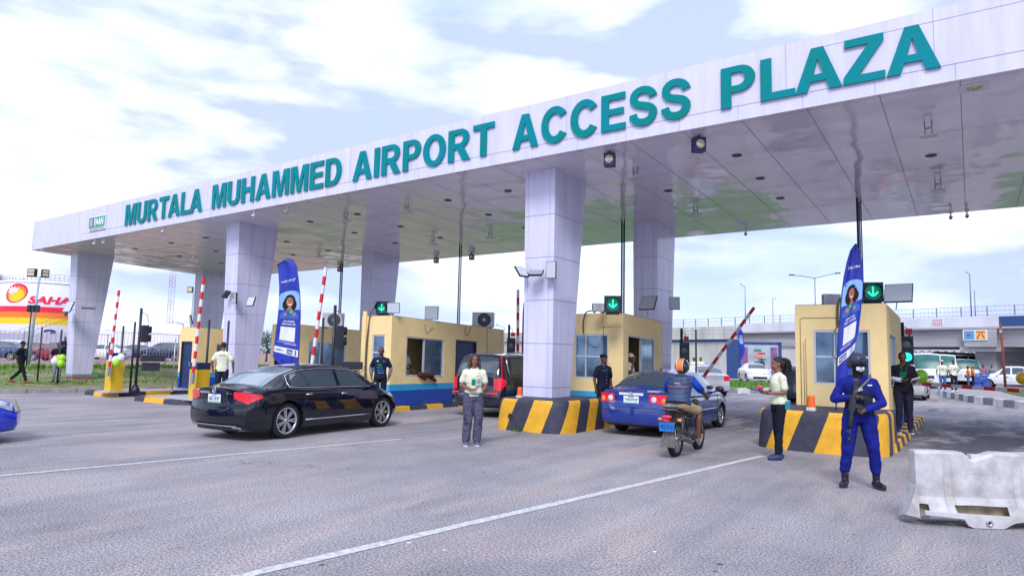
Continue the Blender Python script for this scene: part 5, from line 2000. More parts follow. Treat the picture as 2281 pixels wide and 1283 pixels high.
# man in navy t-shirt at the long booth
p = pos(844, 18.0, .13)
mm = person('bald man in a navy t-shirt with green and blue print before the long booth', p, facing(p, -4), dict(re=(.27, -.05, 1.16), rw=(.23, .05, .93), le=(-.27, -.05, 1.16), lw=(-.23, .05, .93)), h=1.74, top=('tee', NAVYT), legs=('slim', BLKT), hair=None, vox=.013, pitch=-10)
root, J, shirt = mm[:3]
decal(root, shirt, [('TAP,', .02, 1.235, .055, .13, TGREEN), ('PAY &', .02, 1.165, .055, .14, TGREEN), ('MOVE', -.02, 1.085, .06, .19, TBLUE), ('ridepass', -.09, 1.36, .012, .06, TWHITE), ('#', .08, 1.355, .025, .045, TWHITE), ('cashless travel', -.02, 1.05, .014, .16, TWHITE)])
for s_ in 'rl':
    m = MB(mat('checked_sleeve', (.22, .18, .28), .85, var=.7, vs=60))
    m.tube([lerp(J[s_ + 's'], J[s_ + 'e'], .6), J[s_ + 'e'], lerp(J[s_ + 'e'], J[s_ + 'w'], .85)], [.056, .053, .040], 12)
    m.build('sleeve', root)
# man seen from behind near the left barrier cabinet
p = pos(490, 20.3, .13)
mb_ = person('man seen from behind in a cream t-shirt beside the second yellow barrier cabinet', p, facing(p, 180 - 12), dict(re=(.30, -.05, 1.17), rw=(.30, .06, .93), le=(-.28, -.05, 1.17), lw=(-.27, .06, .93)), h=1.80, skin=SKIN2, legs=('trousers', DENIM), hair='short', vox=.014, build=1.05)
decal(mb_[0], mb_[2], [('#PREPAID', 0, 1.37, .022, .16, TNAVY), ('RIDE CASHLESS', 0, 1.335, .022, .19, TNAVY)], front=False)
# attendants in booth windows
pa = person('attendant in a cream t-shirt inside the long centre booth, in its open window', (-14.83, 15.88, .2), radians(-75), dict(re=(.22, .05, 1.16), rw=(.12, .28, 1.02), le=(-.22, .05, 1.16), lw=(-.12, .26, 1.0)), h=1.70, vox=.016, hands={'r': ((-.2, .9, -.1), (0, 0, -1), .3), 'l': ((.2, .9, -.1), (0, 0, -1), .3)})
decal(pa[0], pa[2], [('TAP,', 0, 1.22, .05, .12, TNAVY), ('MOVE', 0, 1.15, .05, .15, TNAVY)])
pb = person('attendant in a white cap leaning out of the middle booth window, hand to his face', (-8.18, 17.72, .2), radians(-95), dict(che=(0, .10, 1.28), nek=(0, .18, 1.43), hed=(0, .24, 1.58), rs=(.185, .14, 1.38), ls=(-.185, .14, 1.38), re=(.20, .36, 1.17), rw=(.05, .36, 1.46), le=(-.22, .22, 1.10), lw=(-.1, .40, 1.02)), h=1.70, hair='cap', hairm=mat('cap_grey', (.50, .48, .46), .8), vox=.014, yaw=10, pitch=-12,
    hands={'r': ((-.2, .0, 1), (-.5, -.7, 0), .35), 'l': ((.2, .9, -.1), (0, 0, -1), .3)})
m = MB(TBLUE)
m.tube([(-.07, .14, 1.44), (0, .28, 1.40), (.07, .14, 1.44)], .012, 6)
m.build('lanyard', pb[0])
ct = blob('coat', None, mat('coat_brown', (.075, .028, .022), .85), [('c', (-14.30, 16.0, 1.05), (-14.28, 16.55, 1.02), .075, .08), ('c', (-14.30, 16.5, 1.0), (-14.27, 16.72, .86), .075, .05), ('c', (-14.40, 16.1, 1.08), (-14.42, 16.5, 1.06), .07, .07), ('c', (-14.28, 16.15, 1.0), (-14.27, 16.2, .93), .08, .05)], .018, 1, .015, 14)
tag(ct, 'brown coat bundled over the sill of the long centre booth window', 'coat')
# man with lanyard beside the right booth
p = pos(2016, 15.0, .18)
ml = person('man in black t-shirt with green lanyard reading papers beside the right booth', p, facing(p, 10), dict(re=(.25, .0, 1.17), rw=(.05, .24, 1.14), le=(-.24, .02, 1.16), lw=(-.14, .26, 1.10), rh=(.09, 0, .92), ra=(.12, 0, .085), la=(-.10, .03, .085)), h=1.80, top=('tee', BLKT), legs=('trousers', mat('navy_trousers', (.018, .018, .04), .8)), shoes=mat('navy_shoe', (.02, .04, .12), .6), sole=TWHITE, vox=.013, pitch=-22, build=1.08,
    hands={'r': ((-.7, .5, .0), (0, .2, 1), .5), 'l': ((-.2, .8, .05), (.3, 0, 1), .5)})
root, J, shirt = ml[:3]
decal(root, shirt, [('TAP,', .02, 1.26, .05, .13, TGREEN), ('PAY', .02, 1.20, .05, .12, TGREEN)])
m = MB(mat('sleeve_pale', (.50, .55, .72), .8))
m.tube([lerp(J['rs'], J['re'], .62), J['re'], lerp(J['re'], J['rw'], .9)], [.058, .056, .045], 12)
m.build('sleeve', root)
m = MB(TDG)
m.tube([(.075, .06, 1.48), (.05, .14, 1.38), (.0, .155, 1.22)], [(.004, .012)] * 3, 6)
m.tube([(-.075, .06, 1.48), (-.05, .14, 1.38), (.0, .155, 1.22)], [(.004, .012)] * 3, 6)
m.build('lanyard', root)
pp = thing('papers', 'white papers held by the man with the green lanyard', 'papers', p)
pp.rotation_euler = root.rotation_euler
m = MB(mat('paper', (.6, .66, .78), .8))
m.box(-.09, .09, -.08, .08, -.008, .008, Matrix.Translation((-.17, .38, 1.20)) @ Matrix.Rotation(radians(24), 4, 'X') @ Matrix.Rotation(radians(20), 4, 'Y'))
m.build('sheets', pp)
# people further off
def far_person(label, px, D, z, off, h, top, legs, pose=None, **k):
    p = pos(px, D, z)
    return person(label, p, facing(p, off), pose, h=h, top=top, legs=legs, vox=.02, **k)
walk = dict(rh=(.09, 0, .92), rk=(.09, .18, .52), ra=(.09, .30, .10), lk=(-.09, -.04, .50), la=(-.09, -.36, .14), lt=(0, 1, -.2), re=(.23, -.12, 1.16), rw=(.22, -.02, .92), le=(-.23, -.10, 1.16), lw=(-.20, -.12, .92))
p = pos(42, 27.9, .13)
m1 = person('man in black t-shirt and trousers with red shoes walking right along the left verge', p, rzp + pi + radians(8), walk, h=1.74, top=('tee', BLKT), legs=('trousers', BLKT), shoes=mat('red_shoe', (.35, .02, .02), .6), hair='cap', hairm=BLKT, vox=.018, build=1.05)
decal(m1[0], m1[2], [('#', 0, 1.15, .14, .12, TBLUE), ('TAP,', 0, 1.29, .05, .12, TGREEN)])
m2 = far_person('man in black t-shirt and pale grey jeans behind balloons on the left verge', 124, 29.2, .13, 15, 1.74, ('tee', BLKT), ('trousers', GREYJ), dict(re=(.26, -.03, 1.16), rw=(.28, .05, .92)))
m = MB(GREYJ)
J = m2[1]
m.tube([lerp(J['rs'], J['re'], .6), J['re'], lerp(J['re'], J['rw'], .9)], [.056, .053, .040], 10)
m.build('sleeve', m2[0])
m3 = far_person('man in navy t-shirt with folded arms standing among the parked cars on the left', 141, 46.0, .57, -10, 1.78, ('tee', NAVYT), ('trousers', DENIM), dict(re=(.25, .02, 1.15), rw=(.0, .24, 1.18), le=(-.25, .02, 1.15), lw=(.02, .24, 1.14)))
decal(m3[0], m3[2], [('#', 0, 1.10, .10, .12, TBLUE)])
r1 = far_person('man in a cream t-shirt and blue jeans standing on the right pavement', 2101, 36.8, .28, 8, 1.72, ('tee', CREAM), ('trousers', JEANS), dict(re=(.27, -.03, 1.16), rw=(.27, .05, .92)), shoes=TWHITE, hair='cap', hairm=mat('cap_grey', (.50, .48, .46), .8), group='men in cream t-shirts beyond the arm')
r2 = far_person('man in a cream t-shirt and dark trousers with hand on hip on the right pavement', 2126, 36.5, .28, 30, 1.76, ('tee', CREAM), ('trousers', NAVYT), dict(le=(-.32, -.05, 1.2), lw=(-.16, .05, 1.08)), shoes=TWHITE, group='men in cream t-shirts beyond the arm')
for r_ in (r1, r2):
    decal(r_[0], r_[2], [('TAP,', 0, 1.24, .05, .13, TNAVY), ('MOVE', 0, 1.17, .05, .15, TBLUE)])
o1 = far_person('person in an orange vest leaning by the blue crates at the far right', 2158, 50, .1, -80, 1.62, ('tee', ORG), ('trousers', JEANS), group='people in orange by the kiosk')
o2 = far_person('person in orange top and cap bending beside the blue crates', 2168, 50.5, .1, 100, 1.66, ('tee', ORG), ('trousers', NAVYT), hair='cap', hairm=ORG, group='people in orange by the kiosk')
STR = mat('striped_shirt', (.35, .12, .14), .8, var=.8, vs=14, streak=(1, 1, 20), col2=(.12, .12, .22))
o3 = far_person('man in a red striped shirt standing right of the blue crates', 2192, 54, .1, 20, 1.75, ('tee', STR), ('trousers', DENIM))
o4 = far_person('man in a dark patterned shirt right of the striped-shirt man', 2211, 55, .1, -30, 1.72, ('tee', GREYJ), ('trousers', DENIM))
c1 = far_person('man in a white shirt behind the dark pole beyond the silver car', 1546, 44, .1, 20, 1.78, ('long', CREAM), ('trousers', DENIM))
c2 = far_person('man in a white shirt just right of the dark pole beyond the silver car', 1561, 44, .1, 5, 1.80, ('long', CREAM), ('trousers', DENIM))
c3 = far_person('person in a black top behind the roof of the white saloon', 1697, 60, .1, 160, 1.9, ('tee', BLKT), ('trousers', BLKT))
# ---------------------------------------------------------------- motorcycle and rider
def motorcycle():
    y0, y1 = 11.72, 12.98
    p = Vector((-4.40, y0, 0))
    root = thing('motorcycle', 'worn black motorcycle with a blue rear number plate, ridden behind the blue saloon', 'motorcycle', p, radians(1))
    R = .305
    WB = y1 - y0
    FR = mat('bike_frame', (.02, .022, .03), .4)
    DUST = mat('bike_dusty', (.10, .09, .09), .6, var=.5, vs=20)
    def whl(yc, w):
        m = MB(RUBBER)
        Mx = Matrix.Translation((0, yc, R)) @ Matrix.Rotation(radians(90), 4, 'Y')
        m.lathe([(R * .76, -w * .38), (R * .86, -w * .5), (R * .95, -w * .44), (R, -w * .2), (R, w * .2), (R * .95, w * .44), (R * .86, w * .5), (R * .76, w * .38)], 36, Mx)
        for k in range(30):
            a = 2 * pi * k / 30
            for s_ in (-1, 1):
                m.cb((s_ * w * .22, yc + (R - .002) * sin(a), R + (R - .002) * cos(a)), (w * .34, .03, .014), None) if False else None
                M_ = Matrix.Translation((0, yc, R)) @ Matrix.Rotation(a + s_ * .05, 4, 'X') @ Matrix.Translation((s_ * w * .24, 0, R * .992))
                m.box(-w * .17, w * .17, -.014, .014, -.008, .008, M_)
        t = m.build('wheel', root)
        m = MB(mat('bike_rim', (.30, .30, .32), .4, metal=.6))
        m.lathe([(R * .70, -w * .3), (R * .78, -w * .36), (R * .78, w * .36), (R * .70, w * .3), (R * .70, -w * .3)], 32, Mx)
        m.lathe([(0, -.06), (.045, -.06), (.045, .06), (0, .06)], 16, Mx)
        for k in range(6):
            a = 2 * pi * k / 6
            m.tube([(0, yc, R), (0, yc + R * .72 * sin(a), R + R * .72 * cos(a))], .012, 6)
        m.build('rim', t)
    whl(0, .11)
    whl(WB, .09)
    m = MB(FR)
    m.tube([(0, .10, .72), (0, .55, .70), (0, .95, .86), (0, 1.02, .95)], .025, 8)
    m.tube([(0, .95, .80), (0, .85, .45), (0, .55, .30), (0, .35, .40)], .022, 8)
    for s_ in (-1, 1):
        m.tube([(.07 * s_, 0, R), (.07 * s_, .42, .36)], .018, 8)
        m.tube([(.09 * s_, .38, .42), (.12 * s_, .10, .72), (.11 * s_, -.30, .74)], .014, 8)
        m.tube([(.075 * s_, WB, R), (.075 * s_, 1.02, .92)], .020, 8)
        m.tube([(.12 * s_, .48, .34), (.26 * s_, .50, .33)], .012, 6)
    m.build('frame', root)
    m = MB(mat('bike_engine', (.09, .09, .11), .45, metal=.4, var=.4, vs=18))
    m.cb((0, .62, .38), (.22, .28, .20))
    for k in range(6):
        m.cb((0, .70, .50 + k * .025), (.17, .15, .012))
    m.lathe([(0, 0), (.09, 0), (.09, .03), (.06, .05), (0, .05)], 18, Matrix.Translation((.11, .55, .36)) @ Matrix.Rotation(radians(90), 4, 'Y'))
    m.build('engine', root, bevel=.006)
    m = MB(mat('tank_black', (.015, .018, .04), .2, coat=1))
    m.sph((0, .72, .80), (.13, .26, .12), 18, 12)
    m.build('fuel_tank', root)
    m = MB(BLACKP)
    m.tube([(0, .50, .80), (0, .1, .81), (0, -.28, .80)], [(.03, .12), (.035, .13), (.03, .11)], 12)
    m.build('saddle', root)
    m = MB(DUST)
    for s_ in (-1, 1):
        m.tube([(.13 * s_, -.05, .78), (.14 * s_, -.42, .84), (.05 * s_, -.47, .84)], .012, 6)
        m.tube([(.05 * s_, .0, .84), (.05 * s_, -.44, .85)], .010, 6)
    m.cb((0, -.32, .85), (.26, .26, .012))
    m.mi(mat('load_cloth', (.20, .19, .18), .9, var=.5, vs=15)).sph((0, -.24, .89), (.15, .14, .035), 14, 8)
    m.build('luggage_rack', root)
    m = MB(DUST)
    def fen(u, v):
        a = radians(75 + 105 * u)
        return Vector(((v - .5) * .15, (R + .055) * cos(a) - .0, R + (R + .055) * sin(a)))
    m.grid(fen, 10, 4)
    m.add([(-.10, -.33, .44), (.10, -.33, .44), (.13, -.40, .20), (-.13, -.40, .20), (-.10, -.345, .44), (.10, -.345, .44), (.13, -.415, .20), (-.13, -.415, .20)], [(0, 1, 2, 3), (7, 6, 5, 4), (0, 4, 5, 1), (2, 6, 7, 3), (1, 5, 6, 2), (0, 3, 7, 4)])
    m.build('mudguard', root)
    m = MB(TAILR)
    m.sph((0, -.42, .72), (.09, .05, .035), 14, 8)
    m.cb((0, -.44, .655), (.10, .03, .035))
    m.build('tail_lamp', root)
    for s_ in (-1, 1):
        m = MB(INDIC)
        m.sph((.17 * s_, -.28, .66), (.05, .035, .03), 12, 8)
        m.build('indicator', root)
    BL = mat('plate_blue', (.01, .16, .52), .5)
    plate(root, frame((0, -.43, .47), (1, 0, .02)), 'WDZ 751 LK', .27, .15, BL, TNAVY)
    m = MB(mat('exhaust_metal', (.16, .12, .14), .45, metal=.5, var=.3))
    m.tube([(.10, .75, .42), (.13, .72, .25), (.15, .40, .22), (.16, .10, .30), (.17, -.18, .37)], [.020, .022, .032, .048, .045], 12)
    m.mi(BLACK).tube([(.17, -.18, .37), (.17, -.188, .372)], .026, 10)
    m.build('exhaust', root)
    for s_ in (-1, 1):
        m = MB(mat('shock', (.12, .12, .13), .4, metal=.4))
        m.tube([(.11 * s_, -.02, .33), (.12 * s_, .08, .70)], .016, 8)
        for k in range(9):
            t = k / 9
            m.tube([(.11 * s_ + .01 * s_ * t, -.01 + .09 * t, .37 + .30 * t), (.11 * s_ + .01 * s_ * t, -.005 + .09 * t, .378 + .30 * t)], .032, 10)
        m.build('shock_absorber', root)
    m = MB(FR)
    m.tube([(-.36, .86, 1.02), (-.30, .93, 1.04), (-.06, 1.0, 1.0), (.06, 1.0, 1.0), (.30, .93, 1.04), (.36, .86, 1.02)], .012, 8)
    m.build('handlebar', root)
    m = MB(BLACKP)
    m.sph((0, 1.10, .88), (.085, .07, .085), 14, 10)
    m.build('headlamp', root)
    for s_ in (-1, 1):
        m = MB(BLACKP)
        m.tube([(.27 * s_, .93, 1.05), (.32 * s_, .92, 1.17)], .007, 6)
        m.sph((.34 * s_, .91, 1.20), (.07, .015, .04), 12, 8)
        m.build('mirror', root)
    m = MB(FR)
    m.tube([(-.30, .50, .30), (.30, .50, .30)], .013, 8)
    m.tube([(-.10, .2, .33), (-.28, .22, .35)], .012, 8)
    m.build('footrest', root)
    return root
bike = motorcycle()
by = 11.72
pose = dict(pel=(0, 0, .93), wai=(0, .05, 1.07), che=(0, .12, 1.27), nek=(0, .18, 1.44), hed=(0, .24, 1.565),
    rs=(.20, .15, 1.37), re=(.34, .36, 1.14), rw=(.31, .60, 1.10), ls=(-.20, .15, 1.37), le=(-.34, .36, 1.14), lw=(-.31, .60, 1.10),
    rh=(.11, .02, .91), rk=(.27, .40, .80), ra=(.27, .32, .40), lh=(-.11, .02, .91), lk=(-.27, .40, .80), la=(-.27, .32, .40))
PUF = mat('quilted_navy', (.022, .045, .12), .6, var=.2, vs=5)
rider = person('motorcycle rider in quilted navy vest, khaki shorts and black helmet with an orange band', (-4.40, by + .12, -.02), radians(1), pose, h=1.75, top=('puffer', PUF), legs=('shorts', mat('khaki', (.34, .26, .15), .85)), shoes=None, hair=None, vox=.012, build=1.12, hem=-.0,
    hands={'r': ((.2, .6, -.5), (-.3, -.2, -1), .8), 'l': ((-.2, .6, -.5), (.3, -.2, -1), .8)})
root, J, vest, tr, body, HP, Rh = rider
for v in vest.data.vertices:   # quilting
    q_ = (v.co.z * 1.0 - v.co.y * .15) / .075
    k = abs((q_ % 1) - .5) * 2
    v.co += v.normal * (-.014 * k ** 5)
for s_ in 'rl':
    m = MB(mat('blue_sleeve', (.01, .05, .42), .8))
    m.tube([J[s_ + 's'] + Vector((0, 0, .0)), lerp(J[s_ + 's'], J[s_ + 'e'], .5), lerp(J[s_ + 's'], J[s_ + 'e'], .86)], [.078, .075, .068], 14)
    m.build('sleeve', root)
m = MB(mat('helmet_black', (.010, .012, .02), .10, coat=1))
m.sph(HP(0, -.01, .035), (.132, .150, .140), 24, 16, Rh)
m.build('helmet', root)
m = MB(mat('helmet_orange', (.85, .18, .01), .3, coat=1))
HC = HP(0, -.01, .035)
m.grid(lambda u, v: HC + Rh @ Vector(((v - .5) * .11, -(.154) * cos(radians(-35 + 170 * u)), .144 * sin(radians(-35 + 170 * u)))), 20, 4)
m.mi(TWHITE)
for s_ in (-1, 1):
    m.grid(lambda u, v: HC + Rh @ Vector((s_ * (.055 + v * .008), -(.151) * cos(radians(-35 + 170 * u)), .141 * sin(radians(-35 + 170 * u)))), 20, 1)
m.build('helmet_band', root)
decal(root, vest, [('Pathway', .01, 1.29, .022, .10, TWHITE), ('Logistics', .03, 1.262, .018, .10, TWHITE)], front=False)
m = MB(mat('piping_orange', (.7, .1, .05), .6))
bm = bmesh.new(); bm.from_mesh(vest.data); bv = BVHTree.FromBMesh(bm)
pts = []
for x_ in np.linspace(-.19, .19, 15):
    hit = bv.ray_cast(Vector((x_, -1, 1.235 + .1 * abs(x_) * 0)), Vector((0, 1, 0)))
    if hit[0]:
        pts.append(hit[0] + Vector((0, -.003, 0)))
bm.free()
m.tube(pts, .005, 5)
m.build('piping', vest)
for s_ in (-1, 1):
    m = MB(mat('sandal', (.35, .12, .06), .7))
    m.sph((.27 * s_, .42, .335), (.05, .14, .014), 16, 6)
    m.tube([(.27 * s_ - .03, .40, .35), (.27 * s_, .47, .395), (.27 * s_ + .03, .40, .35)], .008, 6)
    m.build('sandal', root)
# ---------------------------------------------------------------- boom barriers
BWH = mat('boom_white', (.70, .71, .76), .45)
def boom(label, base, tip, n=12, w=.10, first=0, group='red and white barrier arms', h=.10):
    base, tip = Vector(base), Vector(tip)
    root = thing('boom_barrier', label, 'barrier arm', base, group=group)
    d = tip - base
    L = d.length
    d.normalize()
    side = d.cross(Vector((0, 1, 0))).normalized() if abs(d.y) < .8 else d.cross(Vector((1, 0, 0))).normalized()
    M_ = frame((0, 0, 0), d, side)
    m = MB(BWH)
    seg = L / n
    for k in range(n):
        m.mi(RED if (k + first) % 2 else BWH)
        m.box(k * seg, (k + 1) * seg, -.025, .025, -h / 2, h / 2, M_)
    m.build('arm', root)
    m = MB(GREY)
    m.box(-.30, .02, -.034, .034, -h * .66, h * .66, M_)
    m.build('arm_bracket', root)
    return root
def cabinet(label, p, h=1.05, w=.36):
    root = thing('barrier_cabinet', label, 'barrier cabinet', p, group='yellow barrier cabinets')
    m = MB(mat('cabinet_yellow', (.72, .46, .02), .4, var=.1, vs=3))
    m.box(-w / 2, w / 2, -w / 2, w / 2, .06, h * .82)
    m.build('body', root, bevel=.008)
    m = MB(mat('cabinet_navy', (.015, .03, .11), .4))
    m.box(-w / 2 - .006, w / 2 + .006, -w / 2 - .006, w / 2 + .006, h * .82, h)
    m.build('top_cover', root, bevel=.008)
    m = MB(CONC)
    m.box(-w * .8, w * .8, -w * .8, w * .8, -.0, .06)
    m.build('plinth', root)
    m = MB(GREY)
    m.box(-w / 2 + .08, -w / 2 + .14, -w / 2 - .008, -w / 2, h * .4, h * .48)
    m.build('lock', root)
def zat(px, py, D):
    r = RC @ Vector((px - 1140.5, 641.5 - py, -1503.0)) * (D / 1503)
    return r + EYE
cabinet('yellow barrier cabinet with balloons on top, far left before the left column', pos(252, 23.2, .15), 1.36, .42)
cabinet('yellow barrier cabinet beside the man seen from behind', pos(441, 20.6, .15), 1.14, .42)
boom('leftmost raised red and white barrier arm', zat(243, 818, 23.0), zat(265, 647, 23.4), 13, first=1)
boom('raised red and white barrier arm left of the man seen from behind', zat(430, 832, 20.3), zat(454, 618, 20.6), 13, first=1)
boom('raised red and white barrier arm right of the left feather banner', zat(692, 830, 19.5), zat(726, 596, 19.5), 12, first=1)
boom('slim raised red and white barrier arm just left of the front middle column', zat(1153, 850, 25), zat(1154, 645, 25), 12, first=1)
boom('red and white barrier arm raised at a slant above the silver car', zat(1568, 838, 23), zat(1680, 685, 23), 11, first=1)
boom('lowered red and white barrier arm across the right-hand lane', zat(2035, 854, 20.5), zat(2300, 872, 17.2), 11, first=0)
# ---------------------------------------------------------------- posts, sensors, signals
PDK = mat('post_navy', (.012, .016, .035), .45)
def post(label, px, D, z, top, r=.035, group='slim dark posts on the islands', base=False, m_=None):
    p = pos(px, D, z)
    root = thing('bollard_post', label, 'post', p, group=group)
    m = MB(m_ or PDK)
    m.tube([(0, 0, 0), (0, 0, top - z)], r, 10)
    m.build('pole', root)
    m = MB(m_ or PDK)
    m.lathe([(0, .0), (r * 2.2, .0), (r * 2.2, .02), (r, .05)], 12)
    m.build('foot', root)
    return root
def ztop(px, py, D):
    return zat(px, py, D).z
for lab, px, D, z, pyt in (('dark post on the left verge, second from the column', 83, 29.5, .15, 728), ('dark post behind the yellow and green balloons', 127, 27.5, .15, 734), ('slim dark post just left of the leftmost barrier cabinet', 237, 26, .15, 762),
                      ('slim dark post rising behind the balloons on the left cabinet', 264, 24.5, .15, 725), ('tall dark post right of the leftmost barrier cabinet', 289, 23.4, .15, 716), ('dark post on the second yellow cabinet', 455, 21.4, .15, 711),
                      ('dark post behind the slanted arm base, right of the left banner', 711, 20.5, .15, 706), ('thin dark post left of the man seen from behind', 499, 22.5, .15, 713), ('dark post right of the green signal beyond the motorcycle', 1551, 27, .12, 733),
                      ('thin dark post left of the front middle column', 1162, 26, .12, 700)):
    post(lab, px, D, z, ztop(px, pyt, D))
post('thin grey pole in front of the far left booth', 383, 24.5, .15, ztop(386, 753, 24.5), .022, m_=GREY)
def vsignal(label, px, D, z, py0, py1, px_off=0, lit='green', back=False, pole_top=None, rz_=0):
    p = pos(px, D, z)
    root = thing('traffic_signal', label, 'traffic light', p, facing(p, rz_) + pi, group='two-lamp lane signals')
    zt, zb = ztop(px, py0, D), ztop(px, py1, D)
    pt = ztop(px, pole_top, D) if pole_top else zt + .2
    m = MB(PDK)
    m.tube([(-.09, .10, 0), (-.09, .10, pt - z)], .045, 12)
    m.build('pole', root)
    m = MB(PDK)
    m.tube([(-.09, .10, .0), (-.09, .10, .10), (-.09, .10, .30)], [.14, .13, .05], 8)
    m.build('foot', root)
    H_ = zt - zb
    m = MB(mat('signal_green_black', (.012, .035, .045), .4))
    m.box(-.16, .16, -.06, .08, zb - z, zt - z)
    hd = m.build('signal_head', root, bevel=.015)
    for k, (fr_, col) in enumerate(((.73, LENS), (.27, GREENL))):
        zc = zb - z + H_ * fr_
        Mx = Matrix.Translation((0, -.062, zc)) @ Matrix.Rotation(radians(90), 4, 'X')
        m = MB(mat('lens_grey', (.20, .21, .27), .2) if k == 0 else col)
        m.lathe([(0, .03), (.06, .026), (.105, .01), (.115, .0)], 24, Mx)
        m.build('lamp', hd)
        m = MB(BLACKP)
        vs = []
        m.grid(lambda u, v: Mx @ Vector((.125 * cos(radians(-10 + 200 * u)), .125 * sin(radians(-10 + 200 * u)), .12 * v * (sin(radians(200 * u * .9 + 0)) * .6 + .4))), 14, 2)
        m.build('visor', hd)
    m = MB(RED)
    m.cb((.06, .0, zt - z + .13), (.16, .12, .14))
    m.build('red_box', root)
    m = MB(BLACKP)
    cable(m, [(-.09, .10, pt - z - .12), (.02, .10, pt - z - .16), (.08, .08, pt - z - .4), (.06, .05, zt - z + .2)], .012)
    m.build('cable', root)
vsignal('lane signal showing green left of the front middle column, behind the dark estate car', 1136, 25, .12, 752, 812, pole_top=722)
vsignal('lane signal showing green above the rider, right of the rear middle column', 1525, 22, .12, 762, 824, pole_top=730)
vsignal('lane signal showing green behind the man with the green lanyard', 2026, 17.9, .15, 748, 812, pole_top=716)
def side_signal(px, D, z, lab):
    p = pos(px, D, z)
    root = thing('traffic_signal', lab, 'traffic light', p, facing(p, 100) + pi, group='signals seen edge-on')
    m = MB(PDK)
    m.tube([(0, .1, 0), (0, .1, 2.95)], .045, 12)
    m.build('pole', root)
    m = MB(PDK)
    m.box(-.15, .15, -.16, .04, 1.75, 2.35)
    m.build('signal_head', root, bevel=.015)
    m = MB(BLACKP)
    for zc in (1.9, 2.2):
        m.lathe([(.12, 0), (.13, .10), (.11, .10)], 18, Matrix.Translation((0, -.16, zc)) @ Matrix.Rotation(radians(90), 4, 'X'))
    m.build('visor', root)
    m = MB(mat('machine_dark', (.02, .024, .04), .5))
    m.box(-.20, .20, -.75, .0, 1.08, 1.30)
    m.box(-.14, .14, -.6, -.05, .75, 1.04)
    m.build('reader_box', root, bevel=.01)
    m = MB(BLACKP)
    cable(m, [(0, .1, 2.8), (0, -.1, 2.7), (0, -.15, 2.35)], .01)
    cable(m, [(0, -.72, 1.2), (.0, -.85, 1.1), (.0, -.6, .9), (.0, -.3, .8)], .01)
    m.build('cable', root)
    m = MB(PDK)
    m.tube([(0, .1, .0), (0, .1, .10), (0, .1, .30)], [.16, .15, .05], 8)
    m.build('foot', root)
side_signal(744, 19.6, .13, 'signal head and card reader on a dark post left of the long centre booth')
side_signal(308, 23.5, .15, 'signal head and card reader on a dark post right of the leftmost cabinet')
# rooftop lane signals with a green arrow
def roof_signal(label, p, w, off, arrow=True, rr=None):
    root = thing('lane_signal', label, 'lane light', p, facing(p, off) + pi, group='green lane lights on booth roofs')
    m = MB(mat('signal_black', (.012, .02, .035), .4))
    m.box(-w / 2, w / 2, .0, .16, 0, w)
    m.box(-w / 2 + .04, w / 2 - .04, .04, .14, -.05, .0)
    m.build('housing', root, bevel=.01)
    r = rr or w * .40
    Mx = Matrix.Translation((0, -.002, w * .5)) @ Matrix.Rotation(radians(90), 4, 'X')
    m = MB(DGREEN)
    m.lathe([(0, .012), (r * .7, .010), (r, .0)], 28, Mx)
    m.build('lamp', root)
    m = MB(BLACKP)
    m.grid(lambda u, v: Mx @ Vector((r * 1.06 * cos(radians(-20 + 220 * u)), r * 1.06 * sin(radians(-20 + 220 * u)), .17 * v)), 18, 2)
    m.build('visor', root)
    m = MB(GREENL)
    a = r * .62
    m.mi(GREENL)
    for i in range(-3, 4):
        for pts in ((0, a - (i + 3) * a * 2 / 6.5),):
            m.cb((pts[0], -.018, w * .5 + pts[1]), (a * .34, .008, a * .20))
    for k in range(1, 4):
        for s_ in (-1, 1):
            m.cb((s_ * k * a * .27, -.018, w * .5 - a * .95 + k * a * .27), (a * .30, .008, a * .34))
    m.build('arrow', root)
    return root
roof_signal('green down-arrow lane light on the right booth roof beside the flag', zat(1945, 672, 16.2), .47, 12)
roof_signal('green down-arrow lane light on the middle booth roof', zat(1365, 696, 17.6), .44, 4)
roof_signal('green lane light with deep visor on the long centre booth roof', zat(850, 700, 20.6), .40, -25)
# air-conditioner units
def ac(label, p, w, off, fan=True):
    root = thing('air_conditioner', label, 'air conditioner', p, facing(p, off) + pi, group='air conditioner units on the booth roofs')
    m = MB(FACW)
    h = w * .74
    m.box(-w / 2, w / 2, 0, w * .38, .04, h)
    m.build('casing', root, bevel=.012)
    m = MB(BLACKP)
    if fan:
        Mx = Matrix.Translation((w * .06, -.004, h * .53)) @ Matrix.Rotation(radians(90), 4, 'X')
        m.lathe([(0, 0), (h * .42, .0), (h * .43, -.005)], 28, Mx)
        f_ = m.build('fan', root)
        g_ = MB(FACW)
        for k in range(1, 6):
            r = h * .42 * k / 5
            g_.tube([Mx @ Vector((r * cos(a), r * sin(a), .008)) for a in np.linspace(0, 2 * pi, 25)], .003, 4, cap=False)
        g_.lathe([(0, .012), (h * .10, .010)], 14, Mx)
        g_.build('grille', f_)
    else:
        for k in range(4):
            m.box(-w * .35, w * .1, -.003, .0, h * (.25 + .18 * k), h * (.27 + .18 * k))
        m.build('vent', root)
    m = MB(BLACKP)
    for k in range(9):
        m.box(-w / 2 - .004, -w / 2, .03, w * .33, h * (.15 + .085 * k), h * (.19 + .085 * k))
    m.box(-w * .4, -w * .3, 0.01, w * .36, 0, .04)
    m.box(w * .3, w * .4, 0.01, w * .36, 0, .04)
    m.build('louvres', root)
ac('air conditioner with a round dark fan on the plain booth left of the long booth', zat(740, 731, 24.5), .75, -12)
ac('air conditioner with a round fan at the far end of the long centre booth roof', zat(1075, 731, 25.0), .80, -8)
ac('small upright air conditioner beside the green light on the middle booth roof', zat(1336, 697, 18.2), .36, 20, False)
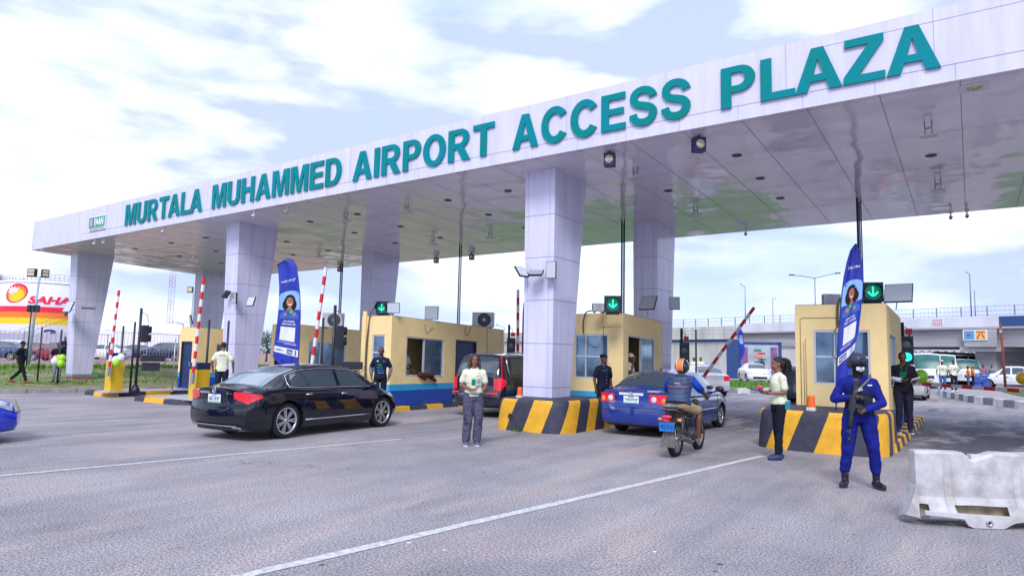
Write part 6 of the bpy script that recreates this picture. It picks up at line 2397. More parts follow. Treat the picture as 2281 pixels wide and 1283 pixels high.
ac('weathered air conditioner on the right booth roof, left of the flag', zat(1855, 682, 17.0), .42, 25, False)
# flood lights and solar panels
def flood(label, p, w, h, rz_, tilt, mount=None, group='flood lights on the columns and roofs', back=False, thick=.05):
    root = thing('flood_light', label, 'flood light', p, group=group)
    M_ = Matrix.Rotation(rz_, 4, 'Z') @ Matrix.Rotation(tilt, 4, 'X')
    m = MB(BLACK)
    m.box(-w / 2, w / 2, 0, thick, -h / 2, h / 2, M_)
    m.build('housing', root, bevel=.006)
    m = MB(mat('panel_back', (.50, .55, .60), .4) if back else LENS)
    m.box(-w / 2 + .015, w / 2 - .015, -.004, -.001, -h / 2 + .015, h / 2 - .015, M_)
    if not back:
        m.mi(GREY)
        for k in range(1, 8):
            m.box(-w / 2 + .015, w / 2 - .015, -.008, -.004, -h / 2 + h * k / 8 - .003, -h / 2 + h * k / 8 + .003, M_)
    m.build('lens', root)
    if mount is not None:
        m = MB(GREY)
        q_ = Vector(mount) - Vector(p)
        m.tube([M_ @ Vector((0, thick, 0)), q_ * .5 + Vector((0, 0, .03)), q_], .012, 6)
        m.build('bracket', root)
def colpt(px, py, y):
    r = RC @ Vector((px - 1140.5, 641.5 - py, -1503.0))
    return EYE + r * (y / r.y)
q = colpt
A_ = radians
flood('square flood light facing right-front on the front middle column', q(1227, 601, 13.95), .26, .42, A_(12), A_(0), q(1222, 601, 14.16))
flood('tilted flood light seen from above on the front middle column', q(1194, 606, 13.85), .34, .32, A_(20), A_(-62), q(1205, 608, 14.16))
flood('thin flood light seen edge-on left of the front middle column', q(1163, 604, 13.9), .30, .34, A_(75), A_(-40), q(1178, 610, 14.16))
flood('square flood light on the second front column', q(521, 664, 13.95), .32, .38, A_(-8), A_(3), q(531, 655, 14.16))
flood('pale tilted flood light right of the second front column edge', q(558, 671, 14.0), .30, .34, A_(15), A_(-20) , q(552, 655, 14.9), back=True)
flood('wide flood light sticking out left of the second front column', q(503, 655, 13.95), .34, .30, A_(-60), A_(-30), q(512, 652, 14.16), back=True)
flood('pale flood light left of the leftmost front column', q(152, 683, 13.9), .52, .52, A_(10), A_(-20), q(163, 680, 14.16), back=True)
flood('thin tilted flood light on the side of the leftmost front column', q(197, 684, 14.0), .50, .16, A_(60), A_(-55), q(192, 688, 14.6))
flood('grey flood light behind the pale one left of the leftmost front column', q(148, 695, 14.1), .5, .4, A_(-30), A_(-15), q(163, 690, 14.16), back=True)
flood('pale flood light on the right edge of the rear middle column', q(1503, 675, 20.6), .32, .42, A_(25), A_(-15), q(1494, 675, 20.9), back=True)
flood('dark solar panel on a short mast above the middle booth roof', q(1443, 674, 18.2), .50, .44, A_(-8), A_(-25), (q(1443, 706, 18.2)), group='solar panels on the booth roofs')
flood('pale solar panel on a short mast above the right booth roof', q(2001, 652, 17.2), .56, .46, A_(-5), A_(-25), (q(1996, 690, 17.2)), back=True, group='solar panels on the booth roofs')
flood('grey flood light standing on the long centre booth roof', zat(961, 697, 21.9), .46, .44, A_(20), A_(0), zat(961, 714, 21.9), back=True)
flood('dark flood light right of the green lamp on the long booth roof', zat(876, 686, 20.3), .38, .32, A_(35), A_(0), zat(876, 703, 20.3))
flood('flood light on the roof of the far left booth', zat(424, 712, 27.4), .50, .38, A_(-25), A_(15), zat(424, 728, 27.4))
# lamps hanging under the canopy
def hang_lamp(label, x, y, drop=.26, w=.30):
    z = soffit_z(x, y)
    root = thing('hanging_lamp', label, 'lamp', (x, y, z), group='small flood lamps hanging under the canopy')
    m = MB(GREY)
    for s_ in (-1, 1):
        m.tube([(.06 * s_, 0, -.0), (.06 * s_, 0, -drop)], .013, 6)
    m.tube([(-.07, 0, -drop * .5), (.07, 0, -drop * .5)], .022, 6)
    m.build('hanger', root)
    m = MB(mat('lamp_pale', (.55, .55, .50), .35))
    m.box(-w / 2, w / 2, -.10, .10, -drop - .035, -drop, None)
    m.build('lamp_head', root, bevel=.008)
n_ = 0
ROWS = ((-35.4, 'leftmost'), (-23.66, 'left'), (-17.05, 'left middle'), (-14.33, 'centre'), (-6.7, 'right middle'), (-.53, 'right'))
for x, nm in ROWS:
    for y, ny in ((15.15, 'front'), (19.57, 'rear')):
        if nm == 'leftmost' and ny == 'rear' or nm == 'left' and ny == 'front':
            continue
        hang_lamp('small flood lamp under the canopy, %s one of the %s pair' % (ny, nm), x, y, .24 if x < -3 else .28)
hang_lamp('small flood lamp under the canopy in front of the rear column behind the left banner', -30.3, 19.6)
def speaker_lamp(label, x, y, off, s=1.0, flat=False):
    z = soffit_z(x, y)
    root = thing('spot_lamp', label, 'spot lamp', (x, y, z), facing((x, y), off) + pi, group='box spot lamps under the canopy edge')
    m = MB(mat('spot_blue', (.012, .02, .09), .4) if not flat else WHITE)
    if flat:
        m.box(-.21, .21, -.20, .20, -.012, 0)
    else:
        m.box(-.125 * s, .125 * s, -.09, .12, -.36 * s, -.05)
        m.box(-.03, .03, -.02, .02, -.05, 0)
    m.build('housing', root, bevel=.012)
    m = MB(LENSW)
    if flat:
        m.lathe([(0, -.06), (.09, -.045), (.125, -.012)], 24)
    else:
        m.lathe([(0, .02), (.06 * s, .015), (.095 * s, 0)], 24, Matrix.Translation((0, -.09, -.205 * s)) @ Matrix.Rotation(radians(90), 4, 'X'))
    m.build('lens', root)
speaker_lamp('blue box spot lamp under the canopy edge below the letters CE', -6.72, 13.75, -10)
speaker_lamp('blue box spot lamp under the canopy edge below the last letter S', -4.63, 13.75, 25)
speaker_lamp('round lamp on a white plate under the canopy edge at the far right', .22, 13.78, 0, flat=True)
for px, py, lab in ((972, 578, 'small blue box lamp under the rear canopy edge, left of the centre cable post'), (1051, 570, 'small blue box lamp under the rear canopy edge, right of the centre cable post'), (757, 603, 'small blue box lamp under the rear canopy edge beside the left cable post')):
    r = RC @ Vector((px - 1140.5, 641.5 - (py - 14), -1503.0))
    t = 22.9 / r.y
    x = r.x * t
    speaker_lamp(lab, x, 22.9, -20, .8)
def dome(label, x, y, rear=False):
    z = soffit_z(x, y)
    root = thing('security_camera', label, 'camera', (x, y, z), group='security cameras under the canopy')
    m = MB(WHITE)
    m.lathe([(0, 0), (.05, 0), (.05, -.05), (.02, -.07), (.02, -.13)], 14)
    m.build('mount', root)
    m = MB(FACW)
    m.sph((0, -.03, -.18), (.055, .075, .065), 14, 10)
    m.mi(BLACK).sph((0, -.07, -.20), (.035, .03, .035), 12, 8)
    m.build('head', root)
dome('round security camera under the canopy, nearest the airport authority sign', -30.6, 13.45)
dome('second security camera under the canopy below the airport authority sign', -29.9, 13.5)
dome('security camera under the canopy below the word MURTALA', -25.2, 13.45)
dome('security camera under the canopy above the left feather banner', -18.1, 13.6)
dome('security camera under the canopy above the left banner, its neighbour nearer the column', -19.6, 13.45)
dome('round security camera under the rear canopy edge at the far right', .05, 23.5)
dome('slim security camera under the rear canopy edge, far right', -.35, 23.5)
dome('slim security camera under the rear canopy edge right of the rear middle column', -6.2, 23.2)
# ---------------------------------------------------------------- balloons
def balloons(label, p, items, stem=True):
    for nm, c_, col, r in items:
        root = tag(None or MB(col).sph((0, 0, 0), (r, r, r * 1.15), 18, 12).tube([(0, 0, -r * 1.1), (0, 0, -r * 1.28)], [.006, .014], 8).build('balloon'), nm, 'balloon', 'party balloons')
        root.location = Vector(p) + Vector(c_)
BLW = mat('balloon_white', (.72, .72, .80), .2, coat=.6)
BLG = mat('balloon_green', (.32, .75, .01), .2, coat=.6)
BLY = mat('balloon_gold', (.78, .48, .01), .2, coat=.6)
balloons('', zat(258, 806, 23.0), [('left white balloon on the leftmost yellow cabinet', (-.0, 0, .06), BLW, .13), ('upper white balloon on the leftmost yellow cabinet', (.13, .10, .15), BLW, .13), ('lime green balloon on the leftmost yellow cabinet', (.17, -.06, -.02), BLG, .12)])
balloons('', zat(128, 805, 27.3), [('white balloon in front of the man in pale grey jeans', (.02, -.1, .0), BLW, .15), ('lower lime green balloon by the man in pale grey jeans', (.20, .05, -.08), BLG, .14), ('upper lime green balloon by the man in pale grey jeans', (.16, .1, .14), BLG, .14), ('gold star balloon by the man in pale grey jeans', (-.2, 0, .14), BLY, .09), ('small gold balloon above the white one on the verge', (.0, .02, .20), BLY, .07)])
balloons('', zat(2052, 838, 17.6), [('lime green balloon right of the man with the green lanyard', (0, 0, 0), BLG, .16)])
balloons('', zat(2277, 842, 17.3), [('gold foil balloon at the far right by the lowered arm', (0, 0, 0), BLY, .14)])
# ---------------------------------------------------------------- water-filled barrier, bottom right
def water_barrier():
    p = at(2036, 1163)
    e = at(2300, 1172)
    root = thing('water_barrier', 'dirty white plastic barrier with a torn base in the bottom right corner', 'barrier', p, math.atan2(e.y - p.y, e.x - p.x))
    root.scale = (.83, .83, .83)
    PL = mat('dirty_plastic', (.54, .54, .57), .5, var=.35, vs=3.2, col2=(.30, .285, .28), bump=.15, bs=12)
    IN = mat('plastic_inside', (.42, .34, .22), .7, var=.4, vs=6)
    L, H_ = 1.75, .94
    m = MB(PL)
    # section of the body: (half thickness, z)
    prof = [(.20, .10), (.215, .17), (.17, .27), (.12, .36), (.105, .60), (.10, .90), (.085, .935)]
    xs = [0, .03, .10, .25, .33, .36, .44, .47, .60, .66, .70, .98, 1.02, 1.08, 1.20, 1.23, 1.31, 1.34, 1.6, 1.75]
    def top(x):
        if .62 < x < .99:
            k = min(1, min(x - .62, .99 - x) / .08)
            return -.10 * k
        return 0
    def rib(x):
        return -.028 if (.35 < x < .45) or (1.21 < x < 1.33) else 0
    rows = []
    for x in xs:
        r = []
        for i, (t, z) in enumerate(prof):
            zz = z + (top(x) if i >= 5 else 0)
            tt = t + (rib(x) if .2 < z < .62 else 0)
            if x < .04:
                tt *= .8
            zz += .004 * sin(x * 9 + i)
            r.append((x, -tt, zz))
        r2 = [(x, -y, z) for x, y, z in r[::-1]]
        rows.append(r + r2)
    n = len(rows[0])
    vs = [v for r in rows for v in r]
    fs = []
    for i in range(len(rows) - 1):
        for j in range(n - 1):
            xm = (xs[i] + xs[i + 1]) / 2
            if j <= 1 and (.42 < xm < 1.1 or xm < .12):
                continue          # torn openings low on the near side
            if j == 0 and xm > 1.3:
                continue
            fs.append((i * n + j, i * n + j + 1, (i + 1) * n + j + 1, (i + 1) * n + j))
    fs.append(tuple(range(n)))
    fs.append(tuple(range((len(rows) - 1) * n, len(rows) * n))[::-1])
    m.add(vs, fs, False)
    sh = m.build('shell', root, bevel=.008)
    m = MB(IN)
    m.box(.06, 1.7, -.05, .12, .10, .40)
    m.build('inner_wall', sh)
    m = MB(PL)   # fallen lower lip with the drain plug
    m.prism([(.02, .10), (.50, .06), (.55, -.02), (.62, -.045), (.98, -.045), (1.06, .0), (1.12, .03), (1.55, .10), (1.55, .125), (1.10, .11), (.50, .13), (.02, .155)], -.25, -.205, 'y')
    m.prism([(.50, .03), (1.1, .05), (1.1, .09), (.50, .09)], -.205, -.10, 'y')
    m.xform(Matrix.Translation((0, 0, .05)))
    m.build('torn_base', root, bevel=.006)
    m = MB(GREY)
    Mx = Matrix.Translation((.80, -.252, .075)) @ Matrix.Rotation(radians(90), 4, 'X')
    m.lathe([(0, .006), (.022, .004), (.024, .014), (.042, .012), (.045, 0)], 20, Mx)
    m.mi(BLACK).lathe([(0, .007), (.014, .0068)], 12, Mx)
    m.build('drain_plug', root)
    m = MB(PL)
    m.cb((.79, 0, .872), (.12, .10, .05))
    m.build('filler_cap', root, bevel=.01)
    m = MB(mat('plastic_line', (.46, .45, .48), .6))
    for a in ((.62, .625, .42, .66), (.96, .965, .42, .66)):
        m.box(a[0], a[1], -.108, -.100, a[2], a[3])
    for z in (.42, .66):
        m.box(.62, .965, -.108, -.100, z, z + .005)
    for k in (-1, 1):
        m.tube([(.79 + .05 * k + .04 * cos(t), -.105, .57 + .05 * sin(t)) for t in np.linspace(0, 2 * pi, 17)], .003, 4, cap=False)
    m.build('moulded_panel', root)
    m = MB(PL)     # bent flap at the left end
    m.add([(0, -.10, .50), (-.10, -.16, .30), (-.16, -.10, .12), (-.14, .12, .06), (-.02, .14, .10), (0, .10, .50), (-.02, -.2, .10)], [(0, 1, 5), (1, 2, 3), (1, 3, 5), (3, 4, 5), (1, 6, 2), (0, 6, 1)])
    o = m.build('bent_flap', root)
    sm_ = o.modifiers.new('s', 'SOLIDIFY')
    sm_.thickness = .008
water_barrier()
# ---------------------------------------------------------------- feather banners
FB = mat('banner_blue', (0.008, 0.035, 0.42), .6, var=.5, vs=1.4, col2=(.006, .012, .22))
FPALE = mat('banner_pale_blue', (.22, .42, .75), .6)
def banner(label, base, D, left, right, mirror, wave=.03, sheen=1):
    "left / right: edge points in photo pixels, top to bottom, kept as metres at depth D around the pole foot"
    k = D / 1503
    bx, bz = left[-1] if not mirror else right[-1]
    base = Vector((base[0], base[1], ztop(bx, bz, D)))
    root = thing('feather_banner', label, 'banner', base, math.atan2(.56, .83), group='blue feather banners')
    cv = lambda P: [((x - bx) * k, (bz - y) * k) for x, y in P]
    Lf, Rt = cv(left), cv(right)
    def edge(E, v):
        z = E[-1][1] + (E[0][1] - E[-1][1]) * v
        for i in range(len(E) - 1):
            if E[i + 1][1] <= z <= E[i][1] or i == len(E) - 2:
                d = (E[i][1] - E[i + 1][1]) or 1e-6
                t = max(0, min(1, (E[i][1] - z) / d))
                return E[i][0] + (E[i + 1][0] - E[i][0]) * t, z
    def F(u, v, off=0):
        a, b = edge(Lf, v), edge(Rt, v)
        uu = 1 - u if mirror else u
        x = a[0] + (b[0] - a[0]) * uu
        z = a[1] + (b[1] - a[1]) * uu
        y = wave * (sin(uu * 5 + v * 7) + .4 * sin(uu * 13 - v * 11)) * min(1, (1 - uu if mirror else uu) * 3)
        return Vector((x, y - .012 - off, z))
    m = MB(FB)
    m.grid(lambda u, v: F(u, v), 14, 60)
    m.grid(lambda u, v: F(u, v, -.006), 14, 60)
    cloth = m.build('cloth', root)
    m = MB(BLACK)
    E = [(Lf[0][0], Lf[0][1])] + Rt if mirror else Lf
    m.tube([(x, .0, z) for x, z in E[::-1] + ([] if mirror else [Rt[0]])], .010, 8)
    m.build('pole', root)
    # artwork printed on the cloth
    G = lambda u, v, off=0: F(u, .14 + .9 * v, off)
    W_, H_ = abs(edge(Rt, .5)[0] - edge(Lf, .5)[0]), Lf[0][1] - Lf[-1][1]
    asp = W_ / H_
    def disc(m, mt, cu, cv_, ru, off, rv=None, n=22, a0=0, a1=360, rings=3):
        m.mi(mt)
        rv = rv or ru * asp
        for r in range(rings):
            vs, n2 = [], n + 1
            for q_ in (r / rings, (r + 1) / rings):
                for i in range(n2):
                    a = radians(a0 + (a1 - a0) * i / n)
                    vs.append(G(max(.01, min(.99, cu + ru * q_ * cos(a))), cv_ + rv * q_ * sin(a), off))
            m.add(vs, [(i, i + 1, n2 + i + 1, n2 + i) for i in range(n)], True)
    def rect(m, mt, u0, u1, v0, v1, off, n=8):
        m.mi(mt)
        m.grid(lambda u, v: G(u0 + (u1 - u0) * u, v0 + (v1 - v0) * v, off), n, n)
    def words(m, mt, t, cu, v0, h, w, off):
        m.mi(mt)
        add_text(m, t, None, h, w, .001, .02, fn=lambda p: G(cu + p.x, v0 + p.z, off))
    m = MB(FPALE)
    rect(m, FPALE, .02, .98, .535, .665, .004, 12)
    disc(m, FPALE, .5, .665, .46, .004, .035)
    HR = mat('print_hair', (.020, .012, .018), .7)
    FC = mat('print_face', (.40, .15, .085), .6)
    DN = mat('print_denim', (.02, .10, .42), .6)
    disc(m, HR, .50, .615, .27, .007, .052)
    disc(m, HR, .33, .58, .16, .0075, .045)
    disc(m, HR, .68, .58, .16, .0075, .045)
    disc(m, DN, .50, .475, .43, .010, .052, a0=0, a1=180)
    rect(m, DN, .08, .92, .455, .478, .010)
    disc(m, FC, .50, .535, .10, .0115, .030)
    disc(m, FC, .50, .602, .155, .0125, .040)
    disc(m, TWHITE, .49, .585, .085, .0145, .012, a0=180, a1=360)
    for du in (-.065, .055):
        disc(m, HR, .50 + du, .612, .026, .0145, .0035)
        disc(m, HR, .50 + du, .620, .035, .0145, .002)
    disc(m, mat('print_shade', (.26, .085, .05), .6), .50, .598, .022, .0145, .006)
    rect(m, TDG, .30, .60, .500, .532, .016)
    words(m, TWHITE, 'G!', .43, .507, .018, .10, .018)
    disc(m, FC, .28, .497, .085, .019, .016)
    disc(m, FC, .66, .492, .07, .019, .014)
    words(m, TWHITE, "Tap, Pay 'n' Move", .50, .775, .026, .74, .006)
    words(m, TWHITE, '#PREPAID', .48, .425, .016, .46, .006)
    words(m, TWHITE, 'GO CASHLESS', .48, .402, .016, .56, .006)
    rect(m, TWHITE, .20, .80, .265, .385, .006, 6)
    rect(m, TWHITE, .12, .86, .248, .251, .006)
    rect(m, TWHITE, .12, .60, .238, .241, .006)
    rect(m, TWHITE, .03, .97, .150, .205, .006)
    rect(m, TNAVY, .10, .46, .158, .197, .008)
    words(m, TWHITE, 'FAAN', .28, .165, .022, .28, .010)
    disc(m, TBLUE, .62, .177, .03, .008)
    rect(m, TNAVY, .68, .90, .172, .182, .008)
    m.build('print', cloth)
    return root
LB = [(598, 588), (603, 612), (607, 640), (609, 680), (606, 720), (602, 760), (600, 797), (609, 806), (632, 816), (654, 858)]
RB = [(622, 571), (634, 575), (643, 590), (649, 620), (655, 660), (658, 700), (659, 750), (659, 800), (658, 862), (657, 882)]
banner('blue feather banner seen from its back, between the second column and the black car', pos(657, 19.2, .0) , 19.2, LB, RB, True)
LB = [(1916, 537), (1905, 552), (1896, 580), (1888, 615), (1881, 660), (1875, 715), (1870, 770), (1866, 820), (1863, 868), (1862, 924)]
RB = [(1918, 537), (1925, 552), (1928, 575), (1929, 620), (1928, 660), (1925, 700), (1920, 735), (1911, 765), (1905, 790), (1900, 815), (1893, 840), (1868, 868)]
b_ = pos(1862, 13.3, .77)
banner('blue feather banner with a smiling woman, in front of the right booth', b_, 13.3, LB, RB, False)
def small_banner(label, px, D, py0, py1, w):
    p = pos(px, D, .1)
    root = thing('feather_banner', label, 'banner', p, math.atan2(.56, .83), group='small far feather banners')
    zt, zb = ztop(px, py0, D) - .1, ztop(px, py1, D) - .1
    m = MB(FB)
    def F(u, v, o=0):
        z = zb + (zt - zb) * v
        ww = w * (1 - .9 * max(0, v - .85) / .15 * .8)
        return Vector((u * ww * (1 if v > .3 else .5 + v * 1.6) + .15 * w * sin(v * 6), .03 * sin(v * 9 + u * 3) - o, z))
    m.grid(F, 6, 30)
    m.mi(FPALE).grid(lambda u, v: F(.15 + .7 * u, .50 + .2 * v, .006), 5, 8)
    m.mi(mat('print_face', (.40, .15, .085))).grid(lambda u, v: F(.35 + .3 * u, .58 + .07 * v, .010), 3, 4)
    m.mi(TWHITE).grid(lambda u, v: F(.15 + .7 * u, .74 + .02 * v, .010), 3, 3)
    m.build('cloth', root)
    m = MB(BLACK)
    m.tube([(0, .01, 0), (0, .01, zt * .7), (w * .15, .01, zt * .9), (w * .6, .01, zt)], .012, 6)
    m.build('pole', root)
small_banner('small blue feather banner beyond the silver car, in front of the billboard', 1647, 40, 730, 800, .32)
small_banner('narrow blue feather banner peeping out left of the front middle column', 1163, 30, 670, 815, .34)
# ---------------------------------------------------------------- elevated road
DK = Vector((-.921, .389, 0))
def overpass():
    P0 = Vector((4.5, 70, 0))
    root = thing('overpass', 'long grey elevated road with railings and beams behind the right booth', 'bridge', P0, math.atan2(DK.y, DK.x))
    WH = mat('parapet_white', (.60, .61, .68), .7, var=.15, vs=.4, streak=(1, 1, .3))
    CB = mat('beam_concrete', (.36, .35, .38), .85, var=.25, vs=.3, streak=(.5, 1, 6))
    # local: x along the bridge to the left, +y towards the plaza
    m = MB(WH)
    m.box(-70, 30, -.25, 0, 5.12, 6.05)
    m.box(-70, 30, -12.2, -12.0, 5.12, 6.05)
    m.build('parapet', root)
    m = MB(CB)
    m.box(-70, 30, -12, .08, 4.95, 5.11)
    for y in (-.6, -3.5, -6.5, -9.5, -11.6):
        m.box(-70, 30, y - .35, y + .35, 3.40, 3.75)
        m.box(-70, 30, y - .18, y + .18, 3.75, 4.94)
    m.build('beam', root)
    for s_ in (4.2, -24, -50):
        m = MB(CB)
        m.box(s_ - .8, s_ + .8, -10.5, -1.0, 0, 3.0)
        m.box(s_ - 1.6, s_ + 1.6, -12, .0, 3.0, 3.38)
        m.box(s_ - 1.4, s_ + 1.1, .10, .25, 3.385, 4.9)
        m.build('pier', root)
    R_ = mat('rail_grey', (.20, .21, .28), .5)
    m = MB(R_)
    x = -60
    while x < 78:
        m.box(x - .04, x + .04, -.16, -.08, 6.05 if x < 30 else 5.9, 6.92)
        x += 2.05
    for z in (6.15, 6.5, 6.9):
        m.box(-60, 78, -.14, -.11, z - .015, z + .015)
    m.build('railing', root)
    m = MB(mat('rail_mesh', (.50, .53, .62), .6))
    x = -60
    while x < 78:
        m.box(x, x + .03, -.128, -.120, 6.1, 6.9)
        x += .34
    m.build('rail_mesh', root)
    WC = mat('wall_panels', (.50, .50, .50), .85, var=.22, vs=.5, streak=(1, 1, .35))
    m = MB(WC)
    m.box(30, 85, -.5, 0, 4.3, 5.9)
    m.box(19.5, 85, -.9, -.45, 0, 4.9)
    for k in range(38):
        m.box(19.6 + k * 1.7, 19.66 + k * 1.7, -.45, -.43, .1, 4.2)
    m.mi(CB)
    for k in range(33):
        m.box(30 + k * 1.7, 30.05 + k * 1.7, 0.0, .02, 4.32, 5.88)
    m.box(30, 85, 0.0, .015, 4.95, 4.99)
    m.box(30, 85, 0.0, .015, 5.4, 5.44)
    m.build('retaining_wall', root)
    m = MB(mat('band_blue', (.02, .10, .36), .6))
    m.box(31, 62, -.42, -.36, 4.0, 4.32)
    m.build('blue_band', root)
    m = MB(mat('panel_navy', (.02, .06, .20), .5))
    m.box(-20, 2.62, .002, .05, 5.14, 5.98)
    m.build('blue_panel', root)
    m = MB(TWHITE)
    m.box(7.0, 8.1, .002, .03, 5.3, 5.92)
    m.mi(RED)
    for z in (5.78, 5.38):
        m.box(7.1, 8.0, .032, .036, z, z + .07)
    m.mi(TNAVY)
    for k in range(5):
        for z in (5.5, 5.62):
            m.box(7.15 + k * .18, 7.25 + k * .18, .032, .036, z, z + .06)
    m.build('notice', root)
    m = MB(TWHITE)   # plain two-part picture board on the pier head
    m.box(3.45, 5.35, .26, .34, 3.95, 4.85)
    m.mi(mat('board_blue', (.05, .32, .60), .6)).box(4.45, 5.25, .342, .348, 4.03, 4.77)
    m.mi(mat('board_yellow', (.75, .50, .12), .6)).box(3.55, 4.35, .342, .348, 4.03, 4.77)
    m.mi(RED)
    M_ = Matrix.Translation((3.95, .352, 4.1)) @ Matrix.Rotation(pi, 4, 'Z')
    for s_ in (-1, 1):
        m.prism([(s_ * .28 - .06, 0), (s_ * .28 + .06, 0), (s_ * .07 + .05, .45), (s_ * .07 - .05, .45)], -.004, .0, 'y', M_)
    m.box(3.62, 4.28, .350, .354, 4.62, 4.72)
    m.box(4.75, 5.05, .350, .354, 4.30, 4.52)
    m.build('picture_board', root)
    m = MB(mat('steel_light', (.55, .57, .62), .5))
    m.box(62, 63, -.3, 0, 0, 5)
    m.build('end_post', root)
overpass()
def lamp_post(label, px, D, py0, arms, z0, h_off=0, r=.09, col=None):
    p = pos(px, D, 0)
    p.z = z0
    root = thing('street_lamp', label, 'street lamp', p, math.atan2(.56, .83), group='street lamps along the elevated road')
    zt = ztop(px, py0, D) - z0
    m = MB(col or mat('lamp_post_grey', (.12, .12, .17), .5))
    m.tube([(0, 0, 0), (0, 0, zt)], [r, r * .5], 8)
    m.build('pole', root)
    for dx, dz, in arms:
        m = MB(col or MATS['lamp_post_grey'])
        m.tube([(0, 0, zt - .05), (dx * .6, 0, zt + dz * .6), (dx, 0, zt + dz)], r * .45, 6)
        m.tube([(dx, 0, zt + dz), (dx * 1.25, 0, zt + dz * 1.1)], [(r * .5, r * 1.1)] * 2, 6)
        m.build('lamp_arm', root)
lamp_post('double-armed street lamp rising behind the right booth', 1820, 74, 615, ((-2.3, .25), (2.3, .55)), 0)
lamp_post('single street lamp on the elevated road above the slanted barrier arm', 1662, 84, 636, ((-.5, .3),), 6, r=.07)
lamp_post('short street lamp on the elevated road right of the slanted barrier arm', 1724, 84, 663, ((.3, .05),), 6, r=.06)
lamp_post('tall street lamp on the elevated road at the far right, left of its twin', 2171, 66, 607, ((-.25, .2),), 6, r=.07)
lamp_post('shorter pole on the elevated road at the far right', 2180, 68, 643, (), 6, r=.06)
lamp_post('lamp post with a curved arm behind the end of the long centre booth', 1121, 70, 728, ((-.7, .2),), 0, r=.06)
lamp_post('small lamp post behind the far left booth', 402, 60, 722, ((-.5, .15),), 0, r=.05)
p = pos(2240, 46, .3)
pr = thing('rusty_pole', 'leaning rusty pole on the lawn at the far right', 'pole', p)
m = MB(mat('rusty_red', (.22, .06, .05), .85, var=.5, vs=3))
m.tube([(0, 0, 0), (-.12, -.08, ztop(2231, 718, 46) - .3)], [.085, .065], 8)
m.build('pole', pr)
m = MB(GREY)
m.cb((-.12, -.14, ztop(2232, 737, 46) - .3), (.16, .1, .25))
m.build('fitting', pr)
# billboard in its blue frame
def billboard():
    p = pos(1640, 66, 0)
    root = thing('billboard', 'large blue-framed glass-like billboard under the elevated road beyond the silver car', 'billboard', p, math.atan2(.30, .95))
    BF = mat('board_frame', (.015, .05, .18), .4)
    m = MB(BF)
    m.box(-.9, .5, -.2, .2, 0, 3.75)
    m.box(.5, 4.2, -.15, .15, 3.35, 3.6)
    m.box(3.9, 4.2, -.15, .15, 0, 3.6)
    m.build('frame', root)
    m = MB(mat('board_face', (.34, .38, .44), .35, var=.3, vs=.8))
    m.box(.5, 3.9, -.1, .1, .35, 3.35)
    m.mi(mat('board_purple', (.20, .08, .22), .5, var=.5, vs=2))
    m.box(.55, 1.1, -.12, -.102, .5, 3.1)
    m.box(3.2, 3.8, -.12, -.102, .5, 3.1)
    for i, c_ in enumerate((TDG, RED, ORG, TDG, TNAVY, TNAVY, TNAVY)):
        m.mi(c_).box(1.7 + .35 * (i % 2), 2.35 + .35 * (i % 2), -.13, -.104, 2.7 - i * .30, 2.87 - i * .30)
    m.build('face', root)
billboard()
# median with grass and painted kerb
GK = mat('kerb_grey', (.20, .21, .25), .85, var=.3, vs=5)
WK = mat('kerb_white', (.56, .55, .54), .8, var=.3, vs=4)
def raised(name, outline, h, kerb_pts, seg, top=LAWN, kw=.28, kh=None):
    m = MB(top)
    m.prism(outline, 0.002, h, 'z')
    o = struct(m, name)
    k_ = MB(WK)
    kerb_run(k_, kerb_pts, [WK, GK], seg, kw, kh or h + .02)
    struct(k_, name + '_kerb')
raised('median', [(-30, 37.0), (-10.4, 36.6), (-9.6, 38.5), (-9.3, 42), (-9.6, 50), (-30, 54)], .24, [(-20, 36.8, 0), (-10.4, 36.4, 0), (-9.4, 38.3, 0), (-9.0, 42, 0), (-9.3, 50, 0)], .95)
PAVE = mat('pavement', (.33, .30, .31), .9, var=.15, vs=.8, bump=.2)
kp = [(14, 27.0), (6, 30.2), (1.72, 34.5), (-.1, 38.6), (-1.55, 45), (-1.9, 52)]
raised('pavement', [(14, 27.3), (6, 30.5), (1.95, 34.7), (.15, 38.7), (-1.3, 45), (-1.6, 54), (14, 54)], .27, [(a, b, 0) for a, b in kp[::-1]], .85, PAVE, .30, .32)
lw = MB(LAWN)
lw.prism([(2.2, 40.5), (1.6, 45), (1.2, 52.5), (14, 52.5), (14, 36)], .28, .31, 'z')
struct(lw, 'lawn')
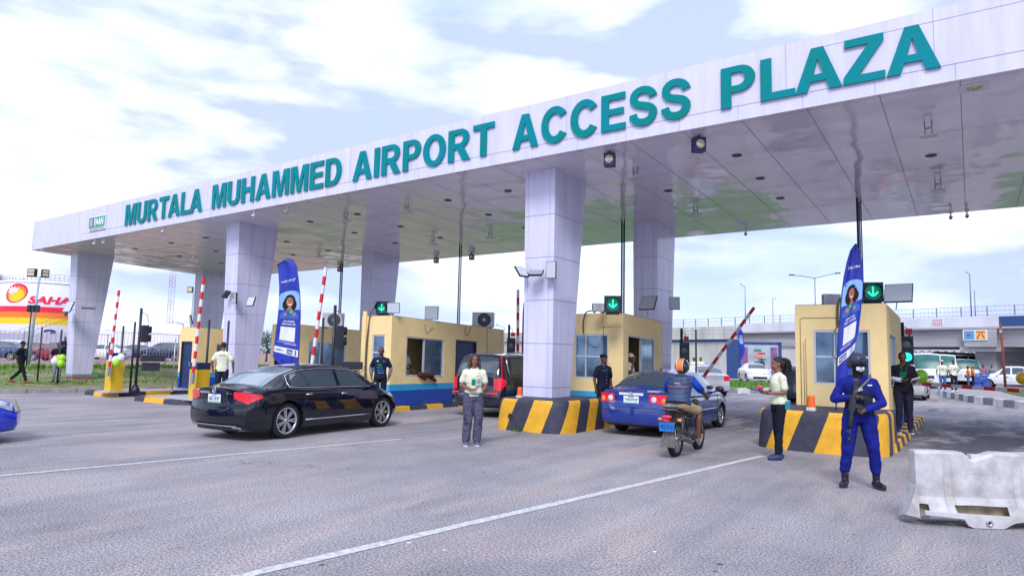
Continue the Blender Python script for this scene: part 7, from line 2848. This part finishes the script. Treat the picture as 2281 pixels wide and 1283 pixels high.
# minibuses, kiosk, crates
def minibus(label, px, D, rz, z=.1, H=2.55, L=6.2):
    w = 1.0
    P = dict(L=L, R=.36, axles=(1.4, L - 1.2), track=1.76, smooth=1, crown=.08, goff=.03,
        st=[(0, H - .15, 1.2, w * .97, w * .9, .35), (.1, H, 1.2, w, w * .88, .32), (L * .5, H, 1.2, w, w * .88, .3), (L - .9, H - .05, 1.2, w, w * .86, .3), (L - .35, 1.9, 1.15, w * .99, w * .86, .3), (L, 1.25, 1.1, w * .96, w * .88, .34)],
        rprof=[(.3, .0), (2.6, .03)], fprof=[(.3, .05), (.6, 0), (1.3, .05)], fcurve=.15,
        top_glass=[('windscreen', L - .80, L - .06, .92, mat('bus_screen', (.015, .10, .10), .35, var=.4, vs=1.5))], doors=(1.2, L * .5, L - 1.3), handles=(L - 1.6,), handle_m=TRIM,
        win=[(.4 + i * 1.15, 1.45 + i * 1.15, 0, 0, .08, .80) for i in range(int((L - 1.6) / 1.15))],
        front_items=[('grille', (-.4, .4, .62, .85), TRIM, .006), ('head_lamp', (.55, .88, .66, .86), HEADL, .01), ('head_lamp', (-.88, -.55, .66, .86), HEADL, .01), ('plate', (-.22, .22, .45, .56), PLATE, .01)], spokes=5)
    return build_car('minibus', label, 'minibus', P, pos(px, D, z), rz, WHT, group='white minibuses parked beyond the arm')
minibus('white minibus with a greenish windscreen right behind the champagne car', 2062, 52, radians(186))
minibus('white minibus behind the two men in cream t-shirts', 2102, 56, radians(182))
minibus('smaller rounded white minibus right of the men in cream t-shirts', 2141, 60, radians(196), H=2.25, L=5.0)
def kiosk():
    p = pos(2152, 64, 0)
    root = thing('kiosk', 'open-fronted kiosk with a flat roof and dark red interior beside the minibuses', 'kiosk', p, math.atan2(.0, 1))
    m = MB(mat('kiosk_wall', (.10, .03, .035), .8))
    m.box(-2.2, 1.8, 1.6, 1.75, 0, 2.7)
    m.box(-2.2, -2.05, -1.0, 1.6, 0, 2.7)
    m.box(.2, .3, 1.0, 1.6, 0, 2.7)
    m.build('wall', root)
    m = MB(mat('kiosk_roof', (.42, .43, .48), .6))
    m.add([(-2.6, -1.6, 2.75), (2.2, -1.6, 2.6), (2.2, 2.0, 2.8), (-2.6, 2.0, 3.0), (-2.6, -1.6, 2.85), (2.2, -1.6, 2.7), (2.2, 2.0, 2.9), (-2.6, 2.0, 3.1)], [(3, 2, 1, 0), (4, 5, 6, 7), (0, 1, 5, 4), (1, 2, 6, 5), (2, 3, 7, 6), (3, 0, 4, 7)])
    m.build('roof', root)
    for x in (-2.3, .3, 1.9):
        m = MB(WHITE)
        m.tube([(x, -1.4, 0), (x, -1.4, 2.65)], .06, 8)
        m.build('post', root)
kiosk()
CRB = mat('crate_blue', (.015, .08, .42), .5)
for i, (dx, dz) in enumerate(((0, 0), (.0, .4), (.0, .8), (.55, 0), (.55, .4), (.55, .8))):
    p = pos(2178, 53, .0)
    c_ = MB(CRB)
    w_, h_, t_ = .25, .36, .02
    c_.box(-w_, w_, -w_, w_, 0, t_)
    for z in (.02, .14, .26):
        c_.box(-w_, w_, -w_, -w_ + t_, z, z + .09)
        c_.box(-w_, w_, w_ - t_, w_, z, z + .09)
        c_.box(-w_, -w_ + t_, -w_ + t_, w_ - t_, z, z + .09)
        c_.box(w_ - t_, w_, -w_ + t_, w_ - t_, z, z + .09)
    for a in (-1, 1):
        for b in (-1, 1):
            c_.box(a * w_ - .02 * (a > 0), a * w_ + .02 * (a < 0), b * w_ - .02 * (b > 0), b * w_ + .02 * (b < 0), t_, h_)
    o = c_.build('crate', loc=p + Vector((dx, 0, dz)))
    tag(o, 'blue crate, %s of the %s stack beside the kiosk' % (('lowest', 'middle', 'topmost')[i % 3], ('left', 'right')[i // 3]), 'crate', 'blue crates stacked by the kiosk')
def shed(label, px, D, w, d, h, rh, wall, roof, rz_=0):
    p = pos(px, D, 0)
    root = thing('building', label, 'building', p, rz_)
    m = MB(wall)
    m.box(-w / 2, w / 2, 0, d, 0, h)
    m.build('wall', root)
    m = MB(roof)
    m.prism([(-.4, h + .02), (d + .4, h + .02), (d / 2, h + rh)], -w / 2 - .4, w / 2 + .4, 'x')
    m.build('roof', root)
    for k in range(int(w / 3)):
        m = MB(DARKIN)
        m.box(-w / 2 + 1 + k * 3, -w / 2 + 2.2 + k * 3, -.03, -.005, h * .4, h * .75)
        m.build('window', root)
TQ = mat('roof_turquoise', (.05, .38, .58), .5)
shed('turquoise-roofed hall beyond the overpass at the far right', 2262, 118, 26, 12, 2.6, 2.6, mat('wall_pale', (.5, .5, .55), .8), TQ, -.1)
m = MB(mat('site_hoarding', (.08, .36, .52), .6))
for k in range(14):
    m.box(k * 1.2, k * 1.2 + 1.15, 0, .06, 0, 2.6)
o = m.build('hoarding', loc=pos(2190, 88, 0), rot=(0, 0, -.2))
tag(o, 'light blue corrugated hoarding right of the bridge pier', 'fence')
LATT = mat('lattice_wall', (.50, .50, .54), .8)
def patt():
    p = pos(2030, 100, 0)
    root = thing('patterned_wall', 'pale retaining wall with a diamond relief under the elevated road', 'wall', p, -.1)
    m = MB(LATT)
    m.box(-14, 13, 0, .4, 0, 5.2)
    m.build('wall', root)
    m = MB(mat('relief_dark', (.22, .21, .26), .8))
    for i in range(26):
        for j in range(4):
            x, z = -13 + i, 1.6 + j * .9
            m.tube([(x, -.04, z), (x + .5, -.04, z + .45), (x + 1, -.04, z)], .07, 4)
    m.build('relief', root)
patt()
# caution ribbon near the lowered arm
m = MB(mat('ribbon_yellow', (.75, .55, .02), .5))
a_, b_ = zat(2035, 846, 20.4), zat(2300, 866, 22)
m.tube([a_.lerp(b_, t) + Vector((0, 0, -.10 * sin(pi * t))) for t in np.linspace(0, 1, 12)], [(.004, .025)] * 12, 4)
tag(m.build('caution_ribbon'), 'yellow caution ribbon stretched just above the lowered barrier arm', 'ribbon')
# ---------------------------------------------------------------- left background
def tank(label, cx, cy, R, H_, z0, logo=False, name='storage_tank'):
    root = thing(name, label, 'tank', (cx, cy, z0), group='white fuel storage tanks')
    TW = mat('tank_white', (.66, .68, .76), .5, var=.08, vs=.2)
    hs = [0, .135, .30, .40, .50, 1.0]
    cols = [TW, TW, mat('tank_yellow', (.80, .58, .01), .5), mat('tank_orange', (.80, .20, .02), .5), mat('tank_red', (.72, .012, .05), .5), TW]
    m = MB(TW)
    zs = [0, .35 * H_, .443 * H_, .528 * H_, .61 * H_, H_]
    mt = [TW, cols[2], cols[3], cols[4], TW]
    for i in range(5):
        m.mi(mt[i])
        m.lathe([(R, zs[i]), (R, zs[i + 1])], 96)
    m.mi(TW)
    m.lathe([(R, H_), (0, H_ + .9)], 96)
    sh = m.build('shell', root)
    m = MB(mat('tank_rail', (.20, .19, .30), .5))
    n = 72
    for k in range(n):
        a = 2 * pi * k / n
        m.tube([(R * cos(a), R * sin(a), H_), (R * cos(a), R * sin(a), H_ + 1.15)], .035, 4)
    for z in (.15, .6, 1.15):
        m.tube([((R + .02) * cos(a), (R + .02) * sin(a), H_ + z) for a in np.linspace(0, 2 * pi, 73)], .035, 4, cap=False)
    m.tube([((R + .03) * cos(a), (R + .03) * sin(a), H_ - .5) for a in np.linspace(0, 2 * pi, 73)], .05, 4, cap=False)
    m.build('railing', root)
    if logo:
        ac_ = math.atan2(-cy, -cx)
        def on(u, z, off=.03):
            a = ac_ + u / R
            return Vector(((R + off) * cos(a), (R + off) * sin(a), z))
        m = MB(RED)
        def txt(s, u0, z, h_, w, mt_, off=.04, shear=.3, bold=.05):
            m.mi(mt_)
            add_text(m, s, None, h_, w, .002, bold, center=False, fn=lambda p: on(u0 + p.x + shear * p.z, z + p.z, off))
        ORr = mat('tank_orange2', (.85, .22, .05), .5)
        txt('SAHARA', -3.7, .648 * H_, 1.45, 9.9, mat('logo_red', (.75, .01, .07), .5))
        txt('ENERGY', 3.7, .80 * H_, .42, 2.6, MATS['logo_red'])
        txt('2', -.8, .165 * H_, 1.45, 2.1, TNAVY, shear=0)
        txt('JET A', -1.1, .12 * H_, .38, 2.3, TNAVY, shear=0)
        m.build('lettering', sh)
        m = MB(RED)
        m.mi(ORr)
        for a0, a1, z0_, z1_ in ((-1.1, 7.2, .665, .672),):
            pass
        # round emblem: red-to-yellow disc with a white spiky swoosh
        cu, cz = -5.9, .80 * H_
        def disc(mt_, r, off, sx=1.22, du=0, dz=0, n=28):
            m.mi(mt_)
            c_ = on(cu + du, cz + dz, off)
            vs = [c_] + [on(cu + du + r * sx * cos(t) + .25 * r * sin(t), cz + dz + r * sin(t), off) for t in np.linspace(0, 2 * pi, n)[:-1]]
            m.add(vs, [(0, i, i % (n - 1) + 1) for i in range(1, n)], False)
        disc(MATS['logo_red'], 1.75, .04)
        disc(ORr, 1.45, .06, du=.1, dz=-.15)
        disc(MATS['tank_yellow'], 1.15, .08, du=.2, dz=-.4)
        m.mi(TWHITE)
        for t0, r in ((2.6, 2.0), (2.1, 1.6), (1.5, 1.35), (3.1, 1.7), (3.7, 1.2), (.8, 1.5)):
            c0 = (cu - .3, cz + .25)
            vs = [on(c0[0] + .45 * cos(t0 + 1.4), c0[1] + .45 * sin(t0 + 1.4), .10), on(c0[0] + .45 * cos(t0 - 1.4), c0[1] + .45 * sin(t0 - 1.4), .10), on(c0[0] + r * cos(t0), c0[1] + r * .8 * sin(t0), .10)]
            m.add(vs, [(0, 1, 2)], False)
        m.build('emblem', sh)
        m = MB(MATS['tank_rail'])
        st = []
        for k in range(41):
            t = k / 40
            u = -8.5 + 11.5 * t
            st.append(on(u, .02 + .46 * H_ * t, .9))
        for a, b in zip(st, st[1:]):
            m.tube([a, b], .05, 4)
            m.tube([a + Vector((0, 0, 1.0)), b + Vector((0, 0, 1.0))], .03, 4)
        for a in st[::2]:
            m.tube([a, a + Vector((0, 0, 1.0))], .025, 4)
        m.build('stair', root)
    return root
cT = pos(104, 128, 0)
tank('white fuel tank with coloured bands and a sunburst emblem, left of the first column', cT.x, cT.y, 8.2, 12.3, 1.2, True)
cT2 = pos(-94, 131, 0)
tank('white fuel tank with coloured bands cut off by the left edge of the photo', cT2.x, cT2.y, 8.3, 12.0, 1.2)
def wire_fence(label, pts, h, z0, step=2.5, mesh=.25, col=None):
    pts = [Vector(p) for p in pts]
    root = thing('wire_fence', label, 'fence', pts[0])
    m = MB(col or mat('fence_grey', (.30, .32, .42), .6))
    for i in range(len(pts) - 1):
        a, b = pts[i] - pts[0], pts[i + 1] - pts[0]
        L = (b - a).length
        n = int(L / mesh)
        for k in range(n + 1):
            p = a.lerp(b, k / n)
            m.tube([p, p + Vector((0, 0, h))], .012 if k % int(step / mesh) else .045, 3, cap=False)
        for z in (.1, h * .5, h - .05):
            m.tube([a + Vector((0, 0, z)), b + Vector((0, 0, z))], .02, 4)
    m.build('mesh_panel', root)
wire_fence('tall wire fence along the top of the grass bank behind the leftmost columns', [pos(-60, 44, .57), pos(160, 47, .57), pos(250, 50, .57)], 2.1, .57)
wire_fence('wire fence in front of the parked cars between the first and second columns', [pos(250, 50.2, .57), pos(440, 56, .57)], 2.3, .57)
m = MB(mat('hoarding_grey', (.46, .46, .56), .8))
a_, b_ = pos(-40, 96, 1.0), pos(230, 104, 1.0)
for k in range(26):
    p, q_ = a_.lerp(b_, k / 26), a_.lerp(b_, (k + .94) / 26)
    m.add([p, q_, q_ + Vector((0, 0, 2.5)), p + Vector((0, 0, 2.5)), p + Vector((-.1, .1, 0)), q_ + Vector((-.1, .1, 0)), q_ + Vector((-.1, .1, 2.5)), p + Vector((-.1, .1, 2.5))], [(0, 1, 2, 3), (7, 6, 5, 4), (3, 2, 6, 7), (0, 3, 7, 4), (1, 5, 6, 2)])
m.v = [tuple(Vector(v) - a_) for v in m.v]
tag(m.build('perimeter_wall', loc=a_), 'grey corrugated perimeter wall standing in front of the fuel tanks', 'wall')
def tent():
    p = pos(320, 86, .5)
    root = thing('tent', 'long white tarpaulin tent behind the parked dark SUV', 'tent', p, math.atan2(.56, .83))
    TP = mat('tarpaulin', (.70, .71, .76), .6, var=.08, vs=.5)
    def F(u, v):
        x = -6.5 + 13.2 * u
        a = pi * v
        y = -3.4 * cos(a)
        z = 3.3 + 1.35 * sin(a) ** .7 - .35 * (u - .35) ** 2 * 4 + .10 * sin(u * 23) * sin(a) + .05 * sin(v * 20 + u * 9)
        return Vector((x, y, z))
    m = MB(TP)
    m.grid(F, 48, 18)
    m.grid(lambda u, v: Vector((-6.5 + 13.2 * u, -3.4 - .05 * sin(u * 40), .3 + v * (F(u, 0).z - .3))), 60, 3)
    m.build('canvas', root)
    for x in (-6.2, -2, 2, 6.4):
        m = MB(GREY)
        m.tube([(x, -3.5, 0), (x, -3.5, 3.2)], .05, 6)
        m.build('post', root)
tent()
PAINTS = dict(maroon=paint('maroon_paint', (.20, .008, .03), .2), slate=paint('slate_blue_paint', (.03, .06, .14), .2), navy=paint('navy_paint', (.012, .02, .07), .2))
def lot_car(kind, label, px, D, col, rz_=124, mirror=False):
    P = P_sedan(4.5, 1.75, 1.45, 2.65, .31, win=[(1.0, 1.9, .1, 0), (2.0, 3.1, 0, -.3)], sidelamps=[('tail_lamp', .02, .25, .72, .92, TAILR), ('head_lamp', 3.95, 4.38, .60, .76, HEADL)]) if kind == 'saloon_car' else P_suv(4.7, 1.85, 1.72, 2.75, .36)
    build_car(kind, label, 'car', P, pos(px, D, .57), radians(rz_), col, group='cars in the car park behind the wire fence')
lot_car('saloon_car', 'slate blue saloon at the left edge of the car park', 2, 50, PAINTS['slate'], 126)
lot_car('saloon_car', 'maroon saloon behind the left light mast in the car park', 78, 58, PAINTS['maroon'], 126)
lot_car('saloon_car', 'darker maroon saloon half hidden behind the leftmost column', 132, 50.5, PAINTS['maroon'], 128)
lot_car('saloon_car', 'pale saloon between the slate blue and maroon ones, further back', 40, 66, SILV, 120)
lot_car('estate_car', 'dark blue SUV parked in front of the white tent', 366, 62, PAINTS['navy'], 128)
lot_car('saloon_car', 'white saloon parked between the leftmost column and the raised arm', 236, 62, WHT, 120)
lot_car('saloon_car', 'navy saloon parked left of the dark SUV, behind the raised arm', 300, 66, PAINTS['navy'], 150)
lot_car('saloon_car', 'silver saloon parked further back behind the raised arm', 262, 74, SILV, 130)
lot_car('saloon_car', 'white saloon far back in the car park, left of the standing man', 96, 78, WHT, 118)
lot_car('estate_car', 'white SUV at the far left back of the car park', 10, 76, WHT, 130)
lot_car('saloon_car', 'white saloon glimpsed between the second column and the plain booth', 752, 60, WHT, 100)
for i, (px, D) in enumerate(((288, 57), (345, 58), (380, 58))):
    m = MB(mat('low_wall', (.42, .40, .46), .8))
    m.box(-1.3, 1.3, -.1, .1, 0, .8)
o = thing('light_mast', 'flood light mast with square lamps on the bank in front of the fuel tank', 'light mast', pos(61, 40, .3))
zt_ = ztop(68, 612, 40) - .3
m = MB(mat('mast_green_grey', (.28, .36, .42), .6, var=.4, vs=2))
m.tube([(0, 0, 0), (.18, .12, zt_)], [.11, .06], 8)
m.build('pole', o)
for dx, w_ in ((-.25, .5), (.45, .4)):
    m = MB(BLACKP)
    M_ = Matrix.Rotation(math.atan2(.56, .83) + (0 if dx < 0 else .8), 4, 'Z')
    m.box(dx - w_ / 2, dx + w_ / 2, -.1, .1, zt_ - .05, zt_ + .45, M_)
    m.mi(LENSW)
    m.box(dx - w_ / 2 + .05, dx + w_ / 2 - .05, -.13, -.102, zt_ + .02, zt_ + .19, M_)
    m.box(dx - w_ / 2 + .05, dx + w_ / 2 - .05, -.13, -.102, zt_ + .23, zt_ + .40, M_)
    m.build('lamp', o)
o = thing('light_mast', 'second flood light mast behind the leftmost raised arms, near the rear left column', 'light mast', pos(420, 62, .5))
zt_ = ztop(423, 650, 62) - .5
m = MB(MATS['mast_green_grey'])
m.tube([(0, 0, 0), (0, 0, zt_)], [.11, .06], 8)
m.build('pole', o)
for dx in (-.3, .45):
    m = MB(BLACKP)
    M_ = Matrix.Rotation(math.atan2(.56, .83), 4, 'Z')
    m.box(dx - .25, dx + .25, -.1, .1, zt_, zt_ + .55, M_)
    m.mi(LENSW).box(dx - .2, dx + .2, -.13, -.102, zt_ + .08, zt_ + .48, M_)
    m.build('lamp', o)
o = thing('far_signal', 'small dark traffic signals on a slim pole in front of the fuel tank', 'traffic light', pos(58, 38, .4))
zt_ = ztop(60, 690, 38) - .4
m = MB(PDK)
m.tube([(0, 0, 0), (0, 0, zt_ + .3)], .04, 6)
m.build('pole', o)
for dx in (-.12, .12, .34):
    m = MB(PDK)
    M_ = Matrix.Rotation(math.atan2(.56, .83), 4, 'Z')
    m.box(dx - .09, dx + .09, -.08, .08, zt_ - .1, zt_ + .3, M_)
    m.build('signal_head', o)
def lattice_mast():
    p = pos(372, 150, 0)
    root = thing('lattice_mast', 'thin red and white lattice mast far behind the leftmost raised arms', 'mast', p)
    H_ = ztop(374, 600, 150)
    MR, MWt = mat('mast_red', (.42, .10, .12), .6), mat('mast_pale', (.5, .5, .58), .6)
    m = MB(MR)
    c = [(-.6, -.35), (.6, -.35), (0, .7)]
    n = 26
    for k in range(n):
        m.mi(MR if (k // 3) % 2 == 0 else MWt)
        z0_, z1_ = (H_ + 3) * k / n, (H_ + 3) * (k + 1) / n
        for j in range(3):
            a, b = c[j], c[(j + 1) % 3]
            m.tube([(a[0], a[1], z0_), (a[0], a[1], z1_)], .05, 4, cap=False)
            m.tube([(a[0], a[1], z0_), (b[0], b[1], z1_)], .03, 3, cap=False)
    m.build('lattice', root)
lattice_mast()
m = MB(mat('channel_metal', (.34, .36, .42), .5, metal=.3, var=.4, vs=3))
a_, b_ = zat(55, 838, 31), zat(158, 856, 31.5)
M_ = frame(a_, b_ - a_)
L = (b_ - a_).length
m.box(0, L, -.25, .25, -.02, .05, M_)
m.box(0, L, -.25, -.2, .05, .12, M_)
m.box(0, L, .2, .25, .05, .12, M_)
for k in range(9):
    m.box(L * k / 9, L * k / 9 + .04, -.2, .2, .05, .07, M_)
m.v = [tuple(Vector(v) - a_) for v in m.v]
tag(m.build('metal_channel', loc=a_), 'long grey metal channel lying on the grass between the two men and the first column', 'metal channel')
# ---------------------------------------------------------------- vegetation
LEAF = mat('leaves', (.07, .15, .03), .7, var=.6, vs=1.5)
LEAFD = mat('leaves_dark', (.03, .075, .02), .7, var=.5, vs=1.5)
BARK = mat('bark', (.12, .09, .07), .9)
def tree(label, p, h, r, n=2600, seed=1):
    rnd = random.Random(seed)
    root = thing('tree', label, 'tree', p, group='trees in the background')
    m = MB(BARK)
    m.tube([(0, 0, 0), (.1, 0, h * .35), (.05, .05, h * .6)], [h * .035, h * .025, h * .012], 8)
    for k in range(5):
        a = k * 1.3
        m.tube([(.08, 0, h * (.30 + .05 * k)), (r * .6 * cos(a), r * .6 * sin(a), h * (.55 + .06 * k))], [h * .014, h * .004], 5)
    m.build('trunk', root)
    cl = [(rnd.uniform(-.6, .6) * r, rnd.uniform(-.6, .6) * r, h * rnd.uniform(.48, .88), r * rnd.uniform(.28, .5)) for _ in range(13)]
    m = MB(LEAF)
    for i in range(n):
        c_ = cl[i % 13]
        m.mi(LEAFD if (i % 13) % 3 == 0 else LEAF)
        d = Vector((rnd.gauss(0, 1), rnd.gauss(0, 1), rnd.gauss(0, .8))).normalized() * c_[3] * rnd.uniform(.55, 1.05)
        o = Vector(c_[:3]) + d
        s_ = h * rnd.uniform(.012, .026)
        a = Vector((rnd.uniform(-1, 1), rnd.uniform(-1, 1), rnd.uniform(-1, 1))).normalized()
        b = a.cross(Vector((rnd.uniform(-1, 1), rnd.uniform(-1, 1), 1))).normalized()
        m.add([o - a * s_, o + b * s_ * .6, o + a * s_, o - b * s_ * .6], [(0, 1, 2, 3)])
    m.build('crown', root)
tree('leafy tree behind the white tent, left of the far left booth', pos(404, 100, .5), 5.0, 2.6, seed=4)
tree('bushy green tree glimpsed between the second column and the left banner', pos(592, 70, .3), 3.6, 1.8, seed=5)
def tree_line():
    rnd = random.Random(11)
    m = MB(LEAFD, LEAF)
    for seg in ((-420, 60, -160, 330), (-160, 330, 60, 420), (60, 420, 330, 360), (330, 360, 520, 160)):
        L = math.hypot(seg[2] - seg[0], seg[3] - seg[1])
        n = int(L / 5)
        for i in range(n):
            t = i / n
            x, y = seg[0] + (seg[2] - seg[0]) * t, seg[1] + (seg[3] - seg[1]) * t
            hh = 3.2 + 2.2 * noise.noise(Vector((x * .03, y * .03, 0))) + rnd.uniform(-.6, .8)
            for k in range(16):
                o = Vector((x + rnd.uniform(-4, 4), y + rnd.uniform(-5, 5), rnd.uniform(0, hh)))
                m.mi(LEAF if k % 3 else LEAFD)
                s_ = rnd.uniform(.9, 1.9)
                a = Vector((rnd.uniform(-1, 1), rnd.uniform(-1, 1), rnd.uniform(-.6, .6))).normalized()
                b = a.cross(Vector((rnd.uniform(-.5, .5), rnd.uniform(-1, 1), 1))).normalized()
                m.add([o - a * s_, o + b * s_ * .8, o + a * s_, o - b * s_ * .8], [(0, 1, 2, 3)])
    tag(m.build('distant_trees'), kind='stuff')
tree_line()
def tufts():
    rnd = random.Random(21)
    G = mat('grass_blade', (.09, .22, .03), .8, var=.4, vs=3)
    m = MB(G)
    def tuft(x, y, z, n, h):
        for _ in range(n):
            a = rnd.uniform(0, 2 * pi)
            dx, dy = cos(a) * .03, sin(a) * .03
            ox, oy = x + rnd.uniform(-.1, .1), y + rnd.uniform(-.1, .1)
            hh = h * rnd.uniform(.5, 1.2)
            m.add([(ox - dx, oy - dy, z), (ox + dx, oy + dy, z), (ox + dy * 2 * rnd.uniform(-1, 1), oy + dx * 2, z + hh)], [(0, 1, 2)])
    for i in range(2600):
        y = rnd.uniform(2, 34)
        d = rnd.uniform(4.0, 12.5) if i % 3 else rnd.uniform(11.6, 13.0)
        z = bank_z(d)
        tuft(kerb_x(y) - d, y, z, 3, .08 if d < 11 else .28)
    for i in range(900):
        tuft(rnd.uniform(-18, -9.8), rnd.uniform(38.5, 52), .24, 3, .10)
    for i in range(900):
        tuft(rnd.uniform(1.8, 12), rnd.uniform(42, 52), .31, 3, .10)
    for _ in range(6):
        tuft(-8.6 + rnd.uniform(-.15, .15), 13.0, 0, 4, .05)
    tag(m.build('grass_tufts'), kind='stuff')
tufts()
def debris():
    rnd = random.Random(33)
    m = MB(mat('pebble', (.30, .27, .25), .9), mat('dead_leaf', (.10, .07, .04), .9), TWHITE)
    def bit(x, y, s, k):
        m.mi(m.mats[k])
        n = 5
        ps = [(x + s * cos(2 * pi * i / n + x) * rnd.uniform(.6, 1.2), y + s * sin(2 * pi * i / n + x) * rnd.uniform(.6, 1.2)) for i in range(n)]
        h = s * (.6 if k == 0 else .15)
        m.add([(a, b, .001) for a, b in ps] + [(x, y, h + .002)], [(i, (i + 1) % n, n) for i in range(n)] + [tuple(range(n))[::-1]])
    for _ in range(420):
        y = 3 + 17 * rnd.random() ** 1.3
        x = rnd.uniform(-1.05, .25) * y - rnd.uniform(0, 2)
        r = rnd.random()
        bit(x, y, rnd.uniform(.006, .016) if r < .75 else rnd.uniform(.012, .03), 0 if r < .75 else 1 if r < .97 else 2)
    tag(m.build('road_grit'), kind='stuff')
debris()
